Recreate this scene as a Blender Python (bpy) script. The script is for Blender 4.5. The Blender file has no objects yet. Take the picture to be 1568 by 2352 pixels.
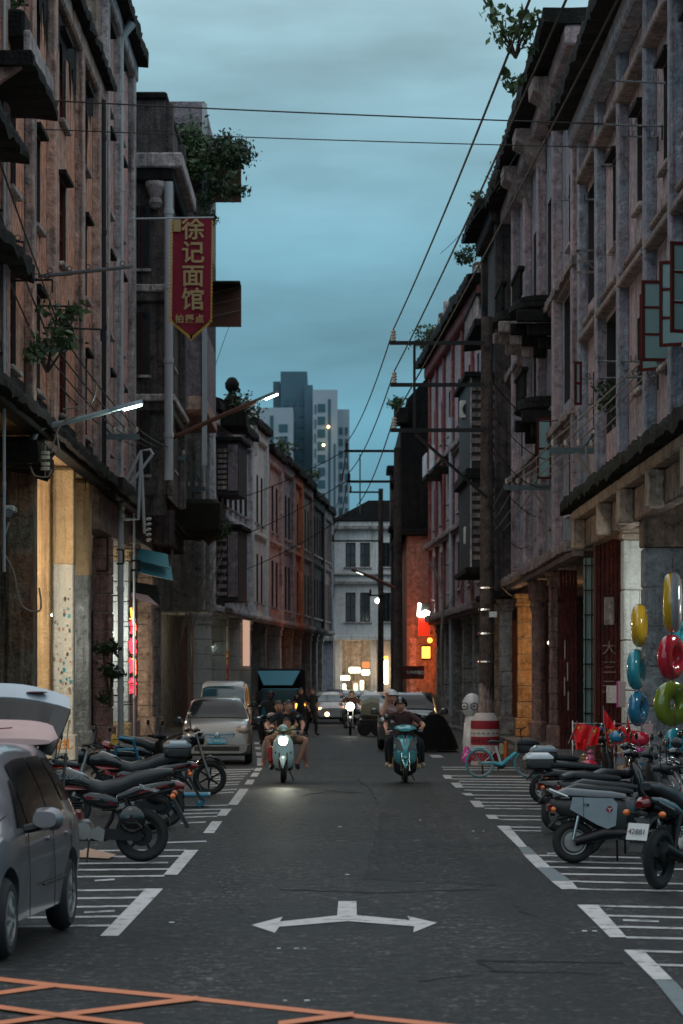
import bpy, math, random
from math import pi, sin, cos, radians, atan2, sqrt
from mathutils import Vector, Matrix
sc = bpy.context.scene
C = sc.collection
random.seed(7)
# ------------------------------------------------------------ camera
H = 2.05                      # eye height
F = 6533.0                    # focal length in units of a 1568 px wide picture
cam = bpy.data.cameras.new('camera')
camo = bpy.data.objects.new('camera', cam); C.objects.link(camo)
camo.location = (0, 0, H); camo.rotation_euler = (pi/2, 0, 0)
cam.sensor_fit = 'HORIZONTAL'; cam.sensor_width = 24; cam.lens = 100
cam.shift_x = 10/1568; cam.shift_y = 384/1568
cam.clip_start = 0.5; cam.clip_end = 4000
cam.dof.use_dof = True; cam.dof.focus_distance = 40; cam.dof.aperture_fstop = 4.5
sc.camera = camo
# ------------------------------------------------------------ world: overcast dusk
w = bpy.data.worlds.new("World"); sc.world = w; w.use_nodes = True
nt = w.node_tree; nt.nodes.clear()
def N(t, k, **kw):
    n = t.nodes.new(k)
    for a, b in kw.items():
        if a[:2] == 'i_': n.inputs[a[2:].replace('_', ' ')].default_value = b
        else: setattr(n, a, b)
    return n
SUN_EL, SUN_ROT = radians(2.0), radians(200)
sky = N(nt, 'ShaderNodeTexSky', sky_type='NISHITA', sun_disc=False, sun_elevation=SUN_EL, sun_rotation=SUN_ROT)
bg1 = N(nt, 'ShaderNodeBackground')
nt.links.new(sky.outputs[0], bg1.inputs[0])
tc = N(nt, 'ShaderNodeTexCoord')
mp = N(nt, 'ShaderNodeMapping'); mp.inputs['Scale'].default_value = (1.3, 1.3, 5.0)
nt.links.new(tc.outputs['Generated'], mp.inputs[0])
no = N(nt, 'ShaderNodeTexNoise'); no.inputs['Scale'].default_value = 6.0; no.inputs['Detail'].default_value = 7; no.inputs['Roughness'].default_value = 0.5
nt.links.new(mp.outputs[0], no.inputs[0])
sp = N(nt, 'ShaderNodeSeparateXYZ'); nt.links.new(tc.outputs['Generated'], sp.inputs[0])
rp = N(nt, 'ShaderNodeValToRGB')
rp.color_ramp.elements[0].position = 0.0; rp.color_ramp.elements[0].color = (0.038, 0.160, 0.235, 1)
rp.color_ramp.elements[1].position = 1.0; rp.color_ramp.elements[1].color = (0.66, 0.68, 0.70, 1)
for p_, c_ in ((0.08, (0.066, 0.208, 0.285, 1)), (0.15, (0.118, 0.275, 0.350, 1)), (0.23, (0.240, 0.392, 0.455, 1)), (0.42, (0.42, 0.50, 0.55, 1))):
    e = rp.color_ramp.elements.new(p_); e.color = c_
nt.links.new(sp.outputs['Z'], rp.inputs[0])
rc = N(nt, 'ShaderNodeMapRange'); rc.inputs['From Min'].default_value = 0.3; rc.inputs['From Max'].default_value = 0.7
rc.inputs['To Min'].default_value = 0.74; rc.inputs['To Max'].default_value = 1.30
nt.links.new(no.outputs[0], rc.inputs[0])
mu = N(nt, 'ShaderNodeVectorMath', operation='SCALE')
nt.links.new(rp.outputs[0], mu.inputs[0]); nt.links.new(rc.outputs[0], mu.inputs['Scale'])
bg2 = N(nt, 'ShaderNodeBackground'); bg2.inputs[1].default_value = 1.36
nt.links.new(mu.outputs[0], bg2.inputs[0])
ad = N(nt, 'ShaderNodeAddShader'); wo = N(nt, 'ShaderNodeOutputWorld')
bg1.inputs[1].default_value = 0.05
skt = N(nt, 'ShaderNodeHueSaturation'); skt.inputs['Saturation'].default_value = 0.3; skt.inputs['Value'].default_value = 0.4; nt.links.new(sky.outputs[0], skt.inputs['Color']); nt.links.new(skt.outputs[0], bg1.inputs[0])
nt.links.new(bg1.outputs[0], ad.inputs[0]); nt.links.new(bg2.outputs[0], ad.inputs[1]); nt.links.new(ad.outputs[0], wo.inputs[0])
sun = bpy.data.lights.new('sun', 'SUN'); sun.energy = 0.12; sun.angle = radians(25); sun.color = (0.85, 0.95, 1.0)
suno = bpy.data.objects.new('sun', sun); C.objects.link(suno); suno.rotation_euler = (radians(38), 0, radians(-20))
sc.view_settings.view_transform = 'Standard'; sc.view_settings.look = 'None'
sc.view_settings.exposure = 0.0; sc.view_settings.gamma = 1
sc.cycles.use_denoising = True
try: sc.cycles.denoising_prefilter = 'ACCURATE'
except Exception: pass
sc.cycles.max_bounces = 5; sc.cycles.diffuse_bounces = 3; sc.cycles.glossy_bounces = 3; sc.cycles.transparent_max_bounces = 6
sc.cycles.sample_clamp_indirect = 4; sc.cycles.sample_clamp_direct = 0
sc.cycles.use_light_tree = True

# ------------------------------------------------------------ helpers
def at(px, py, D):            # picture position (1568 px wide) and distance -> point in the street
    return Vector(((px-774)*D/F, D, H-(py-1560)*D/F))
ROOTLOC = {}
def origin_of(o):
    return ROOTLOC.get(o.name, Vector((0, 0, 0))) if o else Vector((0, 0, 0))
class MB:
    def __init__(s, T=None):
        s.v = []; s.f = []; s.m = []; s.T = T; s.mi = 0
    def add(s, vs, fs):
        b = len(s.v)
        if s.T: vs = [s.T(*p) for p in vs]
        s.v += [tuple(p) for p in vs]; s.f += [tuple(b+i for i in f) for f in fs]; s.m += [s.mi]*len(fs)
        return s
    def box(s, x0, x1, y0, y1, z0, z1):
        s.add([(x0, y0, z0), (x1, y0, z0), (x1, y1, z0), (x0, y1, z0), (x0, y0, z1), (x1, y0, z1), (x1, y1, z1), (x0, y1, z1)],
              [(0, 3, 2, 1), (4, 5, 6, 7), (0, 1, 5, 4), (1, 2, 6, 5), (2, 3, 7, 6), (3, 0, 4, 7)]); return s
    def cbox(s, x0, x1, y0, y1, z0, z1, c=0.02):   # chamfered on vertical edges and top
        pts = [(x0+c, y0), (x1-c, y0), (x1, y0+c), (x1, y1-c), (x1-c, y1), (x0+c, y1), (x0, y1-c), (x0, y0+c)]
        ins = [(x0+2*c, y0+c), (x1-2*c, y0+c), (x1-c, y0+2*c), (x1-c, y1-2*c), (x1-2*c, y1-c), (x0+2*c, y1-c), (x0+c, y1-2*c), (x0+c, y0+2*c)]
        vs = [(a, b, z0) for a, b in ins]+[(a, b, z0+c) for a, b in pts]+[(a, b, z1-c) for a, b in pts]+[(a, b, z1) for a, b in ins]
        fs = [tuple(range(7, -1, -1)), tuple(range(24, 32))]
        for k in range(3):
            for i in range(8): fs.append((k*8+i, k*8+(i+1) % 8, k*8+8+(i+1) % 8, k*8+8+i))
        s.add(vs, fs); return s
    def rough(s, x0, x1, y0, y1, z0, z1, amp=.035, drip=.06, step=.35):
        n = max(3, int(abs(x1-x0)/step)); vs = []; R = random.uniform
        for i in range(n+1):
            x = x0+(x1-x0)*i/n; e = R(-amp, amp); dr = max(0, random.gauss(0, drip))
            vs += [(x, y0, z0), (x, (y0+y1)/2, z0+R(-amp, amp)*.5-dr*.4), (x, y1+e-.01, z0+R(-amp, amp)-dr), (x, y1+e, (z0+z1)/2+R(-amp, amp)*.5), (x, y1+R(-amp, amp)-.01, z1+R(-amp, amp)), (x, (y0+y1)/2, z1+R(-amp, amp)), (x, y0, z1)]
        fs = [(i*7+k, i*7+(k+1) % 7, (i+1)*7+(k+1) % 7, (i+1)*7+k) for i in range(n) for k in range(7)]+[tuple(range(6, -1, -1)), tuple(n*7+k for k in range(7))]
        s.add(vs, fs); return s
    def quad(s, a, b, c, d): s.add([a, b, c, d], [(0, 1, 2, 3)]); return s
    def prism(s, poly, y0, y1, ax='y'):             # polygon in (x,z) extruded along y (or (y,z) along x, (x,y) along z)
        n = len(poly)
        def q(a, b, t): return (a, t, b) if ax == 'y' else ((t, a, b) if ax == 'x' else (a, b, t))
        vs = [q(a, b, y0) for a, b in poly]+[q(a, b, y1) for a, b in poly]
        fs = [tuple(range(n)), tuple(range(2*n-1, n-1, -1))]+[(i, n+i, n+(i+1) % n, (i+1) % n) for i in range(n)]
        s.add(vs, fs); return s
    def tube(s, pts, r, n=8, cap=True):
        pts = [Vector(p) for p in pts]
        rs = r if isinstance(r, (list, tuple)) else [r]*len(pts)
        rings = []; up = None
        for i, p in enumerate(pts):
            d = (pts[min(i+1, len(pts)-1)]-pts[max(i-1, 0)])
            d = d.normalized() if d.length > 1e-9 else Vector((0, 0, 1))
            if up is None:
                up = d.orthogonal().normalized()
            else:
                up = (up-d*up.dot(d)); up = up.normalized() if up.length > 1e-6 else d.orthogonal().normalized()
            sd = d.cross(up)
            rings.append([p+(up*cos(2*pi*k/n)+sd*sin(2*pi*k/n))*rs[i] for k in range(n)])
        vs = [v for g in rings for v in g]; fs = []
        for i in range(len(pts)-1):
            for k in range(n): fs.append((i*n+k, i*n+(k+1) % n, (i+1)*n+(k+1) % n, (i+1)*n+k))
        if cap: fs += [tuple(range(n-1, -1, -1)), tuple((len(pts)-1)*n+k for k in range(n))]
        s.add(vs, fs); return s
    def lathe(s, prof, c=(0, 0, 0), n=16, ax='z', a0=0, a1=2*pi):   # prof: (radius, height)
        c = Vector(c); vs = []; full = abs(a1-a0-2*pi) < 1e-6; m = n if full else n+1
        for r, h in prof:
            for k in range(m):
                a = a0+(a1-a0)*k/n
                if ax == 'z': q = (r*cos(a), r*sin(a), h)
                elif ax == 'x': q = (h, r*cos(a), r*sin(a))
                else: q = (r*cos(a), h, r*sin(a))
                vs.append(c+Vector(q))
        fs = []
        for i in range(len(prof)-1):
            for k in range(n): fs.append((i*m+k, i*m+(k+1) % m, (i+1)*m+(k+1) % m, (i+1)*m+k))
        s.add(vs, fs); return s
    def ball(s, c, r, n=12, sq=(1, 1, 1)):
        k = max(6, n//2)
        return s._ball(c, r, n, k, sq)
    def _ball(s, c, r, n, k, sq):
        c = Vector(c); vs = []
        for i in range(k+1):
            t = pi*i/k
            for j in range(n):
                a = 2*pi*j/n
                vs.append(c+Vector((r*sq[0]*sin(t)*cos(a), r*sq[1]*sin(t)*sin(a), r*sq[2]*cos(t))))
        fs = [(i*n+j, (i+1)*n+j, (i+1)*n+(j+1) % n, i*n+(j+1) % n) for i in range(k) for j in range(n)]
        s.add(vs, fs); return s
    def torus(s, c, R, r, ax='y', n=28, m=10, sq=1.0):
        c = Vector(c); vs = []
        for i in range(n):
            a = 2*pi*i/n
            for j in range(m):
                b = 2*pi*j/m; rr = R+r*cos(b); h = r*sq*sin(b)
                q = (rr*cos(a), h, rr*sin(a)) if ax == 'y' else ((h, rr*cos(a), rr*sin(a)) if ax == 'x' else (rr*cos(a), rr*sin(a), h))
                vs.append(c+Vector(q))
        fs = [(i*m+j, ((i+1) % n)*m+j, ((i+1) % n)*m+(j+1) % m, i*m+(j+1) % m) for i in range(n) for j in range(m)]
        s.add(vs, fs); return s
    def mesh(s, name, mat, org=(0, 0, 0), smooth=False, weld=False):
        me = bpy.data.meshes.new(name)
        ox, oy, oz = org
        me.from_pydata([(a-ox, b-oy, c-oz) for a, b, c in s.v], [], s.f)
        for q in (mat if isinstance(mat, (list, tuple)) else [mat]): me.materials.append(q)
        if any(s.m): me.polygons.foreach_set('material_index', s.m)
        if weld or smooth:
            import bmesh
            bm = bmesh.new(); bm.from_mesh(me)
            bmesh.ops.remove_doubles(bm, verts=bm.verts, dist=0.0004)
            bmesh.ops.recalc_face_normals(bm, faces=bm.faces)
            bm.to_mesh(me); bm.free()
        if smooth:
            me.polygons.foreach_set('use_smooth', [True]*len(me.polygons))
            try: me.set_sharp_from_angle(angle=radians(38))
            except Exception: pass
        me.update(); return me
    def build(s, name, mat, parent=None, smooth=False, weld=False, **kw):
        org = origin_of(parent)
        o = bpy.data.objects.new(name, s.mesh(name, mat, org, smooth, weld)); C.objects.link(o)
        if parent:
            o.parent = parent; ROOTLOC[o.name] = org
        for a, b in kw.items(): o[a] = b
        return o
def thing(name, label, cat, loc=(0, 0, 0), group=None, rz=0):
    o = bpy.data.objects.new(name, None); C.objects.link(o); o.location = loc; o.rotation_euler = (0, 0, rz)
    o.empty_display_size = 0.2
    o['label'] = label; o['category'] = cat
    if group: o['group'] = group
    ROOTLOC[o.name] = Vector(loc) if rz == 0 else Vector((0, 0, 0))
    return o
def tag(o, label, cat, group=None):
    o['label'] = label; o['category'] = cat
    if group: o['group'] = group
    return o
def settle(o):                # give a one-mesh thing its origin at the middle of its base
    me = o.data; xs = [v.co for v in me.vertices]
    c = Vector(((min(p.x for p in xs)+max(p.x for p in xs))/2, (min(p.y for p in xs)+max(p.y for p in xs))/2, min(p.z for p in xs)))
    me.transform(Matrix.Translation(-c)); o.location = c
    return o
def copy_tree(o, parent=None, top=True):
    c = o.copy(); C.objects.link(c)
    if parent: c.parent = parent
    for ch in list(o.children): copy_tree(ch, c, False)
    return c
def local_obj(name, me, parent, loc=(0, 0, 0), rz=0, rot=None):
    o = bpy.data.objects.new(name, me); C.objects.link(o); o.parent = parent
    o.location = Vector(loc)-origin_of(parent); o.rotation_euler = rot or (0, 0, rz)
    return o
def text_mesh(txt, size, depth=0.004, mat=None, shear=0.0, bold=0.0):
    c = bpy.data.curves.new('text', 'FONT'); c.body = txt; c.size = size; c.extrude = depth; c.align_x = 'CENTER'; c.align_y = 'CENTER'
    c.shear = shear; c.offset = bold; c.resolution_u = 3
    o = bpy.data.objects.new('text', c); C.objects.link(o)
    bpy.context.view_layer.update()
    me = bpy.data.meshes.new_from_object(o.evaluated_get(bpy.context.evaluated_depsgraph_get()))
    bpy.data.objects.remove(o)
    me.materials.clear(); me.materials.append(mat)
    return me
# ------------------------------------------------------------ materials
def new_mat(name):
    m = bpy.data.materials.new(name); m.use_nodes = True
    t = m.node_tree; b = t.nodes['Principled BSDF']; return m, t, b
def rgb(c): return (c[0], c[1], c[2], 1)
def plain(name, col, rough=0.5, metal=0.0, coat=0.0, var=0.12, scale=9.0, bump=0.0, spec=0.5, emis=None, es=1.0):
    m, t, b = new_mat(name)
    b.inputs['Roughness'].default_value = rough; b.inputs['Metallic'].default_value = metal
    b.inputs['Coat Weight'].default_value = coat; b.inputs['Coat Roughness'].default_value = 0.06
    b.inputs['Specular IOR Level'].default_value = spec
    tcn = N(t, 'ShaderNodeTexCoord'); nz = N(t, 'ShaderNodeTexNoise'); nz.inputs['Scale'].default_value = scale; nz.inputs['Detail'].default_value = 5
    t.links.new(tcn.outputs['Object'], nz.inputs[0])
    mx = N(t, 'ShaderNodeMix', data_type='RGBA')
    mx.inputs['A'].default_value = rgb([x*(1-var) for x in col]); mx.inputs['B'].default_value = rgb([min(1, x*(1+var)) for x in col])
    t.links.new(nz.outputs[0], mx.inputs['Factor']); t.links.new(mx.outputs['Result'], b.inputs['Base Color'])
    if var > 0.05:
        mr = N(t, 'ShaderNodeMapRange'); mr.inputs['To Min'].default_value = max(0.02, rough-0.08); mr.inputs['To Max'].default_value = min(1, rough+0.1)
        t.links.new(nz.outputs[0], mr.inputs[0]); t.links.new(mr.outputs[0], b.inputs['Roughness'])
    if bump:
        bp = N(t, 'ShaderNodeBump'); bp.inputs['Strength'].default_value = bump; bp.inputs['Distance'].default_value = 0.01
        n2 = N(t, 'ShaderNodeTexNoise'); n2.inputs['Scale'].default_value = scale*6; t.links.new(tcn.outputs['Object'], n2.inputs[0])
        t.links.new(n2.outputs[0], bp.inputs['Height']); t.links.new(bp.outputs[0], b.inputs['Normal'])
    if emis:
        b.inputs['Emission Color'].default_value = rgb(emis); b.inputs['Emission Strength'].default_value = es
    return m
def ramp(t, src, stops):
    r = N(t, 'ShaderNodeValToRGB'); el = r.color_ramp.elements
    el[0].position = stops[0][0]; el[0].color = rgb(stops[0][1]); el[1].position = stops[-1][0]; el[1].color = rgb(stops[-1][1])
    for p, c in stops[1:-1]:
        e = el.new(p); e.color = rgb(c)
    t.links.new(src, r.inputs[0]); return r
def plaster(name, col, col2=None, dirt=(0.03, 0.03, 0.028), amount=0.5, seed=0.0, rough=0.85, mottle=1.0):
    """aged plaster: two faded paints, vertical rain streaks, mould patches, pitted relief"""
    m, t, b = new_mat(name); col2 = col2 or [x*0.72 for x in col]
    g = N(t, 'ShaderNodeNewGeometry'); mpn = N(t, 'ShaderNodeMapping'); mpn.inputs['Location'].default_value = (seed, seed*1.7, seed*0.6)
    t.links.new(g.outputs['Position'], mpn.inputs[0])
    n1 = N(t, 'ShaderNodeTexNoise'); n1.inputs['Scale'].default_value = 0.55; n1.inputs['Detail'].default_value = 8; n1.inputs['Roughness'].default_value = 0.65
    t.links.new(mpn.outputs[0], n1.inputs[0])
    mx = N(t, 'ShaderNodeMix', data_type='RGBA'); mx.inputs['A'].default_value = rgb(col); mx.inputs['B'].default_value = rgb(col2)
    r1 = ramp(t, n1.outputs[0], [(0.42, (0, 0, 0)), (0.60, (1, 1, 1))]); t.links.new(r1.outputs[0], mx.inputs['Factor'])
    ms = N(t, 'ShaderNodeMapping'); ms.inputs['Scale'].default_value = (3.2, 3.2, 0.16); ms.inputs['Location'].default_value = (seed*3, seed, seed)
    t.links.new(g.outputs['Position'], ms.inputs[0])
    n2 = N(t, 'ShaderNodeTexNoise'); n2.inputs['Scale'].default_value = 1.6; n2.inputs['Detail'].default_value = 7; n2.inputs['Roughness'].default_value = 0.7
    t.links.new(ms.outputs[0], n2.inputs[0])
    r2 = ramp(t, n2.outputs[0], [(0.55-0.14*amount, (0, 0, 0)), (0.72-0.10*amount, (1, 1, 1))])
    n3 = N(t, 'ShaderNodeTexNoise'); n3.inputs['Scale'].default_value = 1.7; n3.inputs['Detail'].default_value = 9; n3.inputs['Roughness'].default_value = 0.72
    t.links.new(mpn.outputs[0], n3.inputs[0])
    r3 = ramp(t, n3.outputs[0], [(0.60-0.13*amount, (0, 0, 0)), (0.70-0.08*amount, (1, 1, 1))])
    mm = N(t, 'ShaderNodeMath', operation='MAXIMUM'); h3 = N(t, 'ShaderNodeMath', operation='MULTIPLY'); h3.inputs[1].default_value = 0.5; t.links.new(r3.outputs[0], h3.inputs[0]); t.links.new(r2.outputs[0], mm.inputs[0]); t.links.new(h3.outputs[0], mm.inputs[1])
    sm = N(t, 'ShaderNodeMath', operation='MULTIPLY'); sm.inputs[1].default_value = min(0.95, 0.5+0.6*amount); t.links.new(mm.outputs[0], sm.inputs[0])
    m2 = N(t, 'ShaderNodeMix', data_type='RGBA'); m2.inputs['B'].default_value = rgb(dirt)
    t.links.new(sm.outputs[0], m2.inputs['Factor']); t.links.new(mx.outputs['Result'], m2.inputs['A'])
    n5 = N(t, 'ShaderNodeTexNoise'); n5.inputs['Scale'].default_value = 4.2; n5.inputs['Detail'].default_value = 10; n5.inputs['Roughness'].default_value = 0.78; t.links.new(mpn.outputs[0], n5.inputs[0])
    r5 = ramp(t, n5.outputs[0], [(0.38, [1-.62*mottle]*3), (0.46, [1-.15*mottle]*3), (0.55, (1.0, 1.0, 1.0)), (0.63, [1+.5*mottle]*3)])
    m5 = N(t, 'ShaderNodeMix', data_type='RGBA', blend_type='MULTIPLY'); m5.inputs['Factor'].default_value = 1.0; t.links.new(m2.outputs['Result'], m5.inputs['A']); t.links.new(r5.outputs[0], m5.inputs['B'])
    t.links.new(m5.outputs['Result'], b.inputs['Base Color']); b.inputs['Roughness'].default_value = rough; b.inputs['Specular IOR Level'].default_value = 0.25
    n4 = N(t, 'ShaderNodeTexNoise'); n4.inputs['Scale'].default_value = 14; n4.inputs['Detail'].default_value = 8; t.links.new(g.outputs['Position'], n4.inputs[0])
    bp = N(t, 'ShaderNodeBump'); bp.inputs['Strength'].default_value = 0.8; bp.inputs['Distance'].default_value = 0.06
    t.links.new(n4.outputs[0], bp.inputs['Height']); t.links.new(bp.outputs[0], b.inputs['Normal'])
    return m
def emit(name, col, strength):
    m, t, b = new_mat(name); t.nodes.remove(b)
    e = N(t, 'ShaderNodeEmission'); e.inputs[0].default_value = rgb(col); e.inputs[1].default_value = strength
    t.links.new(e.outputs[0], t.nodes['Material Output'].inputs[0]); 
    return m
def asphalt():
    m, t, b = new_mat('asphalt')
    g = N(t, 'ShaderNodeNewGeometry')
    big = N(t, 'ShaderNodeTexNoise'); big.inputs['Scale'].default_value = 0.35; big.inputs['Detail'].default_value = 6; t.links.new(g.outputs['Position'], big.inputs[0])
    fine = N(t, 'ShaderNodeTexNoise'); fine.inputs['Scale'].default_value = 38; fine.inputs['Detail'].default_value = 3; t.links.new(g.outputs['Position'], fine.inputs[0])
    vo = N(t, 'ShaderNodeTexVoronoi'); vo.inputs['Scale'].default_value = 34; t.links.new(g.outputs['Position'], vo.inputs[0])
    c1 = ramp(t, big.outputs[0], [(0.35, (0.017, 0.018, 0.019)), (0.5, (0.026, 0.0255, 0.0255)), (0.68, (0.038, 0.036, 0.035))])
    c2 = ramp(t, vo.outputs['Color'], [(0.0, (0.15, 0.15, 0.15)), (0.6, (0.85, 0.85, 0.85)), (0.8, (2.0, 2.0, 2.0)), (1.0, (4.2, 4.1, 4.0))])
    mx = N(t, 'ShaderNodeMix', data_type='RGBA', blend_type='MULTIPLY'); mx.inputs['Factor'].default_value = 1.0
    t.links.new(c1.outputs[0], mx.inputs['A']); t.links.new(c2.outputs[0], mx.inputs['B'])
    # long dark wheel-worn bands and oil
    ms = N(t, 'ShaderNodeMapping'); ms.inputs['Scale'].default_value = (1.1, 0.10, 1); t.links.new(g.outputs['Position'], ms.inputs[0])
    wn = N(t, 'ShaderNodeTexNoise'); wn.inputs['Scale'].default_value = 1.3; wn.inputs['Detail'].default_value = 5; t.links.new(ms.outputs[0], wn.inputs[0])
    c3 = ramp(t, wn.outputs[0], [(0.36, (0.40, 0.40, 0.42)), (0.50, (0.9, 0.9, 0.9)), (0.62, (1.35, 1.32, 1.3))])
    m3 = N(t, 'ShaderNodeMix', data_type='RGBA', blend_type='MULTIPLY'); m3.inputs['Factor'].default_value = 1.0
    t.links.new(mx.outputs['Result'], m3.inputs['A']); t.links.new(c3.outputs[0], m3.inputs['B'])
    gn = N(t, 'ShaderNodeTexNoise'); gn.inputs['Scale'].default_value = 6.5; gn.inputs['Detail'].default_value = 9; gn.inputs['Roughness'].default_value = 0.85; t.links.new(g.outputs['Position'], gn.inputs[0])
    c4 = ramp(t, gn.outputs[0], [(0.42, (0.3, 0.3, 0.31)), (0.5, (0.8, 0.8, 0.8)), (0.55, (1.7, 1.68, 1.65)), (0.62, (4.2, 4.1, 4.0))])
    m4 = N(t, 'ShaderNodeMix', data_type='RGBA', blend_type='MULTIPLY'); m4.inputs['Factor'].default_value = 1.0
    t.links.new(m3.outputs['Result'], m4.inputs['A']); t.links.new(c4.outputs[0], m4.inputs['B'])
    t.links.new(m4.outputs['Result'], b.inputs['Base Color'])
    rr = N(t, 'ShaderNodeMapRange'); b.inputs['Specular IOR Level'].default_value = 0.32
    rr.inputs['To Min'].default_value = 0.42; rr.inputs['To Max'].default_value = 0.72
    t.links.new(wn.outputs[0], rr.inputs[0]); t.links.new(rr.outputs[0], b.inputs['Roughness'])
    bp = N(t, 'ShaderNodeBump'); bp.inputs['Strength'].default_value = 1.0; bp.inputs['Distance'].default_value = 0.05
    t.links.new(gn.outputs[0], bp.inputs['Height']); t.links.new(bp.outputs[0], b.inputs['Normal'])
    return m
def paint_mat(name, col, wear=0.42, hole=True):
    m, t, b = new_mat(name)
    g = N(t, 'ShaderNodeNewGeometry')
    n = N(t, 'ShaderNodeTexNoise'); n.inputs['Scale'].default_value = 4.5; n.inputs['Detail'].default_value = 9; n.inputs['Roughness'].default_value = 0.8; t.links.new(g.outputs['Position'], n.inputs[0])
    r = ramp(t, n.outputs[0], [(wear-0.06, (0.05, 0.05, 0.05)), (wear, [x*0.75 for x in col]), (0.75, col)])
    t.links.new(r.outputs[0], b.inputs['Base Color']); b.inputs['Roughness'].default_value = 0.6
    return m
def car_paint(name, col, metal=0.5, rough=0.32):
    m, t, b = new_mat(name); b.inputs['Base Color'].default_value = rgb(col); b.inputs['Metallic'].default_value = metal
    b.inputs['Coat Weight'].default_value = 0.8; b.inputs['Coat Roughness'].default_value = 0.08
    g = N(t, 'ShaderNodeTexCoord'); n = N(t, 'ShaderNodeTexNoise'); n.inputs['Scale'].default_value = 3; n.inputs['Detail'].default_value = 6; t.links.new(g.outputs['Object'], n.inputs[0])
    r = ramp(t, n.outputs[0], [(0.3, [x*0.8 for x in col]), (0.7, col)]); t.links.new(r.outputs[0], b.inputs['Base Color'])
    mr = N(t, 'ShaderNodeMapRange'); mr.inputs['To Min'].default_value = rough-0.08; mr.inputs['To Max'].default_value = rough+0.15
    t.links.new(n.outputs[0], mr.inputs[0]); t.links.new(mr.outputs[0], b.inputs['Roughness'])
    return m
def stone(name, c1, c2, scale=2.2, stain=(0.05, 0.045, 0.04), seed=0):
    return plaster(name, c1, c2, stain, 0.45, seed, 0.8)
M = {}
M['asphalt'] = asphalt()
M['white_line'] = paint_mat('white_line', (0.62, 0.60, 0.59), 0.45)
M['grey_line'] = paint_mat('grey_line', (0.16, 0.20, 0.21), 0.42)
M['thin_line'] = paint_mat('thin_line', (0.52, 0.52, 0.52), 0.48)
M['orange_line'] = paint_mat('orange_line', (0.70, 0.22, 0.09), 0.36)
M['patch'] = asphalt(); M['patch'].name = 'patch_asphalt'
for n_ in M['patch'].node_tree.nodes:
    if n_.type == 'MAP_RANGE': n_.inputs['To Min'].default_value = 0.46; n_.inputs['To Max'].default_value = 0.78
M['exhaust_black'] = plain('exhaust_black', (0.02, 0.02, 0.021), 0.4, 0.6)
M['crack'] = plain('crack', (0.008, 0.008, 0.008), 0.9)
M['paving'] = plaster('paving', (0.20, 0.19, 0.18), (0.13, 0.125, 0.12), amount=0.5, seed=3)
M['pink'] = plaster('pink_plaster', (0.72, 0.33, 0.21), (0.58, 0.35, 0.27), (0.07, 0.058, 0.055), 0.5, 1.0)
M['pink_grey'] = plaster('pink_grey_plaster', (0.62, 0.38, 0.30), (0.40, 0.33, 0.31), (0.055, 0.052, 0.052), 0.62, 5.0)
M['trim_grey'] = plaster('trim_grey', (0.56, 0.50, 0.49), (0.38, 0.34, 0.34), (0.05, 0.05, 0.05), 0.55, 2.0)
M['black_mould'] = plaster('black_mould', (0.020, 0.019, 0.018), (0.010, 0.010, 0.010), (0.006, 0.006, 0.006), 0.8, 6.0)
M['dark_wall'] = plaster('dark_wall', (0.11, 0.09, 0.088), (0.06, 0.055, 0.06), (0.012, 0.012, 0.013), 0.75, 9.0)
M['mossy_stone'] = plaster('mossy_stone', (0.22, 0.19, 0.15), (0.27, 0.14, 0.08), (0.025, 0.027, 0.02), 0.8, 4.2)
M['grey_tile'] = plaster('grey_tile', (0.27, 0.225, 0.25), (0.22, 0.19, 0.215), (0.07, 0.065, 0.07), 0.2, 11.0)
M['ochre'] = plaster('ochre_plaster', (0.60, 0.43, 0.24), (0.50, 0.34, 0.19), (0.16, 0.09, 0.05), 0.3, 8.0, mottle=.3)
M['white_wash'] = plaster('white_wash', (0.66, 0.64, 0.56), (0.58, 0.56, 0.50), (0.20, 0.17, 0.12), 0.15, 12.0, mottle=.18)
M['cream'] = plaster('cream_plaster', (0.56, 0.53, 0.44), (0.46, 0.41, 0.32), (0.14, 0.11, 0.08), 0.3, 13.0, mottle=.25)
M['lavender'] = plaster('lavender_plaster', (0.46, 0.345, 0.365), (0.34, 0.305, 0.34), (0.075, 0.07, 0.075), 0.4, 15.0)
M['blue_grey'] = plaster('blue_grey_plaster', (0.28, 0.325, 0.38), (0.34, 0.30, 0.34), (0.07, 0.07, 0.08), 0.4, 17.0)
M['rose'] = plaster('rose_plaster', (0.66, 0.36, 0.31), (0.48, 0.32, 0.31), (0.06, 0.05, 0.05), 0.45, 19.0)
M['white_blue'] = plaster('white_blue_plaster', (0.66, 0.69, 0.74), (0.54, 0.55, 0.59), (0.10, 0.10, 0.11), 0.4, 21.0)
M['white_old'] = plaster('white_old_plaster', (0.80, 0.78, 0.76), (0.66, 0.66, 0.65), (0.20, 0.19, 0.18), 0.2, 23.0, mottle=.3)
M['orange_plaster'] = plaster('orange_plaster', (0.56, 0.24, 0.14), (0.46, 0.22, 0.14), (0.08, 0.05, 0.04), 0.3, 25.0)
M['brown_grey'] = plaster('brown_grey_plaster', (0.36, 0.28, 0.265), (0.27, 0.23, 0.22), (0.04, 0.04, 0.04), 0.5, 27.0)
M['red_brick'] = plaster('red_brick_wall', (0.33, 0.085, 0.08), (0.28, 0.11, 0.105), (0.04, 0.03, 0.03), 0.45, 29.0)
M['white_stone'] = plaster('white_stone', (0.60, 0.62, 0.60), (0.50, 0.52, 0.52), (0.16, 0.15, 0.13), 0.15, 31.0, mottle=.2)
M['blue_stone'] = plaster('blue_stone', (0.30, 0.33, 0.36), (0.25, 0.27, 0.30), (0.09, 0.09, 0.09), 0.3, 33.0)
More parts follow.
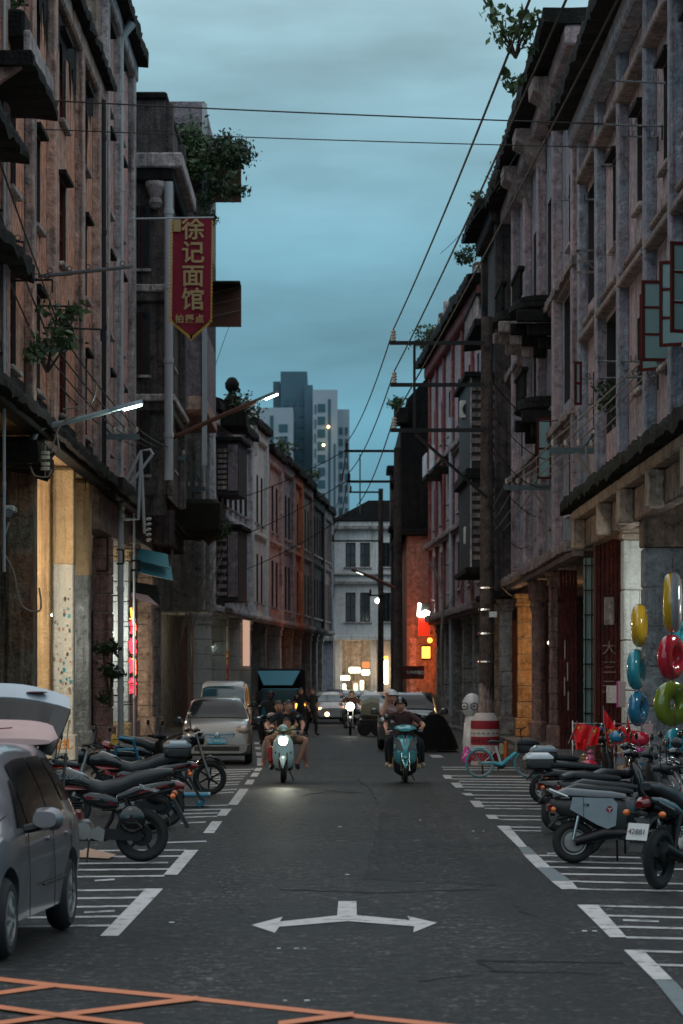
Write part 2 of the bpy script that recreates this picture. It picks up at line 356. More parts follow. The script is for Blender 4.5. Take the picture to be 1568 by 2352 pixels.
M['brown_stone'] = plaster('brown_stone', (0.34, 0.25, 0.20), (0.25, 0.20, 0.17), (0.05, 0.04, 0.035), 0.5, 35.0)
M['tan_stone'] = plaster('tan_stone', (0.52, 0.40, 0.31), (0.42, 0.34, 0.28), (0.09, 0.07, 0.06), 0.4, 37.0)
M['grey_stone'] = plaster('grey_stone', (0.40, 0.385, 0.37), (0.29, 0.28, 0.27), (0.05, 0.05, 0.045), 0.5, 39.0)
M['orange_stone'] = plaster('orange_stone', (0.58, 0.36, 0.19), (0.50, 0.24, 0.09), (0.2, 0.1, 0.05), 0.3, 41.0)
M['rose_stone'] = plaster('rose_stone', (0.40, 0.24, 0.21), (0.30, 0.20, 0.185), (0.06, 0.04, 0.04), 0.45, 43.0)
M['moss'] = plaster('moss', (0.016, 0.020, 0.011), (0.010, 0.011, 0.009), (0.01, 0.01, 0.008), 0.5, 45.0)
M['red_wood'] = plaster('red_wood', (0.10, 0.018, 0.015), (0.06, 0.012, 0.01), (0.015, 0.008, 0.008), 0.4, 47.0, 0.5)
M['red_frame'] = plain('red_frame_wood', (0.085, 0.014, 0.012), 0.75, var=0.3, spec=0.2)
M['glass_dark'] = plain('dark_glass', (0.012, 0.018, 0.02), 0.08, var=0.02, spec=0.8)
M['glass_green'] = plain('wired_glass', (0.20, 0.33, 0.33), 0.22, var=0.3, scale=60, bump=0.3, spec=0.8)
M['shutter_and_shade_dark'] = plain('shutter_and_shade_dark', (0.03, 0.028, 0.03), 0.7)  # dark shutters and frames; also stands in for shade on window reveals
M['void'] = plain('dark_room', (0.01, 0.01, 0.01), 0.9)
M['pvc'] = plain('grey_white_pipe', (0.40, 0.43, 0.46), 0.45, var=0.15, scale=1.5)
M['black_metal'] = plain('black_metal', (0.012, 0.012, 0.013), 0.55, 0.3)
M['rust'] = plain('rusty_metal', (0.11, 0.045, 0.03), 0.75, 0.2, var=0.4, scale=20)
M['steel_blue'] = plain('painted_bracket', (0.10, 0.14, 0.155), 0.55, 0.2, var=0.25)
M['lamp_arm'] = plain('lamp_arm', (0.32, 0.40, 0.43), 0.42, 0.3)
M['wire'] = plain('wire', (0.012, 0.011, 0.012), 0.6)
M['wire_pale'] = plain('pale_cable', (0.24, 0.21, 0.18), 0.6)
M['porcelain'] = plain('porcelain', (0.48, 0.45, 0.38), 0.3)
M['concrete_pole'] = plaster('concrete_pole', (0.10, 0.078, 0.072), (0.07, 0.058, 0.055), (0.03, 0.025, 0.025), 0.4, 49.0)
M['chrome'] = plain('chrome', (0.62, 0.63, 0.64), 0.16, 1.0, var=0.05)
M['alloy'] = plain('cast_alloy', (0.30, 0.29, 0.28), 0.42, 0.8, var=0.2)
M['rubber'] = plain('rubber', (0.012, 0.012, 0.012), 0.75, var=0.2, scale=30)
M['black_gloss'] = plain('black_gloss', (0.008, 0.008, 0.009), 0.16, coat=0.7, var=0.03)
M['black_plastic'] = plain('black_plastic', (0.014, 0.014, 0.015), 0.5, var=0.15)
M['seat'] = plain('seat_leather', (0.02, 0.021, 0.023), 0.36, var=0.15, bump=0.15)
M['red_gloss'] = plain('red_gloss', (0.20, 0.006, 0.010), 0.25, coat=0.4, var=0.08)
M['red_lens'] = plain('red_lens', (0.12, 0.004, 0.005), 0.12, coat=0.6)
M['orange_lens'] = plain('orange_lens', (0.75, 0.16, 0.02), 0.15, coat=0.6)
M['clear_lens'] = plain('clear_lens', (0.35, 0.36, 0.36), 0.1, 0.4, coat=0.8)
M['mint'] = plain('mint_paint', (0.58, 0.76, 0.74), 0.24, coat=0.8, var=0.05)
M['teal'] = plain('teal_paint', (0.10, 0.42, 0.46), 0.25, 0.3, coat=0.8, var=0.08)
M['white_gloss'] = plain('white_gloss', (0.62, 0.64, 0.66), 0.25, coat=0.6)
M['grey_gloss'] = plain('grey_panel', (0.25, 0.285, 0.31), 0.32, 0.3, coat=0.5)
M['plate_white'] = plain('plate_white', (0.62, 0.60, 0.58), 0.5)
M['plate_blue'] = plain('plate_blue', (0.02, 0.26, 0.42), 0.4)
M['ink'] = plain('ink', (0.012, 0.012, 0.012), 0.6)
M['blue_paint'] = plain('blue_paint', (0.02, 0.19, 0.30), 0.4, var=0.15)
M['bike_blue'] = plain('bike_blue', (0.06, 0.40, 0.50), 0.35, coat=0.4)
M['silver'] = car_paint('silver_paint', (0.20, 0.20, 0.215), 0.6)
M['champagne'] = car_paint('champagne_paint', (0.27, 0.265, 0.255), 0.4)
M['car_white'] = car_paint('car_white', (0.62, 0.64, 0.64), 0.0)
M['car_black'] = car_paint('car_black', (0.015, 0.016, 0.018), 0.2)
M['pale_blue_paint'] = car_paint('pale_blue_paint', (0.40, 0.47, 0.53), 0.3)
M['car_glass'] = plain('car_glass', (0.008, 0.010, 0.011), 0.12, var=0.02, spec=0.3)
M['sheet_black'] = plain('sheet_black', (0.006, 0.006, 0.007), 0.95, spec=0.1)
M['mpv_lamp'] = plain('mpv_lamp', (0.40, 0.33, 0.28), 0.12, 0.3, coat=0.8)
M['car_glass_teal'] = plain('car_glass_teal', (0.03, 0.10, 0.12), 0.07, var=0.02, spec=0.9)
m_, t_, b_ = new_mat('tinted_clear_glass'); t_.nodes.remove(b_)
tr_ = N(t_, 'ShaderNodeBsdfTransparent'); tr_.inputs[0].default_value = (0.13, 0.30, 0.33, 1); gl_ = N(t_, 'ShaderNodeBsdfGlossy'); gl_.inputs['Roughness'].default_value = 0.04
fr_ = N(t_, 'ShaderNodeFresnel'); fr_.inputs[0].default_value = 1.5; mx_ = N(t_, 'ShaderNodeMixShader'); t_.links.new(fr_.outputs[0], mx_.inputs[0]); t_.links.new(tr_.outputs[0], mx_.inputs[1]); t_.links.new(gl_.outputs[0], mx_.inputs[2]); t_.links.new(mx_.outputs[0], t_.nodes['Material Output'].inputs[0])
M['clear_glass'] = m_
M['pale_rose'] = plaster('pale_rose_plaster', (0.62, 0.45, 0.42), (0.52, 0.41, 0.40), (0.09, 0.08, 0.08), 0.4, 63.0)
M['truck_teal'] = plain('truck_teal', (0.025, 0.26, 0.36), 0.6)
M['leaf'] = plain('leaf', (0.045, 0.085, 0.028), 0.55, var=0.45, scale=3)
M['leaf_dark'] = plain('leaf_dark', (0.025, 0.05, 0.02), 0.6, var=0.4, scale=3)
M['stem'] = plain('stem', (0.06, 0.045, 0.03), 0.8)
M['skin'] = plain('skin', (0.68, 0.34, 0.23), 0.55, var=0.08)
M['hair'] = plain('hair', (0.012, 0.010, 0.009), 0.45)
M['black_cloth'] = plain('black_cloth', (0.022, 0.024, 0.026), 0.9, bump=0.4)
M['brown_cloth'] = plain('brown_cloth', (0.075, 0.035, 0.035), 0.9, bump=0.4)
M['khaki'] = plain('khaki', (0.30, 0.30, 0.22), 0.9, bump=0.3)
M['pale_pink'] = plain('pale_pink_cloth', (0.52, 0.36, 0.35), 0.9)
M['yellow_cloth'] = plain('yellow_cloth', (0.56, 0.50, 0.30), 0.9)
M['denim'] = plain('dark_trousers', (0.014, 0.018, 0.024), 0.9)
M['beige_shoe'] = plain('beige_shoe', (0.42, 0.35, 0.25), 0.8)
M['eye_white'] = plain('eye_white', (0.5, 0.48, 0.46), 0.3)
M['lip'] = plain('lip', (0.26, 0.08, 0.07), 0.5)
M['banner_red'] = plain('banner_red', (0.22, 0.008, 0.03), 0.8, var=0.25, scale=4)
M['banner_gold'] = plain('banner_gold', (0.42, 0.31, 0.15), 0.8)
M['fringe'] = plain('fringe', (0.55, 0.30, 0.06), 0.8, var=0.2)
M['flag_red'] = plain('flag_red', (0.85, 0.012, 0.02), 0.6)
M['star_yellow'] = plain('star_yellow', (0.8, 0.5, 0.04), 0.6)
M['teal_sheet'] = plain('teal_sheet_metal', (0.05, 0.25, 0.31), 0.5, var=0.15, scale=3)
M['barrel_white'] = plain('barrel_white', (0.55, 0.50, 0.49), 0.6, var=0.15)
M['barrel_red'] = plain('barrel_red', (0.30, 0.012, 0.03), 0.6, var=0.15)
M['roof_tile'] = plaster('roof_tile', (0.018, 0.017, 0.018), (0.012, 0.012, 0.012), (0.01, 0.01, 0.01), 0.5, 51.0)
M['cardboard'] = plain('cardboard', (0.42, 0.27, 0.19), 0.8)
for nm, cc in (('yellow', (0.75, 0.45, 0.03)), ('cyan', (0.03, 0.33, 0.42)), ('blue', (0.02, 0.20, 0.36)), ('red', (0.62, 0.02, 0.05)), ('green', (0.20, 0.28, 0.03)), ('silver', (0.45, 0.47, 0.5)), ('pink', (0.70, 0.12, 0.25)), ('orange', (0.7, 0.25, 0.03)), ('magenta', (0.75, 0.04, 0.35))):
    M['toy_'+nm] = plain('toy_'+nm, cc, 0.15, coat=1.0, var=0.05)
M['seat_grey'] = plain('seat_grey', (0.17, 0.18, 0.195), 0.5, bump=0.2)
M['lamp_white'] = emit('lamp_white', (0.82, 1.0, 0.88), 14)
M['lamp_dim'] = emit('lamp_dim', (0.82, 1.0, 0.80), 2.2)
M['headlight'] = emit('headlight', (1.0, 1.0, 0.80), 22)
M['warm_light'] = emit('warm_light', (1.0, 0.62, 0.28), 9)
M['red_neon'] = emit('red_neon', (1.0, 0.03, 0.05), 5)
M['yellow_neon'] = emit('yellow_neon', (1.0, 0.45, 0.05), 5)
M['shop_light'] = emit('shop_light', (0.95, 1.0, 0.72), 5)
M['green_light'] = emit('green_light', (0.45, 1.0, 0.45), 3)
M['lantern'] = emit('lantern', (1.0, 0.30, 0.03), 7)
def smooth_pts(p, k=5):
    p = [Vector(q) for q in p]; out = []
    for i in range(len(p)-1):
        a, b, c, d = p[max(0, i-1)], p[i], p[i+1], p[min(len(p)-1, i+2)]
        for j in range(k):
            u = j/k; out.append(.5*((2*b)+(c-a)*u+(2*a-5*b+4*c-d)*u*u+(3*b-a-3*c+d)*u**3))
    return out+[p[-1]]
def lamp(name, loc, power, col, size=0.3, kind='POINT', rot=None, spot=1.2, blend=0.6):
    l = bpy.data.lights.new(name, kind); l.energy = power; l.color = col
    if kind == 'AREA': l.size = size
    else: l.shadow_soft_size = size
    if kind == 'SPOT': l.spot_size = spot; l.spot_blend = blend
    o = bpy.data.objects.new(name, l); C.objects.link(o); o.location = loc
    if rot: o.rotation_euler = rot
    return o
# ============================================================ GROUND
def gp(px, py, z=0.0):
    s = (py-1560)/H; return (((px-774)/s), F/s, z)
def sheet(name, polys, mat, z):
    mb = MB()
    for p in polys: mb.add([gp(a, b, z) for a, b in p], [tuple(range(len(p)))])
    o = mb.build(name, mat); o['kind'] = 'structure'; return o
mb = MB()
mb.add([(-300, -20, 0), (300, -20, 0), (300, 1500, 0), (-300, 1500, 0)], [(0, 1, 2, 3)])
mb.build('road', M['asphalt'])['kind'] = 'structure'
def jag(p0, p1, n, amp):
    out = []
    for i in range(n+1):
        t = i/n; k = amp*(random.random()-0.5) if 0 < i < n else 0
        out.append((p0[0]+(p1[0]-p0[0])*t+k, p0[1]+(p1[1]-p0[1])*t))
    return out
pp_ = jag((930, 1803), (880, 1865), 9, 8)+jag((880, 1865), (862, 1960), 9, 7)+jag((862, 1960), (850, 2040), 5, 5)+[(960, 2046), (985, 1940)]+jag((1000, 1880), (985, 1800), 5, 6)
pp = jag((912, 1800), (888, 1835), 6, 7)+jag((888, 1835), (868, 1890), 8, 8)+jag((868, 1890), (835, 2010), 9, 10)+jag((830, 2020), (1140, 2035), 10, 8)+jag((1120, 1990), (1010, 1850), 8, 8)+[(985, 1795)]
sheet('asphalt_patch', [pp], M['patch'], 0.003)
def L4(z): return (z[0]*.3516, 1531+z[1]*.3516)
def R4(z): return (1016.75+z[0]*.3516, 1592.5+z[1]*.3516)
lt = [[(375, 2043), (335, 2043), (230, 2152), (272, 2152)], [(456, 1954), (426, 1954), (376, 2011), (408, 2011)], [(511, 1888), (487, 1888), (467, 1915), (492, 1915)],
      [(533, 1859), (510, 1859), (499, 1875), (520, 1875)], [(572, 1813), (551, 1813), (524, 1850), (546, 1850)], [(586, 1792), (569, 1792), (562, 1803), (580, 1803)],
      [(597, 1776), (582, 1776), (575, 1785), (591, 1785)], [(604, 1765), (588, 1765), (584, 1772), (598, 1772)], [(606, 1742), (591, 1742), (591, 1760), (607, 1760)],
      [(602, 1729), (588, 1729), (590, 1737), (604, 1737)], [(598, 1717), (586, 1717), (588, 1722), (600, 1722)], [(596, 1706), (584, 1706), (585, 1710), (597, 1710)]]
rt = [[R4(q) for q in s] for s in ([(875, 1387), (1010, 1387), (1200, 1600), (1090, 1600)], [(350, 870), (430, 870), (548, 1007), (490, 1007)], [(522, 1057), (612, 1057), (705, 1143), (608, 1143)], [(705, 1232), (838, 1232), (885, 1285), (775, 1285)],
      [(275, 798), (340, 798), (365, 825), (300, 825)], [(173, 706), (240, 706), (270, 748), (208, 748)], [(118, 655), (180, 655), (205, 672), (150, 672)], [(48, 588), (110, 588), (135, 620), (82, 620)], [(-5, 537), (45, 537), (62, 562), (12, 562)],
      [(1180, 1683), (1305, 1683), (1500, 1876), (1375, 1876)])]
rt += [[(985, 1735), (1010, 1735), (1018, 1741), (992, 1741)], [(975, 1722), (998, 1722), (1004, 1727), (980, 1727)]]
for p in lt+rt: sheet('road_marking', [p], M['white_line'], 0.006)
for p in ([R4(q) for q in [(490, 1007), (560, 1007), (612, 1057), (522, 1057)]], [R4(q) for q in [(608, 1143), (712, 1143), (838, 1232), (705, 1232)]], [(1500, 2252), (1545, 2252), (1640, 2352), (1568, 2336)]):
    sheet('road_marking', [p], M['grey_line'], 0.007)
thinL = [(1148, 1090, 1350), (1022, 1180, 1345), (985, 1160, 1420), (962, 1150, 1425), (938, 1160, 1450), (912, 1100, 1490), (1205, 300, 1212), (1245, 300, 1190), (1288, 300, 1100), (1330, 300, 1130), (1375, 310, 1075), (1398, 620, 750), (1465, 310, 955), (1517, 310, 900), (1573, 300, 850), (1605, 550, 750), (1640, 180, 790), (1700, 60, 720),
         (827, 1370, 1530), (808, 1370, 1550), (775, 1370, 1560), (760, 1370, 1570), (738, 1360, 1590), (722, 1360, 1600), (706, 1360, 1620), (690, 1360, 1640), (676, 1350, 1660)]
ps = []
for y, a, b in thinL:
    (xa, ya), (xb, yb) = L4((a, y)), L4((b, y-3)); h = 0.0032*(ya-1560)+0.35
    ps.append([(xa, ya-h+2), (xb, yb-h), (xb, yb+h), (xa, ya+h+2)])
thinR = [(1393, 1010, 1620, 15), (1457, 1065, 1620, 15), (1487, 1175, 1410, 8), (1530, 1140, 1620, 13), (1600, 1195, 1620, 10), (1690, 1310, 1700, 12), (1780, 1400, 1700, 10), (1282, 860, 1620, 16), (1233, 815, 1620, 18), (1185, 750, 1500, 10), (1140, 700, 1620, 15), (1103, 665, 1300, 12), (1063, 625, 1290, 15), (1050, 680, 750, 2),
         (900, 455, 640, 4), (877, 430, 640, 3), (828, 365, 640, 3), (803, 330, 640, 4), (755, 270, 640, 4), (737, 240, 640, 3), (715, 235, 640, 4), (690, 205, 680, 4), (668, 180, 640, 4), (635, 135, 640, 8), (615, 125, 640, 6), (597, 110, 620, 6), (578, 100, 600, 5), (562, 62, 560, 5), (542, 45, 550, 4), (500, 0, 500, 4), (485, -10, 500, 4)]
for y, a, b, dy in thinR:
    (xa, ya), (xb, yb) = R4((a, y)), R4((b, y+dy)); h = 0.0032*(ya-1560)+0.35
    ps.append([(xa, ya-h), (xb, yb-h), (xb, yb+h), (xa, ya+h)])
for p in ps: sheet('road_marking', [p], M['thin_line'], 0.005)
sheet('direction_arrow_marking', [[(778, 2072), (817, 2072), (818, 2104), (798, 2118), (775, 2105)], [(818, 2104), (940, 2116), (950, 2130), (798, 2118)], [(934, 2106), (1002, 2122), (948, 2144), (950, 2130), (940, 2116)],
       [(775, 2105), (798, 2118), (642, 2131), (643, 2119)], [(643, 2119), (642, 2131), (632, 2145), (578, 2127), (650, 2108)]], M['white_line'], 0.006)
def band(pts, h):
    return [[(a[0], a[1]-h), (b[0], b[1]-h), (b[0], b[1]+h), (a[0], a[1]+h)] for a, b in zip(pts, pts[1:])]
sheet('box_junction_marking', band([(-120, 2238), (130, 2266), (455, 2297), (810, 2336), (1100, 2366)], 4.6), M['orange_line'], 0.006)
sheet('box_junction_marking', band([(-120, 2306), (0, 2284), (130, 2266)], 4.4), M['orange_line'], 0.009)
sheet('box_junction_marking', band([(455, 2297), (130, 2337), (-100, 2368)], 4.8), M['orange_line'], 0.012)
sheet('box_junction_marking', band([(-120, 2300), (0, 2319), (130, 2337), (330, 2362)], 4.8), M['orange_line'], 0.015)
sheet('box_junction_marking', band([(810, 2336), (640, 2358)], 5), M['orange_line'], 0.018)
def crack(pts, wpx, n=8, amp=3):
    out = []
    for a, b in zip(pts, pts[1:]):
        for i in range(n): out.append((a[0]+(b[0]-a[0])*i/n+random.uniform(-amp, amp)*.6, a[1]+(b[1]-a[1])*i/n+random.uniform(-amp, amp)*.4))
    out.append(pts[-1]); q = []
    for a, b in zip(out, out[1:]):
        h = wpx*random.uniform(.4, 1.2)
        q.append([(a[0]-h*.3, a[1]-h), (b[0]+h*.3, b[1]-h), (b[0]+h*.3, b[1]+h), (a[0]-h*.3, a[1]+h)])
    sheet('road_crack', q, M['crack'], 0.0045)
crack([(1095, 2208), (1430, 2213)], 1.6); crack([(1120, 2232), (1300, 2236), (1400, 2240)], 1.0); crack([(1095, 2208), (1140, 2235)], 2.0, 5); crack([(960, 2256), (1110, 2238)], .8, 6)
crack([(818, 1790), (850, 1815), (868, 1850), (872, 1930), (866, 2000)], 1.6, 7, 5); crack([(690, 1830), (760, 1818), (830, 1822)], 1.0); crack([(1170, 2065), (1190, 2095), (1240, 2108)], 1.0, 6); crack([(1020, 1985), (1060, 1972)], 1)
crack([(640, 2045), (870, 2052), (1100, 2045)], 1.1, 14, 4); crack([(480, 1990), (520, 2060), (560, 2100)], .8, 8, 4)

# ============================================================ FACADES
class Fac:
    def __init__(s, p0, p1, side):
        s.p0 = Vector((p0[0], p0[1])); d = Vector((p1[0]-p0[0], p1[1]-p0[1])); s.len = d.length; s.u = d/s.len
        s.n = Vector((s.u.y, -s.u.x)) if side == 'L' else Vector((-s.u.y, s.u.x)); s.side = side
        s.rz = atan2(s.n.y, s.n.x)-pi/2
    def T(s, u, w, v): q = s.p0+s.u*u+s.n*w; return (q.x, q.y, v)
    def mb(s): return MB(s.T)
WC = {}
def win_meshes(w, h, nv, nh, fm, gm, louver=False):
    k = (round(w, 2), round(h, 2), nv, nh, fm, gm, louver)
    if k in WC: return WC[k]
    b = MB(); t = 0.06
    b.box(-w/2, w/2, -.18, -.06, 0, t); b.box(-w/2, w/2, -.18, -.06, h-t, h); b.box(-w/2, -w/2+t, -.178, -.062, t, h-t); b.box(w/2-t, w/2, -.178, -.062, t, h-t)
    pw = (w-2*t)/nv; ph = (h-2*t)/nh
    for i in range(1, nv): b.box(-w/2+t+i*pw-.03, -w/2+t+i*pw+.03, -.17, -.07, t, h-t)
    for j in range(1, nh): b.box(-w/2+t, w/2-t, -.165, -.08, t+j*ph-.02, t+j*ph+.02)
    fr = b.mesh('window', M[fm])
    g = MB()
    if louver:
        k2 = 7
        for i in range(k2): g.box(-pw/2+.03, pw/2-.03, -.14, -.10, ph*i/k2+.01, ph*(i+.75)/k2)
        g.box(-pw/2+.03, pw/2-.03, -.15, -.14, 0, ph)
    else: g.box(-pw/2+.03, pw/2-.03, -.135, -.125, .02, ph-.02)
    pm = g.mesh('pane', M[gm])
    s = MB(); s.cbox(-w/2-.12, w/2+.12, 0.0, .13, -.11, -.01); sm = s.mesh('sill', M['trim_grey'])
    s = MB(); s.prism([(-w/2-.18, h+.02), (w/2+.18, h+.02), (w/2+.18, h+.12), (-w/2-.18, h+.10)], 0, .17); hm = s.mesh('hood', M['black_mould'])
    WC[k] = (fr, pm, sm, hm, pw, ph, t); return WC[k]
def add_window(B, fac, u, v, w, h, nv=2, nh=3, fm='red_frame', gm='glass_dark', hood=True, sill=True, louver=False, panes=True):
    fr, pm, sm, hm, pw, ph, t = win_meshes(w, h, nv, nh, fm, gm, louver)
    o = bpy.data.objects.new('window', fr); C.objects.link(o); o.parent = B
    o.location = Vector(fac.T(u, 0, v))-origin_of(B); o.rotation_euler = (0, 0, fac.rz)
    for i in range(nv):
        for j in range(nh):
            p = bpy.data.objects.new('pane', pm); C.objects.link(p); p.parent = o
            p.location = (-w/2+t+(i+.5)*pw, 0, t+j*ph)
    for nm, me, on in (('sill', sm, sill), ('hood', hm, hood)):
        if on:
            p = bpy.data.objects.new(nm, me); C.objects.link(p); p.parent = o
    return o
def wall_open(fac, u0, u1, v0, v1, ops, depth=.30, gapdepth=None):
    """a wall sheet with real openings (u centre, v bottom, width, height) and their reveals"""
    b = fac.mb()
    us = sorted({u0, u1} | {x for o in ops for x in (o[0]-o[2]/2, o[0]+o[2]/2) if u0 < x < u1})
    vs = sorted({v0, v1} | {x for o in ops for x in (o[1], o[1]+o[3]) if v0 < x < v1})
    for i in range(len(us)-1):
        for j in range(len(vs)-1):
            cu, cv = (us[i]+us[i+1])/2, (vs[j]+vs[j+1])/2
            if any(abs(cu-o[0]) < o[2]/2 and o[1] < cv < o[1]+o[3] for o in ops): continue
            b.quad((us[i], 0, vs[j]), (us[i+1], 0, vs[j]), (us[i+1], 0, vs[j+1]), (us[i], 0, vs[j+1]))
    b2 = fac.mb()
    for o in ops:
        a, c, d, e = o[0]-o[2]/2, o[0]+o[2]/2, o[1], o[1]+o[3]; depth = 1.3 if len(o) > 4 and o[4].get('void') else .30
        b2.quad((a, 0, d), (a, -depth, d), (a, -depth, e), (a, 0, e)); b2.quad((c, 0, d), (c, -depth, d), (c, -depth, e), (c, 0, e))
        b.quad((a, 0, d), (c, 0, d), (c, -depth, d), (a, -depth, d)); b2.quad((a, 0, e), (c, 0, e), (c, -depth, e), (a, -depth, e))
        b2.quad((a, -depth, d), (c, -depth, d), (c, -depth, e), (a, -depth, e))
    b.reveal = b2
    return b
def column(B, fac, u0, u1, w0, w1, vt, mat, blocks=0, base=True, cap=True, bm=None, jit=.012):
    b = fac.mb(); c0 = b
    if blocks:
        b.box(u0+.03, u1-.03, w0+.03, w1-.03, .13, vt)
    else: b.cbox(u0, u1, w0, w1, .13, vt, .025)
    col = b.build('column', M['grey_stone'] if blocks else M[mat], B)
    ROOTLOC[col.name] = origin_of(B)
    if base: fac.mb().cbox(u0-.07, u1+.07, w0-.07, w1+.07, .125, .75, .03).build('column_base', M[bm or mat], col)
    if cap:
        q = fac.mb(); q.cbox(u0-.05, u1+.05, w0-.05, w1+.05, vt-.42, vt-.30, .02); q.cbox(u0-.10, u1+.10, w0-.10, w1+.10, vt-.16, vt-.002, .03); q.cbox(u0-.03, u1+.03, w0-.03, w1+.03, vt-.30, vt-.16, .02)
        q.build('capital', M[bm or mat], col)
    if blocks:
        v = .75 if base else .14; top = vt-.43 if cap else vt; h = (top-v)/blocks
        for i in range(blocks):
            g = .012; r = [random.uniform(-jit, jit) for _ in range(4)]
            fac.mb().cbox(u0+r[0], u1+r[1], w0+r[2], w1+r[3], v+i*h+g, v+(i+1)*h-g, .018).build('stone_block', M[mat], col)
    return col
def building(label, fac, u0, u1, v0, vt, mat, ops=(), wk=None, pil=(), pilw=.5, pild=.22, pilm=None, ledges=(), eave=None, eavem='black_mould', depth=8, cat='building', name='shophouse', roofm='roof_tile', arc=True, back='dark_wall', wall2=None, ledgem=None, arcd=3.2, revm='shutter_and_shade_dark'):
    B = thing(name, label, cat, fac.T((u0+u1)/2, 0, 0))
    wk = wk or {}
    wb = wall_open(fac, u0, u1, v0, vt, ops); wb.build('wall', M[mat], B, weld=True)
    if wb.reveal.v: wb.reveal.build('shaded_window_reveals', M[revm], B)['kind'] = 'stuff'  # jambs coloured dark, for painted frames and for shade inside the openings
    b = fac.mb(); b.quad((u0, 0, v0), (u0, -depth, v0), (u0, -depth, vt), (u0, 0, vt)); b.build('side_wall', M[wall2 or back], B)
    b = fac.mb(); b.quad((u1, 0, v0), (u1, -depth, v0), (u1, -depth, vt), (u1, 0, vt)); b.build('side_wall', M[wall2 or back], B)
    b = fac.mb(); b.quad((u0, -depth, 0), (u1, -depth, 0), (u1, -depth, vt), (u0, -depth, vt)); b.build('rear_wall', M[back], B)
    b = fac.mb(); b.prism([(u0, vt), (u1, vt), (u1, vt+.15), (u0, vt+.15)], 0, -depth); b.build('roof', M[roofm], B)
    for o in [q_ for q_ in ops if not (len(q_) > 4 and q_[4].get('void'))]: add_window(B, fac, o[0], o[1], o[2], o[3], **{**wk, **(o[4] if len(o) > 4 else {})})
    for u in pil: fac.mb().cbox(u-pilw/2, u+pilw/2, -.02, pild, v0, vt-.05, .03).build('pilaster', M[pilm or 'trim_grey'], B)
    for v, h, w in ledges:
        q = fac.mb(); q.rough(u0, u1, -.02, w, v, v+h, min(.03, w*.08), .03); q.cbox(u0+.004, u1-.004, -.02, w*.6, v-h*.6, v-.002, .02); q.build('ledge', M[ledgem or eavem], B)
    if eave:
        ov, th = eave
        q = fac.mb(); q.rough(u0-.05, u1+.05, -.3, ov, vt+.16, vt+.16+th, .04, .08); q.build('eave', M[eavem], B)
        q = fac.mb(); q.cbox(u0+.01, u1-.01, -.02, ov*.45, vt-.35, vt+.15, .05); q.build('cornice', M[pilm or mat], B)
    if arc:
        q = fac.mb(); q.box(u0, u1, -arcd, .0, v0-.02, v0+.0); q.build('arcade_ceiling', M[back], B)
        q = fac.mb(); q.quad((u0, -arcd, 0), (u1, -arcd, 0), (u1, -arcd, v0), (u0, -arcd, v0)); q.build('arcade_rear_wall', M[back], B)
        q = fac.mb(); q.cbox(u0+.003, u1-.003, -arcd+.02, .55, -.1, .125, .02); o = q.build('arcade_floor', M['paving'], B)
    return B
def ops_grid(us, vs, w, h, kw=None): return [(u, v, w, h, kw or {}) for u in us for v in vs]
def xL(px): return 40505/(774-px)
def xR(px): return 39198/(px-774)
# ---------------- left row, first building: weathered pink plaster
FL = Fac((-6.2, 0), (-6.2, 100), 'L')
pA = [42.5, 47.2, 52.0, 56.6, 61.0, 67.6, 72.3]
oA = []
for a, b in zip(pA, pA[1:]):
    for v in (8.0, 11.4, 14.6): oA.append(((a+b)/2, v, 1.25 if b-a < 6 else 1.5, 1.9 if v > 8.5 else 2.0, {'nv': 2, 'nh': 3}))
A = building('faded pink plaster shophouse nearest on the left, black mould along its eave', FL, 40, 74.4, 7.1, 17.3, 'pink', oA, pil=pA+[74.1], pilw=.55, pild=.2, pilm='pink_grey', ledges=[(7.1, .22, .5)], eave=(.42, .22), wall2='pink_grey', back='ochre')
for u0, u1, v, w in ((48.5, 53.2, 12.55, 1.0), (41, 50.4, 11.2, .75), (46, 53.3, 9.6, .55)):
    FL.mb().rough(u0, u1, .0, w, v, v+.22, .04, .08).build('window_canopy', M['black_mould'], A)
    FL.mb().prism([(0.01, v-.55), (w*.8, v-.002), (.01, v-.002)], u0+.2, u0+.4, 'x').build('bracket', M['pink_grey'], A)
FL.mb().cbox(49, 53, .8, .92, 12.8, 13.25, .02).build('balcony_rail', M['trim_grey'], A)
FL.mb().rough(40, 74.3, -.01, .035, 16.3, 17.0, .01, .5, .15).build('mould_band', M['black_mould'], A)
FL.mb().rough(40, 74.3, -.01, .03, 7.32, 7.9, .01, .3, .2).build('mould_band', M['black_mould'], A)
# columns of its arcade
column(A, FL, 58.0, 58.9, -.95, .0, 7.0, 'mossy_stone', 0, base=False, cap=True, bm='moss')
FL.mb().rough(56.2, 58.95, -1.0, .32, 6.35, 6.75, .09, .12, .2).build('moss_ledge', M['moss'], A)
c2 = column(A, FL, 66.9, 67.4, -.5, 0, 7.0, 'white_wash', 0, base=True, cap=False)
column(A, FL, 66.5, 66.88, -.92, -.52, 7.0, 'ochre', 0, base=True, cap=False, bm='white_wash')
FL.mb().cbox(66.86, 67.42, -.515, .012, 4.75, 6.98, .02).build('column_upper', M['ochre'], A)
column(A, FL, 71.2, 71.8, -.45, 0.0, 7.0, 'grey_stone', 0, base=True, cap=False)
FL.mb().cbox(71.17, 71.83, -.46, .01, 4.65, 6.98, .02).build('column_upper', M['ochre'], A)
FL.mb().cbox(50.2, 51.1, -.9, 0, .13, 7.0, .03).build('column', M['mossy_stone'], A)
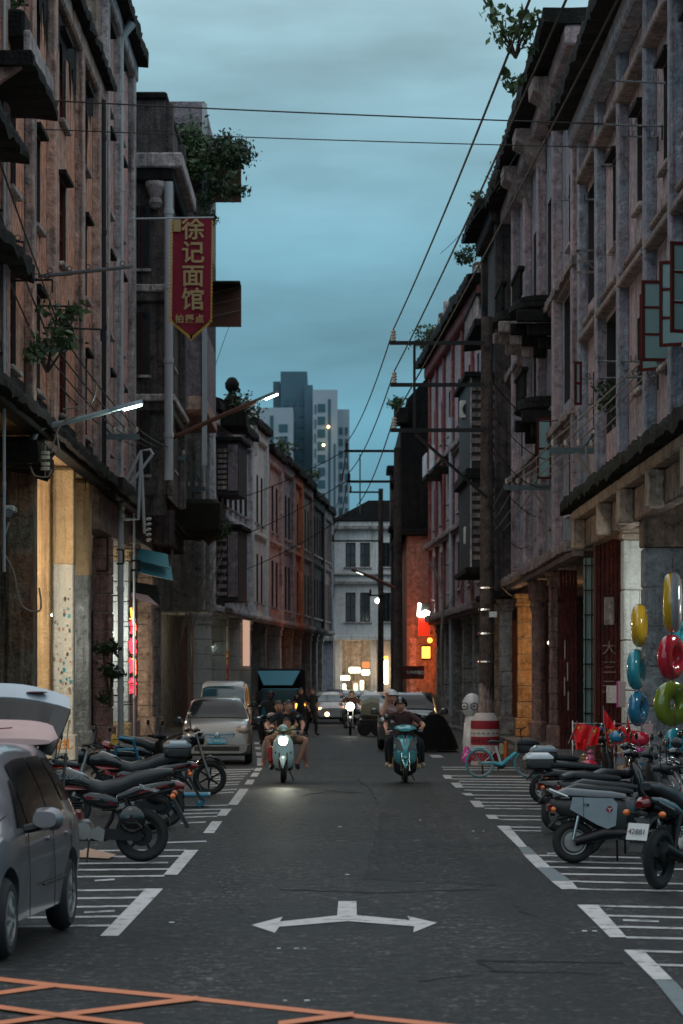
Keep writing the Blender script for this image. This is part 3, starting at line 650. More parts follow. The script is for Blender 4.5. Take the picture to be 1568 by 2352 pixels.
# inner partition walls that close the arcade bays, seen past the columns
q = FL.mb(); q.quad((74.3, -3.2, 0), (74.3, -.6, 0), (74.3, -.6, 7.1), (74.3, -3.2, 7.1)); q.build('partition_wall', M['ochre'], A)
q = FL.mb(); q.quad((67.6, -3.2, 0), (67.6, -.93, 0), (67.6, -.93, 7.1), (67.6, -3.2, 7.1)); q.build('partition_wall', M['ochre'], A)
# paint splashes left on the white pier
for i in range(46):
    z = random.uniform(.9, 4.2); x = random.uniform(-.46, -.04); r = random.uniform(.018, .05)
    k = 'blue_paint' if i % 3 == 0 else ('cardboard' if i % 3 == 1 else 'brown_stone')
    if k == 'blue_paint': k = 'toy_cyan' if i % 2 else 'teal_sheet'
    n = 9; pts = [(x-6.2+r*cos(2*pi*j/n)*random.uniform(.6, 1), z+r*1.4*sin(2*pi*j/n)*random.uniform(.6, 1.1)) for j in range(n)]
    MB().prism(pts, 66.888, 66.9).build('paint_splash', M[k], c2)
for (txt, px, py, sz, mt) in (('宝扎', 146, 1745, .26, 'toy_orange'),):
    me = text_mesh(txt, sz, .004, M[mt], bold=.006); o = local_obj('painted_letters', me, A, (-6.2-.26, 66.83-.01, .50), rot=(pi/2, 0, 0))
me = text_mesh('CMYJ', .10, .003, M['ink']); local_obj('painted_letters', me, A, (-6.5, 66.82, .27), rot=(pi/2, 0, 0))
# ---------------- second building
B2 = building('taller pink shophouse with blocky pilasters behind the long grey drainpipe', FL, 74.5, 85.4, 7.1, 20.3, 'rose',
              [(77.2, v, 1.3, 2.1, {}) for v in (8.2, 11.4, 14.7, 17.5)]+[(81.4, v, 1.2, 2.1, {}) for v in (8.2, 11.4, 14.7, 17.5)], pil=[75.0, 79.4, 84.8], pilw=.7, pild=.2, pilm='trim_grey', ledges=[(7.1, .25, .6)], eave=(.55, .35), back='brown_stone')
column(B2, FL, 78.3, 78.9, -.52, 0, 7.0, 'rose_stone', 12, base=True, cap=False)
column(B2, FL, 84.6, 85.1, -.55, 0, 6.0, 'white_stone', 8, base=True, cap=True, bm='ochre')
FL.mb().box(74.6, 85.3, -.5, -.02, 6.0, 7.08).build('beam', M['brown_stone'], B2)
# ---------------- dark weathered building with projecting bay
FC = Fac((-5.15, 0), (-5.15, 100), 'L')
M['sooty_brown'] = plaster('sooty_brown', (0.17, 0.14, 0.13), (0.095, 0.085, 0.085), (0.02, 0.02, 0.02), 0.7, 71.0)
C3 = building('sooty weathered building with a projecting bay and heavy cornice left of the red banner', FC, 85.6, 93.4, 7.6, 19.5, 'sooty_brown', [(89.4, v, 1.3, 2.1, {}) for v in (8.6, 11.8, 15.2)], pil=[86.0, 92.8], pilw=.6, pilm='sooty_brown', eave=None, arc=False, back='sooty_brown')
for z in (10.4, 13.7):
    MB().cbox(-6.2, -4.85, 85.38, 93.4, z, z+.22, .04).build('storey_ledge', M['trim_grey'], C3); MB().cbox(-6.2, -4.98, 85.45, 93.4, z-.3, z-.01, .04).build('moulding', M['sooty_brown'], C3)
for z in (8.2, 11.2, 14.4):
    MB().box(-6.12, -5.62, 85.52, 85.6, z, z+1.9).build('window', M['glass_dark'], C3); MB().box(-6.16, -5.58, 85.46, 85.51, z-.08, z).build('sill', M['trim_grey'], C3); MB().box(-5.89, -5.85, 85.48, 85.519, z, z+1.9).build('mullion', M['red_frame'], C3)
MB().lathe([(.14, 16.2), (.22, 16.35), (.16, 16.5), (.3, 16.85), (.3, 16.98)], (-5.45, 85.35, 0), 14).build('capital', M['trim_grey'], C3)
MB().cbox(-6.25, -4.62, 85.2, 93.5, 17.4, 17.85, .05).build('cornice_slab', M['trim_grey'], C3)
MB().cbox(-6.25, -4.9, 85.3, 93.5, 17.0, 17.38, .05).build('cornice', M['black_mould'], C3)
MB().cbox(-6.3, -5.1, 85.45, 93.5, 19.5, 19.72, .05).build('parapet', M['black_mould'], C3)
MB().box(-9, -5.16, 85.61, 85.9, 7.0, 7.62).build('beam', M['dark_wall'], C3)
# lit stone-block pier below it, with the narrow neighbour
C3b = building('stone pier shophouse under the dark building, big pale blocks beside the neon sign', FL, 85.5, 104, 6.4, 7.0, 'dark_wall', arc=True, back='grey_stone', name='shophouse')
column(C3b, FL, 96.0, 96.7, -.85, -.02, 6.3, 'tan_stone', 13, base=True, cap=True)
column(C3b, FL, 99.5, 100.1, -.5, 0.05, 6.3, 'grey_stone', 15, base=True, cap=True)
column(C3b, FL, 89.5, 90.1, -.5, -.1, 6.3, 'brown_stone', 8, base=True, cap=True)
# ---------------- grey tiled block with boxed balcony
FD = Fac((-4.45, 0), (-4.45, 200), 'L')
D4 = thing('apartment_block', 'tall grey tiled apartment block overhanging the street with metal window canopies', 'building', (-6, 98, 0))
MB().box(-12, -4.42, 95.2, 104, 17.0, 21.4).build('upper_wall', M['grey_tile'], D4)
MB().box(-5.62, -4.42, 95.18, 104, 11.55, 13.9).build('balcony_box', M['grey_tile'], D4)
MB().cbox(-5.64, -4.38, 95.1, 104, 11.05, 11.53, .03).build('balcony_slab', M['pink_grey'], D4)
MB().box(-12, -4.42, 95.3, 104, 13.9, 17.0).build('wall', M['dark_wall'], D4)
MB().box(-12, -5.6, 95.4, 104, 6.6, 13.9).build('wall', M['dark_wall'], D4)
MB().box(-4.50, -4.34, 95.0, 95.16, 9.2, 21.3).build('corner_pipe', M['pvc'], D4)
for z0, z1 in ((14.05, 15.45), (18.3, 19.9)):
    o = MB().box(-4.42, -3.25, 95.6, 96.9, z1-.05, z1).build('window_canopy', M['black_metal'], D4)
    MB().box(-4.42, -3.25, 96.85, 96.9, z0, z1-.051).build('canopy_panel', M['rust'], D4)
    for k in range(3): MB().tube([(-4.42, 96.7, z0+.3+.4*k), (-3.3, 96.7, z0+.55+.4*k)], .02, 5).build('canopy_strut', M['alloy'], D4)
for (x0, x1, z0, z1) in ((-5.35, -4.7, 14.3, 16.4),):
    MB().box(x0, x1, 95.24, 95.31, z0, z1).build('window', M['glass_dark'], D4)
# ---------------- bending left row
FB = Fac((-4.7, 105), (-0.35, 165), 'L')
def tB(px):
    k = (774-px)/F; return (4.7-105*k)/(60*k+4.35)*FB.len
eL = [0, tB(573), tB(609), tB(643), tB(670), tB(690), tB(713), tB(740), tB(758)]
def rowhouse(i, label, mat, vt, ow, frame='shutter_and_shade_dark', pilm=None, **k):
    a, b = eL[i], eL[i+1]; L = b-a; n = max(2, int(L/1.9)); us = [a+.5+(L-1)*(j+.5)/n for j in range(n)]; ow *= .85
    return building(label, FB, a+.02, b-.02, 4.6, vt, mat, ops_grid(us, (5.35, 8.75), ow, 2.1, {'nv': 2, 'nh': 1, 'fm': frame, 'hood': False}), pil=[a+.25, b-.25], pilw=.4, pild=.18, pilm=pilm or mat, ledges=[(4.6, .18, .32), (8.2, .14, .15)], eave=(.4, .28), arcd=2.6, **{'ledgem': pilm or mat, 'back': 'grey_stone', **k})
R5_ = rowhouse(0, 'pale blue white shophouse with two dark boxed bay windows, roof overgrown', 'white_blue', 11.9, 1.2, pilm='white_blue')
for v0, v1 in ((9.0, 11.0), (5.0, 7.7)):
    FB.mb().box(eL[0]+2.2, eL[0]+5.2, .0, .85, v0, v1).build('bay_window', M['shutter_and_shade_dark'], R5_)
    for k in range(8): z = v0+.2+(v1-v0-.4)*k/8; FB.mb().box(eL[0]+2.12, eL[0]+2.19, .06, .40, z, z+.13).build('louvre_slat', M['brown_grey'], R5_)
    FB.mb().box(eL[0]+2.13, eL[0]+2.195, .45, .82, v0+.15, v1-.1).build('bay_panel', M['grey_tile'], R5_)
    FB.mb().cbox(eL[0]+2.0, eL[0]+5.4, .0, 1.0, v1+.01, v1+.18, .03).build('bay_roof', M['black_mould'], R5_)
R6_ = rowhouse(1, 'narrow bright white shophouse with a single window on each floor', 'white_old', 12.6, .9, pilm='white_old', back='white_old')
R7_ = rowhouse(2, 'faded pink shophouse with three bays and black ledges', 'pale_rose', 12.0, 1.1, pilm='pale_rose')
R8_ = rowhouse(3, 'grey white shophouse between the pink one and the orange one', 'blue_grey', 12.1, 1.1)
R9_ = rowhouse(4, 'vivid orange plaster shophouse in the bending row', 'orange_plaster', 12.0, .9, pilm='orange_plaster')
R10_ = rowhouse(5, 'brown grey shophouse right of the orange one', 'brown_grey', 11.9, .9)
R11_ = rowhouse(6, 'sooty dark shophouse near the end of the bending row', 'dark_wall', 11.6, .9)
R12_ = rowhouse(7, 'last pale grey shophouse of the left row', 'brown_grey', 11.4, .9)
for i, bb in enumerate((R5_, R6_, R7_, R8_, R9_, R10_, R11_, R12_)):
    a, b = eL[i], eL[i+1]; L = b-a; n = max(1, int(L/3.6))
    ms = ['white_stone', 'white_stone', 'grey_stone', 'white_stone', 'grey_stone', 'grey_stone', 'grey_stone', 'grey_stone'][i]
    for j in range(n): column(bb, FB, a+.1+L*j/n, a+.7+L*j/n, -.6, 0.02, 4.5, ms, 6 if i < 4 else 0, base=True, cap=True)
# gable of the white house rising over the roofs and the finial
MB().prism([(-4.3, 11.5), (-3.35, 11.5), (-3.35, 13.0), (-3.6, 13.9), (-4.3, 13.2)], 119.8, 120.3).build('gable', M['white_old'], R6_)
# ---------------- end of the street
E1 = thing('corner_building', 'white three storey corner building closing the end of the street above the lit shop', 'building', (2, 176, 0))
FE = Fac((-.15, 176), (6.2, 176.001), 'R'); FE.n = Vector((0, -1)); FE.rz = atan2(-1, 0)-pi/2
opE = [(x, v, .62, h, {'nv': 2, 'nh': 2, 'fm': 'shutter_and_shade_dark', 'hood': False}) for x in (.95, 1.85, 3.15, 4.1) for v, h in ((5.6, 1.8), (9.0, 1.5))]
wb = wall_open(FE, 0, 6.3, 4.55, 11.8, opE); wb.build('wall', M['white_old'], E1, weld=True); wb.reveal.build('shaded_window_reveals', M['shutter_and_shade_dark'], E1)['kind'] = 'stuff'  # dark reveal colour covers both frames and painted-in shade
for o in opE: add_window(E1, FE, o[0], o[1], o[2], o[3], **o[4])
for v, h, w in ((4.45, .3, .5), (7.9, .2, .3), (11.3, .25, .45), (8.45, .12, .2)):
    FE.mb().cbox(-.1, 6.4, -.02, w, v, v+h, .03).build('ledge', M['grey_stone'] if v > 5 else M['white_old'], E1)
MB().prism([(-.4, 11.85), (6.6, 11.85), (4.6, 13.1), (1.9, 13.1)], 175.8, 186).build('roof', M['roof_tile'], E1)
MB().box(-.15, 6.2, 176.2, 186, 4.6, 11.8).build('block', M['white_old'], E1)
for x in (-.1, 2.05, 4.5): MB().cbox(x, x+.36, 175.9, 176.3, 0, 4.45, .02).build('column', M['white_old'], E1)
MB().box(-.15, 6.3, 179.0, 179.2, 0, 4.5).build('shop_wall', M['brown_stone'], E1)
MB().box(.9, 1.7, 178.7, 179.0, .4, 1.9).build('shop_shelf', M['cardboard'], E1)
MB().box(2.5, 4.4, 176.6, 176.8, 0, 4.4).build('pier_wall', M['white_old'], E1)
E2 = thing('corner_building', 'narrow bluish building squeezed beside the white corner building', 'building', (-.6, 172, 0))
MB().box(-3.5, -.2, 171, 184, 0, 11.6).build('wall', M['blue_grey'], E2)
MB().cbox(-3.6, -.1, 170.7, 184, 11.6, 12.0, .05).build('parapet', M['black_mould'], E2)
for z in (5.2, 8.4): MB().box(-.55, -.33, 170.93, 171.01, z, z+1.9).build('window', M['glass_dark'], E2)
MB().cbox(-3.6, -.15, 170.6, 171, 4.3, 4.6, .04).build('ledge', M['grey_stone'], E2)
# ---------------- right row
FR = Fac((6.0, 0), (6.0, 100), 'R')
pR = [43, 46.2, 49.6, 53.7, 58.8, 63.8, 68.4]
oR = []
for a, b in zip(pR, pR[1:]):
    for v in (7.8, 11.4):
        if abs((a+b)/2-47.9) < .2 and v < 8: continue
        if a == 58.8 and v < 8: oR.append((61.3, 7.5, 4.2, 2.5, {'void': 1})); continue
        if a == 63.8 and v > 8: oR.append((66.1, 11.0, 3.9, 2.7, {'void': 1})); continue
        oR.append(((a+b)/2, v, 1.3, 1.9 if v > 8 else 1.45, {'hood': v > 8, 'nh': 3}))
oR.append((47.7, 7.8, 1.4, 1.45, {'hood': False, 'nh': 3}))
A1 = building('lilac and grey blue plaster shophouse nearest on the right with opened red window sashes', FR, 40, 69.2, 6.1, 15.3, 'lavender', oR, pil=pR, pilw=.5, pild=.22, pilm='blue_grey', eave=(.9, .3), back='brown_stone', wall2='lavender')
for v, h, w in ((10.1, .16, .25), (10.5, .12, .15), (13.9, .2, .3)):
    for a, b in zip(pR, pR[1:]): FR.mb().cbox(a+.26, b-.26, -.02, w, v, v+h, .03).build('string_course', M['brown_grey'], A1)
FR.mb().rough(43, 67.5, -.1, .72, 6.05, 6.30, .035, .05, .3).build('mossy_ledge', M['moss'], A1)
FR.mb().cbox(43, 67.5, -.1, .45, 5.80, 6.03, .04).build('moulding', M['tan_stone'], A1)
FR.mb().cbox(43, 67.5, -.1, .2, 5.15, 5.78, .03).build('frieze', M['brown_stone'], A1)
for u in (45.2, 50.4, 55.6, 60.0, 66.4):
    FR.mb().cbox(u, u+.5, .2, .5, 5.1, 5.78, .03).build('bracket', M['tan_stone'], A1)
column(A1, FR, 55.3, 56.0, -.9, .02, 4.6, 'blue_stone', 5, base=True, cap=False)
FR.mb().cbox(55.25, 56.1, -.95, .05, 4.62, 5.5, .03).build('capital', M['brown_stone'], A1)
FR.mb().cbox(55.2, 56.15, -1.0, .12, 5.5, 5.78, .04).build('capital', M['rust'], A1)
column(A1, FR, 59.4, 60.0, -.46, .02, 5.4, 'white_stone', 4, base=True, cap=True, bm='tan_stone')
for k, (u, w0, w1) in enumerate(((66.0, -.60, 0.0),)):
    b_ = thing('wooden_panel', 'dark red lacquered plank wall panel with faded carved lettering beside the white stone pier', 'wall panel', FR.T(u, 0, 0))
    n = 6
    for i in range(n): FR.mb().cbox(u-.06, u, w0+(w1-w0)*i/n+.006, w0+(w1-w0)*(i+1)/n-.006, .15, 5.25, .006).build('plank', M['red_wood'], b_)
    FR.mb().box(u, u+.06, w0, w1, .14, 5.3).build('backing', M['red_wood'], b_)
    FR.mb().cbox(u-.10, u, w1, w1+.06, .14, 5.3, .01).build('frame', M['rust'], b_)
    for z, tx in ((3.55, '日'), (2.75, '大'), (2.3, '三'), (1.85, '元')):
        me = text_mesh(tx, .34, .01, M['brown_stone']); local_obj('carved_letter', me, b_, (6.0+.30, u-.075, z), rot=(pi/2, 0, 0))
    MB().cbox(6.18, 6.42, u-.09, u-.062, 3.3, 3.95, .01).build('worn_crest', M['grey_stone'], b_)
cg = thing('lattice_window', 'tall blue grey lattice glass panel between the two dark red plank walls', 'window', FR.T(69.3, 0, 0))
FR.mb().box(69.3, 69.35, -.5, 0, .5, 5.0).build('pane', M['glass_green'], cg)
for i in range(4): FR.mb().box(69.24, 69.3, -.5+.15*i, -.48+.15*i, .5, 5.0).build('mullion', M['black_metal'], cg)
for i in range(8): FR.mb().box(69.23, 69.3, -.5, 0, .6+.6*i, .63+.6*i).build('rail', M['black_metal'], cg)
b_ = thing('wooden_panel', 'second dark red plank wall panel with streaks of old white paint, further down the arcade', 'wall panel', FR.T(76.9, 0, 0))
for i in range(5): FR.mb().cbox(76.84, 76.9, -.48+.096*i+.005, -.48+.096*(i+1)-.005, .15, 5.0, .006).build('plank', M['red_wood'], b_)
FR.mb().cbox(76.82, 76.98, -.5, .03, 5.0, 5.15, .01).build('cap_rail', M['tan_stone'], b_)
for zz, xx in ((1.6, 6.12), (2.0, 6.2), (2.6, 6.13), (1.2, 6.22)): MB().cbox(xx, xx+.03, 76.825, 76.838, zz, zz+.5, .004).build('paint_streak', M['white_wash'], b_)
A2 = building('rose grey shophouse with a deep dark eave above curved balconies on the right', FR, 69.4, 96.9, 5.2, 17.9, 'blue_grey',
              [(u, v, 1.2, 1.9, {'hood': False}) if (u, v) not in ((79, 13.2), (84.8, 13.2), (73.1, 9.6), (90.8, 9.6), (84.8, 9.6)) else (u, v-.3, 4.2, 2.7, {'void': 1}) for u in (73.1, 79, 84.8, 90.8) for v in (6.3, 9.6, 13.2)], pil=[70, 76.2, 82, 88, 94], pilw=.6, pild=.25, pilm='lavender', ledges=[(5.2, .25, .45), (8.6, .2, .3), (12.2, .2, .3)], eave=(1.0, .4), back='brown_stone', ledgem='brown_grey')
for u, v, w in ((80.5, 12.4, 1.15), (80.5, 9.6, 1.0), (87, 12.9, 1.3)):
    q = FR.mb(); n = 10
    for lay, (vv, sc_) in enumerate(((v, 1.0), (v+.16, .9))):
        pts = [(u-1.8, 0)]+[(u+1.8*cos(pi-pi*i/n), w*sc_*sin(pi*i/n)**.6) for i in range(1, n)]+[(u+1.8, 0)]
        q.prism([(a, b) for a, b in pts], vv, vv+.14, 'z')
    q.build('balcony_slab', M['black_mould'], A2)
    q = FR.mb()
    for k in range(3):
        z = v-.1-.35*k; q.cbox(u-1.7+.2*k, u-1.5+.2*k, 0, w*(.9-.28*k), z-.34, z, .03)
        q.cbox(u+1.3-.2*k, u+1.5-.2*k, 0, w*(.9-.28*k), z-.34, z, .03)
    q.build('corbel', M['brown_grey'] if u > 85 else M['black_mould'], A2)['kind'] = 'stuff'
    q = FR.mb()
    for k in range(9): q.cbox(u-1.6+.4*k, u-1.5+.4*k, w*.75, w*.75+.1, v+.3, v+1.0, .02)
    q.cbox(u-1.7, u+1.75, w*.7, w*.7+.2, v+1.0, v+1.12, .02); o = q.build('balustrade', M['black_mould'], A2)
for k, u in enumerate((74.5, 81.5, 87.5)):   # carved S shaped corbels under the eave
    q = FR.mb(); q.prism([(0.02, 16.6), (.14, 16.65), (.22, 16.9), (.45, 17.1), (.62, 17.35), (.88, 17.5), (.9, 17.85), (.02, 17.85)], u, u+1.6, 'x'); q.build('eave_bracket', M['brown_grey'], A2)
column(A2, FR, 79.9, 80.5, -.2, .02, 5.1, 'rose_stone', 9, base=True, cap=True)
cr = fac_u = 87.9
q = MB(); q.lathe([(.28, .14), (.28, .7), (.22, .75), (.22, 4.1), (.25, 4.2), (.30, 4.3), (.24, 4.4), (.33, 4.6), (.33, 5.1)], (6.22, 87.9, 0), 20); q.build('round_column', M['rose_stone'], A2, smooth=True)
column(A2, FR, 94.7, 95.2, -.5, 0.0, 4.9, 'orange_stone', 7, base=True, cap=True)
# protruding dark enclosed balconies further on
FR3 = Fac((5.6, 97), (5.5, 105.2), 'R')
A3 = building('sooty dark building with enclosed timber balconies behind the nearest power pole', FR3, 0, 8.1, 4.9, 18.0, 'sooty_brown', [(2, 6, 1, 1.8, {}), (6, 6, 1, 1.8, {})], pil=[.4, 7.6], pilm='dark_wall', eave=(.9, .3), ledges=[(4.9, .2, .4)], back='dark_wall')
for v0, v1, m_ in ((5.9, 8.9, 'shutter_and_shade_dark'), (9.3, 12.4, 'shutter_and_shade_dark')):
    FR3.mb().box(.6, 7.4, .0, 1.05, v0, v1).build('enclosed_balcony', M[m_], A3)
    FR3.mb().cbox(.4, 7.6, .0, 1.25, v1+.005, v1+.2, .03).build('balcony_roof', M['black_mould'], A3)
    FR3.mb().cbox(.5, 7.5, .0, 1.2, v0-.22, v0-.005, .03).build('balcony_floor', M['black_mould'], A3)
def slat_box(B, fac, u, w0, w1, v0, v1, n=9, m='brown_grey'):
    for k in range(n):
        z = v0+.25+(v1-v0-.4)*k/n; fac.mb().box(u-.05, u-.01, w0+.08, w1-.08, z, z+(v1-v0-.4)/n*.55).build('louvre_slat', M[m], B)
    for w in (w0, (w0+w1)/2-.03, w1-.06): fac.mb().box(u-.07, u-.055, w, w+.06, v0, v1).build('post', M['trim_grey'], B)
slat_box(A3, FR3, .6, 0, 1.05, 9.3, 12.4); slat_box(A3, FR3, .6, 0, 1.05, 5.9, 8.9)
for k in range(9):
    u = .5+.85*k; h = random.uniform(.5, 1.3); FR3.mb().cbox(u, u+random.uniform(.3, .7), -.4, random.uniform(.1, .45), 18.4, 18.4+h, .05).build('parapet_block', M['black_mould' if k % 2 else 'sooty_brown'], A3)
FR3.mb().rough(.4, 7.8, 0, .9, 14.2, 14.4, .03, .05).build('balcony_slab', M['black_mould'], A3)
for k in range(10): FR3.mb().cbox(.6+.75*k, .72+.75*k, .72, .84, 14.4, 15.2, .02).build('baluster', M['trim_grey'], A3)
FR3.mb().cbox(.5, 7.6, .68, .88, 15.2, 15.32, .02).build('balcony_rail', M['black_mould'], A3)
column(A3, FR3, .5, 1.1, -.4, .02, 4.8, 'grey_stone', 7); column(A3, FR3, 6.6, 7.2, -.4, .02, 4.8, 'tan_stone', 7)
FR4 = Fac((5.5, 105.4), (4.4, 135), 'R')
us4 = [3.2, 7.2, 12.5, 17.5, 22.0, 26.5]
A4 = building('brick red shophouse with white window bands and an overhanging dark roof', FR4, 0, 29.4, 4.7, 16.6, 'lavender', [(u, v, 1.0, 1.9, {'nv': 2, 'nh': 1, 'fm': 'pvc', 'hood': False}) for u in us4 for v in (5.8, 9.0, 12.6)],
              pil=[.3, 5.2, 10, 15, 20, 24.6, 29], pilw=.45, pild=.13, pilm='red_brick', ledges=[(4.7, .25, .5), (8.2, .18, .35), (11.6, .18, .35)], eave=(.7, .35), back='rose_stone', ledgem='brown_grey')
for k in range(22):
    u = .4+1.32*k; h = random.uniform(.3, 1.5); FR4.mb().cbox(u, u+random.uniform(.4, 1.0), -.5, random.uniform(.0, .35), 17.1, 17.1+h, .06).build('parapet_block', M[('black_mould', 'trim_grey', 'sooty_brown')[k % 3]], A4)
for u in us4: FR4.mb().box(u-.75, u+.75, .0, .06, 7.75, 8.1).build('white_band', M['white_old'], A4)
for u in (17.5, 22): FR4.mb().box(u-1.3, u+1.3, 0, .8, 11.0, 11.15).build('balcony_slab', M['black_mould'], A4); FR4.mb().box(u-1.3, u+1.3, .75, .8, 11.15, 12.1).build('balcony_screen', M['white_blue'], A4)
for u in (.2, 5, 10, 15, 20, 25): column(A4, FR4, u, u+.6, -.5, .02, 4.6, 'grey_stone', 6)
M['salmon'] = plaster('salmon_plaster', (0.50, 0.25, 0.18), (0.40, 0.21, 0.16), (0.10, 0.07, 0.06), 0.4, 61.0)
A5 = thing('gable_building', 'building with a sooty black gable wall over a lower storey of orange pink plaster', 'building', (4, 136, 0))
MB().prism([(3.0, 8.9), (12, 8.9), (12, 17.5), (4.5, 16.7), (3.3, 15.4), (3.0, 14.2)], 135.6, 150).build('gable_wall', M['black_mould'], A5)
MB().box(3.3, 12, 135.62, 150, 0, 8.88).build('lower_wall', M['salmon'], A5)
MB().cbox(2.8, 4.6, 135.3, 150, 8.9, 9.2, .04).build('ledge', M['black_mould'], A5)
MB().cbox(2.7, 3.4, 135.2, 136.8, 14.2, 15.0, .06).build('planter_ledge', M['black_mould'], A5)
MB().box(3.4, 3.75, 135.5, 135.62, 0.1, 4.0).build('door_frame', M['rose'], A5)
A6 = thing('arched_building', 'dark silhouetted building with an open arch beside the second power pole', 'building', (2.8, 150, 0))
q = MB()
for x0, x1, z0, z1 in ((2.8, 3.1, 9, 12.6), (3.6, 4.2, 0, 12.6), (2.8, 4.2, 12.1, 13.0), (2.85, 4.2, 0, 10.2)): q.box(x0, x1, 150.5, 153, z0, z1)
q.build('wall', M['dark_wall'], A6)
n = 8; MB().prism([(3.1, 12.1), (3.1, 11.7)]+[(3.35-.25*cos(pi*i/n), 11.75+.3*sin(pi*i/n)) for i in range(n+1)]+[(3.6, 11.7), (3.6, 12.1)], 150.52, 152.9).build('arch', M['dark_wall'], A6)
MB().cbox(2.6, 4.3, 150.2, 153.2, 13.0, 13.35, .05).build('cornice', M['black_mould'], A6)
MB().cbox(2.7, 4.3, 150.2, 153.2, 9.9, 10.15, .05).build('ledge', M['black_mould'], A6)
# ---------------- distant towers
def tower(label, px0, px1, pyt, D, mat, wins, nm='high_rise', dep=25):
    a = at(px0, pyt, D); b = at(px1, 1560, D)
    T = thing(nm, label, 'building', ((a.x+b.x)/2, D, 0))
    MB().box(a.x, b.x, D, D+dep, -2, a.z).build('tower_block', M[mat], T)
    for (f0, f1, v0, v1, n, m_) in wins:
        x0, x1 = a.x+(b.x-a.x)*f0, a.x+(b.x-a.x)*f1
        for k in range(n):
            z = v0+(v1-v0)*k/n
            MB().box(x0, x1, D-.25, D-.02, z, z+(v1-v0)/n*(.62 if n > 1 else 1)).build('window', M[m_], T)
    return T
M['tower_blue_haze'] = plain('tower_blue_haze', (0.05, 0.115, 0.155), 0.4, var=0.1, scale=.1)  # distance haze is put into these tower colours as a blue tint
M['tower_white_haze'] = plain('tower_white_haze', (0.33, 0.41, 0.46), 0.7, var=0.1, scale=.1)
M['tower_glass_haze'] = plain('tower_glass_haze', (0.03, 0.10, 0.13), 0.3, var=0.1, scale=.1)
tower('dark haze blue high rise, tallest tower on the skyline', 645, 706, 853, 720, 'tower_blue_haze', [(.12, .3, 30, 74, 16, 'tower_glass_haze'), (.42, .56, 30, 74, 16, 'tower_glass_haze'), (.7, .88, 30, 74, 16, 'tower_glass_haze')])
tower('slim dark haze blue stair tower just left of the tallest high rise', 628, 644, 876, 728, 'tower_blue_haze', [])
tower('white high rise with rows of balcony windows right of the tallest tower', 719, 776, 895, 700, 'tower_white_haze', [(.08, .13, 24, 71, 13, 'tower_blue_haze'), (.2, .5, 24, 71, 15, 'tower_glass_haze'), (.62, .72, 20, 71, 1, 'tower_glass_haze'), (.84, .92, 22, 60, 1, 'tower_glass_haze')])
tower('lower white high rise at the right edge of the skyline', 776, 801, 940, 710, 'tower_white_haze', [(.15, .38, 20, 66, 16, 'tower_glass_haze'), (.6, .85, 20, 66, 16, 'tower_glass_haze')])
tower('low white high rise on the left of the skyline behind the street lamp', 589, 673, 936, 690, 'tower_white_haze', [(.38, .47, 30, 66, 1, 'tower_glass_haze'), (.08, .26, 30, 65, 12, 'tower_glass_haze'), (.62, .86, 30, 65, 12, 'tower_glass_haze')])
tower('dark haze blue narrow slab between the tallest tower and the white one', 700, 719, 884, 715, 'tower_blue_haze', [])
MB().ball(at(755, 980, 698), .35, 8).build('lit_window', M['warm_light']); o = bpy.data.objects['lit_window']; tag(o, 'small lit window high on the white tower, upper one', 'lit window'); settle(o)
o = MB().ball(at(744, 1022, 698), .35, 8).build('lit_window', M['warm_light']); tag(o, 'small lit window on the white tower, lower one', 'lit window'); settle(o)
# ============================================================ PIPES, RACKS, LAMPS, POLES, WIRES
def single(name, mb, mat, label, cat, group=None, smooth=True):
    o = mb.build(name, mat, None, smooth=smooth); tag(o, label, cat, group); settle(o); return o
def pipe(label, x, y, z0, z1, r, mat='pvc', joints=4):
    P = thing('drainpipe', label, 'pipe', (x, y, z0))
    MB().tube([(x, y, z0), (x, y, z1)], r, 12).build('pipe', M[mat], P, smooth=True)
    for k in range(joints):
        z = z0+(z1-z0)*(k+.6)/joints
        MB().lathe([(r, -.08), (r*1.18, -.07), (r*1.18, .07), (r, .08)], (x, y, z), 12).build('pipe_joint', M[mat], P, smooth=True)
        MB().box(x-.3, x-r*.5, y-.02, y+.02, z-.2, z-.16).build('pipe_clip', M['black_metal'], P)
    return P
pipe('long pale grey drainpipe running the full height of the left pink shophouses', -6.02, 79.2, .1, 19.6, .085, joints=7)
p = MB().tube([(-6.02, 79.2, 19.6), (-6.0, 79.2, 19.9), (-5.72, 79.3, 20.35)], [.085, .09, .14], 12); single('pipe_elbow', p, M['pvc'], 'flared elbow at the top of the long pale drainpipe under the eave', 'pipe')
pipe('black drainpipe on the faded pink facade left of the long pale one', -6.0, 72.9, 7.2, 16.9, .09, 'black_metal', 4)
pipe('thin pale pipe at the very left edge of the picture', -6.05, 51.7, 4.0, 17, .03, 'pvc', 5)
pipe('blue grey pipe on the black weathered building', -5.02, 84.9, 8.0, 16.9, .13, 'pvc', 4)
pipe('thin white pipe beside the moss covered stone column', -5.98, 83.9, .1, 7.0, .035, 'pvc', 3)
pipe('white pipe on the brick red facade right of the second pole', 4.75, 119, .5, 13, .09, 'pvc', 5)
pipe('pale pipe climbing the corner of the grey tiled block', -4.9, 104.6, 4.6, 13, .07, 'pvc', 3)
pipe('slim grey conduit down the pier near the striped barrel', 5.35, 98, .1, 8, .05, 'pvc', 4)
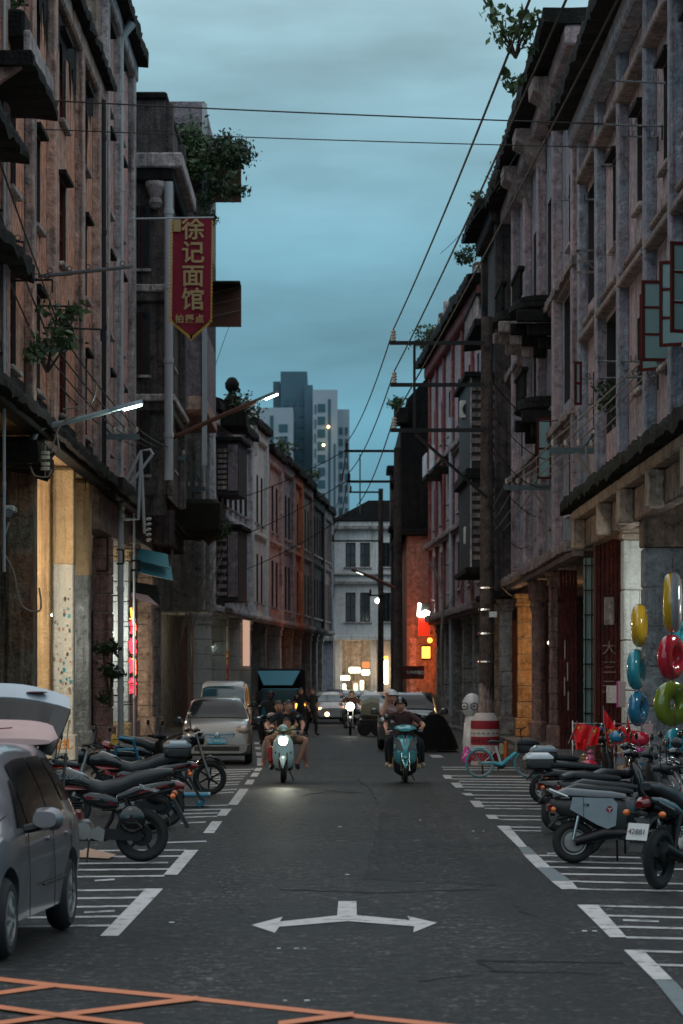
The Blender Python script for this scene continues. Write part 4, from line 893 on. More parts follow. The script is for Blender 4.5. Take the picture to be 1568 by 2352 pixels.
def bar(label, p0, p1, r=.022, hooks=6, ring=False, brace=True, mat='black_metal', wall=None):
    B = thing('hanging_rack', label, 'rack', p0)
    p0, p1 = Vector(p0), Vector(p1)
    MB().tube([p0, p1], r, 6).build('rail', M[mat], B)
    for k in range(hooks):
        q = p0.lerp(p1, (k+.5)/hooks); b = MB()
        if ring: b.torus(q+Vector((0, 0, r+.05)), .05, .009, 'y', 12, 5)
        else: b.tube([q+Vector((-.04, 0, .13)), q+Vector((-.045, 0, .03)), q+Vector((0, 0, 0)), q+Vector((.045, 0, .03)), q+Vector((.055, 0, .12))], .008, 5)
        b.build('hook', M[mat], B)
    if brace: MB().tube([p1, p1+Vector((0, 0, -.25))], r*.8, 5).build('end_post', M[mat], B)
    return B
bar('upper hooked iron clothes rail on the left pink facade', at(20, 700, 57), at(183, 704, 57), hooks=4)
bar('lower hooked iron clothes rail on the left pink facade, nearer the lamp', at(60, 751, 60), at(232, 756, 60), hooks=4)
bar('long black steel rail with rings across the left facade below the red banner', at(92, 634, 58), at(300, 612, 66), r=.045, hooks=5, ring=True, brace=False)
bar('short black iron ring rail at the left edge of the picture, upper one', at(0, 548, 54), at(55, 556, 54), hooks=2, ring=True)
bar('black iron ring rail at the left edge of the picture, lower one', at(0, 645, 54), at(120, 642, 54), hooks=5, ring=True)
bar('highest black hooked rail on the right facade beside the lintel', at(1398, 184, 58), at(1530, 190, 50), hooks=3)
bar('long black hooked rail crossing the top right facade', at(1362, 285, 62), at(1520, 289, 51), hooks=4)
bar('rail with brackets just below the long one at top right', at(1415, 311, 60), at(1510, 315, 52), hooks=4)
bar('hooked rail in the middle of the right facade, upper', at(1344, 380, 66), at(1440, 380, 60), hooks=4)
bar('hooked rail in the middle of the right facade, lower', at(1290, 460, 74), at(1384, 457, 64), hooks=4)
bar('hooked rail below the opened red window sashes', at(1368, 830, 64), at(1530, 830, 51), hooks=6)
bar('ring rail under the opened red window sashes', at(1338, 870, 68), at(1510, 864, 52), hooks=6, ring=True)
bar('short ring rail over the hanging pot plant', at(1350, 929, 66), at(1430, 915, 60), hooks=3)
bar('ring rail above the lower casement on the right facade', at(1285, 986, 74), at(1380, 986, 66), hooks=5, ring=True)
bar('lowest hooked rail on the right facade', at(1240, 1017, 80), at(1350, 1018, 70), hooks=5)
for i, (px, py) in enumerate(((1372, 470), (1322, 575))):
    B = thing('air_conditioner_bracket', ('upper' if i == 0 else 'lower')+' bare grey angle iron bracket on the right facade', 'bracket', at(px, py, 66))
    a = at(px, py, 66)
    for dz in (0, -.25, -.5): MB().box(a.x, a.x+.65, a.y-.03, a.y+.03, a.z+dz-.025, a.z+dz+.025).build('rail', M['brown_grey'], B)
    MB().tube([(a.x, a.y, a.z), (a.x+.6, a.y, a.z-.6)], .02, 5).build('strut', M['brown_grey'], B)
def insul_bracket(label, px, py, D, w=1.0, n=4, side=1):
    a = at(px, py, D); B = thing('insulator_bracket', label, 'bracket', a); x0 = a.x; x1 = a.x+w*side
    MB().box(min(x0, x1), max(x0, x1), a.y-.05, a.y+.05, a.z-.07, a.z+.07).build('crossbar', M['steel_blue'], B)
    MB().tube([(x0, a.y, a.z-.0), (x0, a.y, a.z+.75)], .04, 6).build('wall_post', M['steel_blue'], B)
    MB().tube([(x0, a.y, a.z+.7), (x0+.5*side, a.y, a.z+.03)], .035, 6).build('brace', M['steel_blue'], B)
    tips = []
    for k in range(n):
        x = x0+(x1-x0)*(k+.9)/(n+.2)
        MB().lathe([(.015, 0), (.02, .04), (.055, .05), (.06, .09), (.04, .11), (.06, .12), (.05, .18), (.0, .19)], (x, a.y, a.z+.07), 10).build('insulator', M['porcelain'], B, smooth=True)
        tips.append(Vector((x, a.y, a.z+.24)))
    return tips
def wire(p0, p1, sag, r=.012, label='', mat='wire', n=14, group=None):
    p0, p1 = Vector(p0), Vector(p1); pts = []
    for i in range(n+1):
        t = i/n; q = p0.lerp(p1, t); q.z -= sag*4*t*(1-t); pts.append(q)
    return single('overhead_wire', MB().tube(pts, r, 5), M[mat], label, 'wire', group)
tl = [insul_bracket('nearest blue grey insulator bracket on the left facade over the plant', 12, 800, 57, 1.25), insul_bracket('second insulator bracket on the left, behind the lit street lamp', 213, 1003, 73, 1.2),
      insul_bracket('third insulator bracket on the left above the white pipe frame', 335, 1052, 92, 1.3), insul_bracket('fourth insulator bracket on the left beside the crooked white pipe', 400, 1123, 104, 1.15)]
ORD = ('innermost', 'second', 'third', 'outermost')
def span(j, n, sd): return 'from the picture edge to the nearest' if j == 0 else ('leading on past the last' if j == n else ('from the nearest to the second', 'from the second to the third', 'from the third to the fourth')[j-1])
g = 'service wires strung along the left facade'
for k in range(4):
    prev = Vector((-6.9+.25*k, 40, 12.6+.35*k))
    for j, tp in enumerate(tl):
        wire(prev, tp[k], .12 if j else .2, .018, ORD[k]+' service wire '+span(j, 4, 0)+' left bracket', 'wire', 8, g); prev = tp[k]
    wire(prev, (-4.2+.1*k, 120, 6.3), .4, .012, ORD[k]+' service wire '+span(4, 4, 0)+' left bracket', 'wire', 8, g)
tr = [insul_bracket('insulator bracket on the right facade above the fallen conduits', 1385, 1035, 66, 1.25, 4, -1), insul_bracket('lower insulator bracket on the right, further down the street', 1262, 1120, 80, 1.3, 4, -1), insul_bracket('small distant insulator bracket on the right near the air conditioner', 1168, 1238, 98, 1.2, 4, -1)]
g = 'service wires strung along the right facade'
for k in range(4):
    prev = Vector((6.2+.3*k, 40, 8.6+.3*k))
    for j, tp in enumerate(tr):
        wire(prev, tp[k], .1 if j else .2, .018, ORD[k]+' pale service wire '+span(j, 3, 1)+' right bracket', 'wire_pale', 8, g); prev = tp[k]
    wire(prev, (4.6, 125, 5.0), .4, .012, ORD[k]+' pale service wire '+span(3, 3, 1)+' right bracket', 'wire', 8, g)
# poles
def pole(label, px, D, top, r, arms, extra=True):
    x = (px-774)*D/F; P = thing('power_pole', label, 'pole', (x, D, 0)); tips = []
    MB().tube([(x, D, 0), (x, D, top)], [r*1.12, r*.82], 16).build('shaft', M['concrete_pole'], P, smooth=True)
    for (pa, pb, py) in arms:
        z = H-(py-1560)*D/F; xa, xb = (pa-774)*D/F, (pb-774)*D/F
        MB().box(xa, xb, D-r-.1, D-r-.02, z-.045, z+.045).build('crossarm', M['black_metal'], P)
        b = MB().lathe([(.03, .04), (.07, .06), (.04, .10), (.075, .13), (.04, .17), (.075, .2), (.04, .24), (.07, .27), (.03, .32), (0, .33)], (xa+.09, D-r-.06, z), 10)
        b.build('insulator', M['porcelain'] if extra else M['black_metal'], P, smooth=True)
        tips.append(Vector((xa+.09, D-r-.06, z+.33)))
    return P, tips
P1, t1 = pole('nearest tall concrete power pole, its foot wrapped behind a striped barrel', 1117, 68.7, 10.8, .17, [(893, 1110, 790), (895, 1110, 886), (895, 1112, 990)])
D1 = 68.5; X_ = lambda px: (px-774)*D1/F; Z_ = lambda py: H-(py-1560)*D1/F
MB().box(X_(947), X_(953), D1-.22, D1-.14, Z_(995), Z_(785)).build('vertical_strut', M['black_metal'], P1)
MB().tube([(X_(952), D1-.2, Z_(998)), (X_(1117), D1-.2, Z_(1145))], .04, 6).build('diagonal_brace', M['black_metal'], P1)
for py in (1400, 1455, 1520, 1350): MB().lathe([(.195, -.02), (.2, -.02), (.2, .02), (.195, .02)], (X_(1117), 68.7, Z_(py)), 16).build('steel_band', M['chrome'], P1)
MB().box(X_(1122), X_(1140), D1-.05, D1+.02, Z_(1418), Z_(1405)).build('camera_box', M['white_gloss'], P1)
P2, t2 = pole('second concrete power pole in the middle distance', 912, 105, 10.6, .17, [(789, 905, 1037), (794, 905, 1107)], False)
P3, t3 = pole('third, most distant power pole in front of the white corner building', 873, 150, 12.1, .15, [(800, 872, 1131), (762, 872, 1243), (845, 880, 1368)], False)
MB().box(*[(825-774)*105/F-.02, (825-774)*105/F+.03], 104.7, 104.75, H+(1560-1180)*105/F, H+(1560-1045)*105/F).build('vertical_strut', M['steel_blue'], P2)
g = None
for k, (px0, lab) in enumerate(((1232, 'left'), (1318, 'middle'), (1440, 'right'))):
    D0 = 31; p0 = Vector(((px0-774)*D0/F, D0, H+(1605)*D0/F))
    wire(p0, t1[k], .12, .017, lab+' of the three thick cables sweeping up from the nearest pole across the sky', 'wire', 24)
    if k < 2: wire(t1[k], t2[k], .35, .017, ('upper' if k == 0 else 'lower')+' cable sagging from the first pole to the second pole', 'wire', 16)
wire(t1[2], (t2[1].x+.3, 105, t2[1].z-1.2), .3, .017, 'lowest cable from the first pole passing under the second pole arms', 'wire', 16)
wire(t2[0], t3[0], .5, .02, 'upper cable between the second and third poles', 'wire', 12)
wire(t2[1], t3[1], .5, .02, 'lower cable between the second and third poles', 'wire', 12)
for k, (a, b) in enumerate((((470, 1165), (793, 1035)), ((480, 1255), (795, 1105)), ((500, 1330), (800, 1180)))):
    wire(at(a[0], a[1], 112), at(b[0], b[1], 105), .25, .016, ('highest', 'middle', 'lowest')[k]+' thin cable from the left bending row to the second pole', 'wire', 10)
for k, px in enumerate((770, 765)):
    wire(at(793, 1040, 105), at(px, 1108+70*k, 150), .6, .016, ('upper' if k == 0 else 'lower')+' looping jumper cable beside the second pole arms', 'wire', 10)
wire(at(-40, 222, 60), at(1600, 290, 60), .05, .016, 'upper pale cable crossing the whole street high up', 'wire', 20)
wire(at(-40, 290, 60), at(1600, 342, 60), .05, .012, 'lower thin cable crossing the whole street high up', 'wire', 20)
wire(at(1010, 582, 120), at(1200, 330, 75), .3, .012, 'faint thin line against the sky from the roof of the right row', 'wire', 8)
wire(at(550, 690, 100), at(470, 920, 106), -.15, .009, 'thin twisted string hanging from the canopy against the sky', 'wire', 8)
g = 'tangled drop wires round the nearest pole'
tg_ = ('highest', 'second highest', 'third', 'fourth', 'fifth', 'sixth', 'second lowest', 'lowest')
for k in range(8):
    wire((X_(1117)-.1, 68.6, 9.6-.75*k), (5.95, 74+3.5*k, 8.8-.62*k+random.uniform(-.3, .3)), random.uniform(.15, .6), .014, tg_[k]+' dark drop wire sagging from the nearest pole to the right facade', 'wire', 10, g)
for k in range(5):
    wire((-5.95, 80+3*k, 9.5-.9*k), (-4.9, 101+2*k, 6.8-.3*k), random.uniform(.3, .8), .013, tg_[k]+' dark cable looping along the sooty building on the left', 'wire', 10, 'loose cables on the left')
# fallen pale conduits on right facade
for i, (pts, r, lb) in enumerate((([(1322, 1040), (1375, 1130), (1410, 1190)], .05, 'pale broken conduit leaning over the mossy ledge, left one'), ([(1345, 1025), (1352, 1095), (1372, 1140), (1395, 1198)], .03, 'bundle of pale cables sagging over the mossy ledge'),
     ([(1408, 975), (1415, 1065), (1440, 1100), (1438, 1165), (1470, 1180)], .03, 'pale cable dropping past the frieze to the white pier'), ([(1225, 1130), (1275, 1200), (1300, 1235)], .04, 'short pale conduit below the lower bracket on the right'), ([(985, 1290), (1015, 1360), (1012, 1480), (1015, 1600)], .06, 'grey cable duct running down the far right wall'))):
    D = 62 if i < 4 else 118
    if i == 3: D = 78
    single('conduit', MB().tube(smooth_pts([at(a, b, D) for a, b in pts]), r, 7), M['wire_pale'], lb, 'conduit')
for i, (pts, lb) in enumerate((([(145, 940), (200, 930), (215, 915), (222, 880)], 'curled grey cable end above the lit street lamp, right one'), ([(128, 1045), (135, 1030), (132, 990), (150, 965), (160, 950)], 'tangle of pale cables hanging beside the lamp post'), ([(70, 1070), (80, 1092), (110, 1095), (118, 1078)], 'loop of pale cable under the lamp arm'), ([(0, 860), (60, 900), (72, 912)], 'thick cut cable stub at the left edge'),
      ([(5, 1265), (30, 1310), (50, 1390), (92, 1402), (90, 1350)], 'white cable drooping across the mossy column'), ([(200, 935), (178, 955), (140, 975), (126, 1010), (118, 1040)], 'second pale cable beside the lamp post'))):
    single('hanging_cable', MB().tube(smooth_pts([at(a, b, 56.4) for a, b in pts]), .018, 6), M['wire_pale'], lb, 'cable')
I = thing('insulator_stack', 'stack of porcelain insulators beside the lamp arm on the left', 'insulator', at(104, 1070, 56))
for py in (1040, 1050, 1065, 1076):
    a = at(104, py, 56); MB().lathe([(.02, -.035), (.09, -.03), (.09, .03), (.02, .035)], a, 12).build('insulator', M['porcelain'], I, smooth=True)
MB().tube([at(104, 1095, 56), at(104, 1022, 56)], .015, 6).build('rod', M['alloy'], I)
# white pipe frame left
T_ = thing('pipework', 'crooked white pipe frame standing out beside the long drainpipe', 'pipe frame', at(272, 1200, 80))
for pts in ([(272, 1140), (322, 1040)], [(272, 1150), (350, 1045)], [(280, 1193), (318, 1193), (324, 1035), (345, 1033), (352, 1045)], [(324, 1040), (332, 1225)]):
    MB().tube([at(a, b, 79) for a, b in pts], .045, 8).build('pipe', M['pvc'], T_, smooth=True)
for k in range(6):
    a = at(281, 1100+17*k, 79); MB().lathe([(.03, -.07), (.08, -.05), (.08, .05), (.03, .07)], a, 10).build('insulator', M['porcelain'], T_, smooth=True)
for k in range(5):
    a = at(342, 1192+12*k, 82); MB().ball(a, .07, 10, (1.2, 1, .7)).build('insulator', M['porcelain'], T_, smooth=True)
single('bent_pipe', MB().tube([at(a, b, 100) for a, b in [(420, 1125), (408, 1120), (390, 1325), (360, 1322)]], .06, 8), M['pvc'], 'single crooked white pipe beside the teal canopy', 'pipe')
# street lamps
def street_lamp(label, pts, D, r, head, on='lamp_white', mat='lamp_arm', power=60, hl=.62):
    a = at(*pts[0], D); L = thing('street_lamp', label, 'street lamp', a)
    P_ = [Vector((at(x, y, D).x, D-.0, at(x, y, D).z)) for x, y in pts]
    MB().tube(P_, r, 10).build('arm', M[mat], L, smooth=True)
    e = P_[-1]; d = (P_[-1]-P_[-2]).normalized(); ang = atan2(d.z, d.x)
    def hm(prof, mt, nm, z0, z1, w):
        b = MB(); vs = []; n = len(prof)
        for x, hw in prof:
            for yy, zz in ((-hw*w, z0), (hw*w, z0), (hw*w*.7, z1), (-hw*w*.7, z1)):
                vs.append((e.x+x*cos(ang)-zz*sin(ang), e.y+yy, e.z+x*sin(ang)+zz*cos(ang)))
        fs = [(3, 2, 1, 0), tuple(4*(n-1)+k for k in range(4))]
        for i in range(n-1):
            for k in range(4): fs.append((i*4+k, i*4+(k+1) % 4, i*4+4+(k+1) % 4, i*4+4+k))
        b.add(vs, fs); return b.build(nm, M[mt], L, smooth=False)
    s = head
    hm([(-.05*s, .5), (.2*s, .9), (.75*s, 1.0), (1.0*s, .8)], mat if mat != 'rust' else 'steel_blue', 'lamp_head', -.03, .09*s, .16*s)
    hm([(.38*s, .85), (.6*s, .95), (.95*s, .8)], on, 'lamp_lens', -.10*s, -.031, .14*s)
    if power:
        q = e+d*(.65*s); lamp('lamp_light', (q.x, q.y, q.z-.25), power, (.82, 1.0, .88), .15)
    return L
street_lamp('lit LED street lamp on a curved pale arm, nearest on the left', [(68, 1065), (72, 1020), (84, 992), (104, 978), (160, 968), (255, 943)], 57, .055, .66, power=40)
street_lamp('lit street lamp on a long rusty arm reaching over the street', [(335, 1030), (420, 995), (520, 950), (588, 922)], 86, .07, .75, mat='rust', power=45)
street_lamp('faintly lit street lamp on a short arm low on the left', [(437, 1560), (437, 1330), (442, 1312), (470, 1300), (503, 1292)], 108, .05, .45, 'lamp_dim', power=6)
street_lamp('faintly lit street lamp hanging off the second power pole', [(908, 1352), (850, 1325), (806, 1308)], 104, .06, -.5, 'lamp_dim', 'rust', power=0)
# small lights near pole
for px, py, D, r, m_, lb in ((866, 1380, 150, .14, 'lamp_white', 'small round white light on the distant third pole'), (986, 1471, 134, .12, 'lantern', 'small round bulb above the glowing lantern')):
    o = MB().ball(at(px, py, D), r, 10).build('light_bulb', M[m_]); tag(o, lb, 'light'); settle(o)
# banner
D = 80; BN = thing('banner', 'tall red pointed banner with gold Chinese characters and a yellow fringe', 'banner', at(440, 500, D))
def bp(px, py, dy=0): a = at(px, py, D); return (a.x, a.y+dy, a.z)
nx, ny = 10, 30; vs = []; fs = []
for j in range(ny+1):
    for i in range(nx+1):
        u = i/nx; v = j/ny; px = 398+90*u-(3*v); yb = 733+38*(1-abs(2*u-1)); py = 500+(yb-500)*v
        vs.append(bp(px, py, .05*sin(u*7+v*3)*v))
for j in range(ny):
    for i in range(nx): a = j*(nx+1)+i; fs.append((a, a+1, a+nx+2, a+nx+1))
MB().add(vs, fs).build('cloth', M['banner_red'], BN, smooth=True)
fr = MB()
for k in range(28):
    y = 503+k*8.4
    fr.add([bp(398-3*k/28, y, -.03), bp(388-3*k/28, y+11, -.03), bp(398-3*k/28, y+9, -.03)], [(0, 1, 2)]); fr.add([bp(488-3*k/28, y, -.03), bp(492-3*k/28, y+11, -.03), bp(486-3*k/28, y+9, -.03)], [(0, 1, 2)])
for k in range(22):
    t = k/22; x = 394+46*t; y = 733+38*t; fr.add([bp(x, y-2, -.03), bp(x+4, y+16, -.03), bp(x+4.5, y+2, -.03)], [(0, 1, 2)])
    x = 485-45*t; fr.add([bp(x, y-2, -.03), bp(x-4, y+16, -.03), bp(x-4.5, y+2, -.03)], [(0, 1, 2)])
fr.build('fringe', M['fringe'], BN, kind='stuff')
MB().tube([bp(300, 502), bp(492, 499)], .025, 8).build('pole', M['pvc'], BN, smooth=True)
for i, ch in enumerate('徐记面馆'):
    me = text_mesh(ch, .66, .004, M['banner_gold'], bold=.011); a = at(444, 529+54*i, D); local_obj('painted_character', me, BN, (a.x, a.y-.075, a.z), rot=(pi/2, 0, 0))
for i, ch in enumerate('拍摄点'):
    me = text_mesh(ch, .25, .004, M['banner_gold'], bold=.006); a = at(413+23*i, 734, D); local_obj('painted_character', me, BN, (a.x, a.y-.075, a.z), rot=(pi/2, 0, 0))
MB().box(*[bp(399, 500)[0], bp(416, 500)[0]], D-.06, D-.055, bp(0, 532)[2], bp(0, 504)[2]).build('seal', M['banner_gold'], BN)
# teal folded awning and sign canopy on the left
AW = thing('awning', 'faded teal sheet metal awning over the neon shop on the left', 'awning', at(300, 1290, 90))
for i in range(2):
    z0, z1 = 1255+28*i, 1283+28*i
    a, b, c, d = at(300, z0, 90), at(300, z1, 89.4), at(390+(8*i), z1+22, 89.4), at(385+8*i, z0+18, 90)
    MB().add([a, b, c, d, a+Vector((0, .05, -.02)), b+Vector((0, .05, -.02)), c+Vector((0, .05, -.02)), d+Vector((0, .05, -.02))], [(0, 1, 2, 3), (7, 6, 5, 4), (0, 4, 5, 1), (1, 5, 6, 2), (2, 6, 7, 3), (3, 7, 4, 0)]).build('awning_sheet', M['teal_sheet'], AW)
a = at(302, 1375, 89); MB().add([at(302, 1360, 89), at(302, 1372, 88.6), at(366, 1392, 88.6), at(340, 1368, 89)], [(0, 1, 2, 3)]).build('lower_sheet', M['pale_pink'], AW)
MB().add([at(300, 1335, 89.5), at(300, 1362, 89), at(370, 1393, 89), at(362, 1345, 89.5)], [(0, 1, 2, 3)]).build('soffit', M['void'], AW)
for (x0, x1, y0, y1) in ((300, 322, 1288, 1310), (268, 284, 1263, 1295), (222, 247, 1234, 1312)):
    fb = thing('steel_frame', {300: 'empty black steel frame bracket under the teal awning', 268: 'black steel frame bracket clamped round the long drainpipe', 222: 'wide empty black sign frame left of the drainpipe'}[x0], 'frame', at(x0, y1, 78))
    a, b = at(x0, y1, 78), at(x1, y0, 78)
    for p0, p1 in (((a.x, a.z), (b.x, a.z)), ((b.x, a.z), (b.x, b.z)), ((a.x, b.z), (b.x, b.z))): MB().tube([(p0[0], 78, p0[1]), (p1[0], 78, p1[1])], .04, 4).build('frame_bar', M['black_metal'], fb)
# neon sign
NS = thing('neon_sign', 'vertical red and orange neon sign glowing beside the stone pier', 'sign', at(305, 1620, 88))
a, b = at(300, 1615, 88.2), at(311, 1395, 88.2)
MB().box(a.x-.03, a.x, 88.2, 88.9, a.z, b.z).build('sign_panel', M['black_plastic'], NS)
for k, ch in enumerate('小吃美食'):
    z = b.z-.62-.62*k; me = text_mesh(ch, .5, .02, M['red_neon' if k != 1 else 'red_neon'], bold=.012)
    local_obj('neon_letter', me, NS, (a.x+.05, 88.12, z), rot=(pi/2, 0, radians(62))); 
    MB().tube([(a.x+.10, 88.1, z-.26), (a.x+.15, 88.1, z-.26), (a.x+.15, 88.1, z+.26), (a.x-.02, 88.1, z+.26)], .018, 6).build('neon_tube', M['yellow_neon' if k % 2 == 0 else 'red_neon'], NS)
MB().tube([(a.x+.02, 88.12, b.z-.02), (a.x+.06, 88.12, b.z-.35)], .03, 6).build('neon_tube', M['yellow_neon'], NS)
lamp('neon_glow', (a.x+.35, 87.7, 2.6), 14, (1, .12, .08), .4)
# banners far left row
FS = thing('hanging_banner', 'red vertical banner with yellow Chinese characters on the lit pier of the bending row', 'banner', at(514, 1565, 112))
a, b = at(502, 1565, 112), at(526, 1496, 112); MB().box(a.x, b.x, 111.9, 111.94, a.z, b.z).build('cloth', M['banner_red'], FS)
for k, ch in enumerate(('文仙', '百宝', '瓦缸', '煨汤')): me = text_mesh(ch, .19, .003, M['star_yellow'], bold=.008); local_obj('painted_character', me, FS, ((a.x+b.x)/2, 111.89, b.z-.16-.28*k), rot=(pi/2, 0, 0))
a, b = at(503, 1494, 112.4), at(525, 1325, 112.4)
o = MB().cbox(a.x, b.x, 112.3, 112.8, .1, b.z, .02).build('lit_pier', M['cream']); tag(o, 'pale yellow painted pier lit from within the arcade above the red banner', 'pier'); settle(o)
a, b = at(553, 1530, 119), at(577, 1340, 119)
o = MB().box(a.x+.1, b.x-.05, 118.9, 119.0, a.z, b.z).build('lightbox_sign', emit('peach_light', (1.0, .62, .45), .55)); tag(o, 'tall softly glowing peach light panel on the white shophouse pier', 'light panel'); settle(o)
FS = thing('shop_sign', 'small blurred red and yellow shop sign above the teal truck', 'sign', at(648, 1510, 140))
a, b = at(637, 1535, 140), at(660, 1505, 140); MB().box(a.x, b.x, 140, 140.1, a.z, b.z).build('sign_board', M['banner_red'], FS); MB().box(a.x+.1, b.x-.1, 139.95, 139.99, a.z+.15, b.z-.12).build('sign_face', M['star_yellow'], FS)
FS = thing('shop_sign', 'projecting red and white framed shop sign on the left beside the faint lamp', 'sign', at(430, 1300, 108))
a, b = at(515-100, 1400, 108), at(558-100, 1330, 108)
a, b = at(492, 1392, 108), at(530, 1320, 108)
MB().box(a.x-.2, b.x-.25, 108, 108.1, a.z, b.z).build('sign_frame', M['pale_pink'], FS); MB().box(a.x+.0, b.x-.35, 107.95, 107.99, a.z+.2, b.z-.2).build('sign_face', M['toy_red'], FS)
# lantern and red shop sign on far right
LT = thing('lantern', 'glowing orange box lantern on the far right orange wall', 'lantern', at(978, 1515, 133))
a, b = at(966, 1514, 133), at(988, 1484, 133); MB().box(a.x+.04, b.x-.04, 132.7, 133.0, a.z+.04, b.z-.04).build('lantern_glass', M['lantern'], LT); MB().box(a.x, b.x, 132.66, 133.04, b.z-.03, b.z+.04).build('lantern_cap', M['black_metal'], LT); MB().box(a.x, b.x, 132.66, 133.04, a.z-.04, a.z+.03).build('lantern_base', M['black_metal'], LT)
for x in (a.x, b.x-.03): MB().box(x, x+.03, 132.68, 132.71, a.z, b.z).build('lantern_bar', M['black_metal'], LT)
lamp('lantern_light', (4.1, 133.2, 3.4), 90, (1, .30, .05), .3)
lamp('lantern_light', (3.75, 133.6, 1.6), 25, (1, .42, .12), .3)
RS = thing('shop_sign', 'red sign box with yellow white neon edge above the orange lantern', 'sign', at(972, 1462, 132))
a, b = at(960, 1461, 132), at(986, 1414, 132); MB().box(a.x, b.x, 132, 132.2, a.z, b.z).build('sign_board', plain('sign_red', (.5, .02, .01), .5, emis=(1, .04, .01), es=.8), RS)
MB().tube([at(962, 1386, 131.9), at(960, 1414, 131.9), at(984, 1414, 131.9)], .07, 6).build('neon_tube', M['headlight'], RS)
MB().tube([at(968, 1408, 131.9), at(975, 1404, 131.9), at(985, 1408, 131.9)], .06, 6).build('neon_tube', M['headlight'], RS)
MB().box(at(965, 0, 132).x, at(985, 0, 132).x, 132.1, 132.2, at(0, 1408, 132).z, at(0, 1386, 132).z).build('sign_back', M['black_metal'], RS)
lamp('sign_light', (3.8, 133.0, 4.4), 60, (1, .08, .03), .4)
SG = thing('shop_sign', 'dark signboard with pale lettering mounted on the second power pole', 'sign', at(950, 1572, 100))
a, b = at(922, 1560, 100), at(973, 1530, 100); MB().box(a.x, b.x, 100, 100.06, a.z, b.z).build('sign_board', M['red_wood'], SG)
me = text_mesh('公共厕所', .12, .003, M['white_gloss']); local_obj('sign_letters', me, SG, (a.x+.4, 99.98, (a.z+b.z)/2), rot=(pi/2, 0, 0)); me = text_mesh('00', .2, .003, M['white_gloss']); local_obj('sign_letters', me, SG, (a.x+.66, 99.97, (a.z+b.z)/2-.01), rot=(pi/2, 0, 0))
# end of street shop lights
for i, (x0, x1, y0, y1, m_, lb) in enumerate(((800, 826, 1533, 1546, 'shop_light', 'largest white ceiling light in the end shop'), (829, 848, 1539, 1551, 'shop_light', 'white ceiling light right of the largest one in the end shop'), (782, 802, 1552, 1563, 'shop_light', 'white ceiling light low on the left in the end shop'),
     (785, 793, 1571, 1588, 'shop_light', 'upright glowing drinks cabinet on the left in the end shop'), (811, 820, 1570, 1587, 'green_light', 'green glowing refrigerator in the end shop'), (826, 834, 1563, 1585, 'shop_light', 'pale glowing cabinet right of the green one'), (830, 848, 1520, 1535, 'lantern', 'orange poster light hanging in the end shop'), (880, 889, 1516, 1572, 'warm_light', 'tall yellow light box sign on the end building pier'), (880, 889, 1508, 1515, 'lantern', 'red orange cap light above the yellow light box'))):
    a, b = at(x0, y1, 177), at(x1, y0, 177); yy = 177.2 if i < 7 else 175.6
    o = MB().cbox(a.x, b.x, yy, yy+.15, a.z, b.z, .05).build('shop_light', M[m_] if i not in (6,) else emit('poster_glow', (1, .35, .12), 1.0)); tag(o, lb, 'light'); settle(o)
lamp('shop_glow', (1.2, 176.9, 3.4), 110, (1, .85, .6), .6); lamp('shop_glow', (1.2, 174.8, 2.5), 30, (1, .8, .5), .6)
# arcade lamps that light the piers
def tube_lamp(label, x, y, z, power, col, ln=1.0, m_='lamp_white'):
    L = thing('fluorescent_lamp', label, 'lamp', (x, y, z))
    MB().box(x-.04, x+.04, y-ln/2, y+ln/2, z+.02, z+.07).build('lamp_body', M['white_gloss'], L); MB().tube([(x, y-ln/2+.03, z), (x, y+ln/2-.03, z)], .018, 8).build('lamp_tube', M[m_], L, smooth=True)
    l = lamp('tube_light', (x, y, z-.1), power, col, .3, 'POINT'); return L
tube_lamp('fluorescent tube in the arcade that lights the paint splashed white pier', -7.45, 62.2, 4.2, 620, (1, .93, .78))
tube_lamp('warm tube further in, lighting the ochre upper walls', -7.9, 64.8, 5.2, 70, (1, .68, .36), m_='warm_light')
tube_lamp('bare tube added to brighten the grey pier beside the splashed pier', -6.95, 69.6, 3.6, 70, (.95, 1, .92))  # extra tube put in to lift the dark grey pier
tube_lamp('tube hidden behind the drainpipe that lights the narrow white pier', -6.85, 83.2, 3.6, 190, (.95, 1, .88))
tube_lamp('tube lighting the big stone block pier by the neon sign', -6.95, 93.3, 2.8, 130, (1, .78, .58))
tube_lamp('tube lighting the tall white stone pier on the right', 6.95, 57.4, 3.9, 130, (.95, 1, .92))
tube_lamp('warm tube lighting the orange stained stone pier on the right', 6.85, 92.0, 3.2, 120, (1, .66, .34), m_='warm_light')
tube_lamp('warm tube high in the right arcade under the frieze', 7.6, 61.5, 4.9, 40, (1, .6, .3), m_='warm_light')
tube_lamp('tube lighting the yellow pier of the bending row', -4.9, 110.2, 3.3, 110, (1, .9, .62))
tube_lamp('tube in the shop behind the swim rings', 7.3, 50.5, 3.9, 60, (.9, 1, .98))
# security camera
SC = thing('security_camera', 'white and black security camera on the mossy column at the left edge', 'camera', at(25, 1190, 57.6))
a, b = at(13, 1195, 57.6), at(39, 1163, 57.6); MB().cbox(a.x, b.x, 57.2, 57.7, (a.z+b.z)/2, b.z, .03).build('housing', M['white_gloss'], SC); MB().tube([((a.x+b.x)/2, 57.1, (a.z+b.z)/2-.02), ((a.x+b.x)/2, 57.6, (a.z+b.z)/2-.02)], .09, 14).build('lens', M['black_gloss'], SC, smooth=True)
MB().tube([at(10, 1230, 57.7), at(20, 1200, 57.6)], .025, 6).build('bracket', M['pvc'], SC)
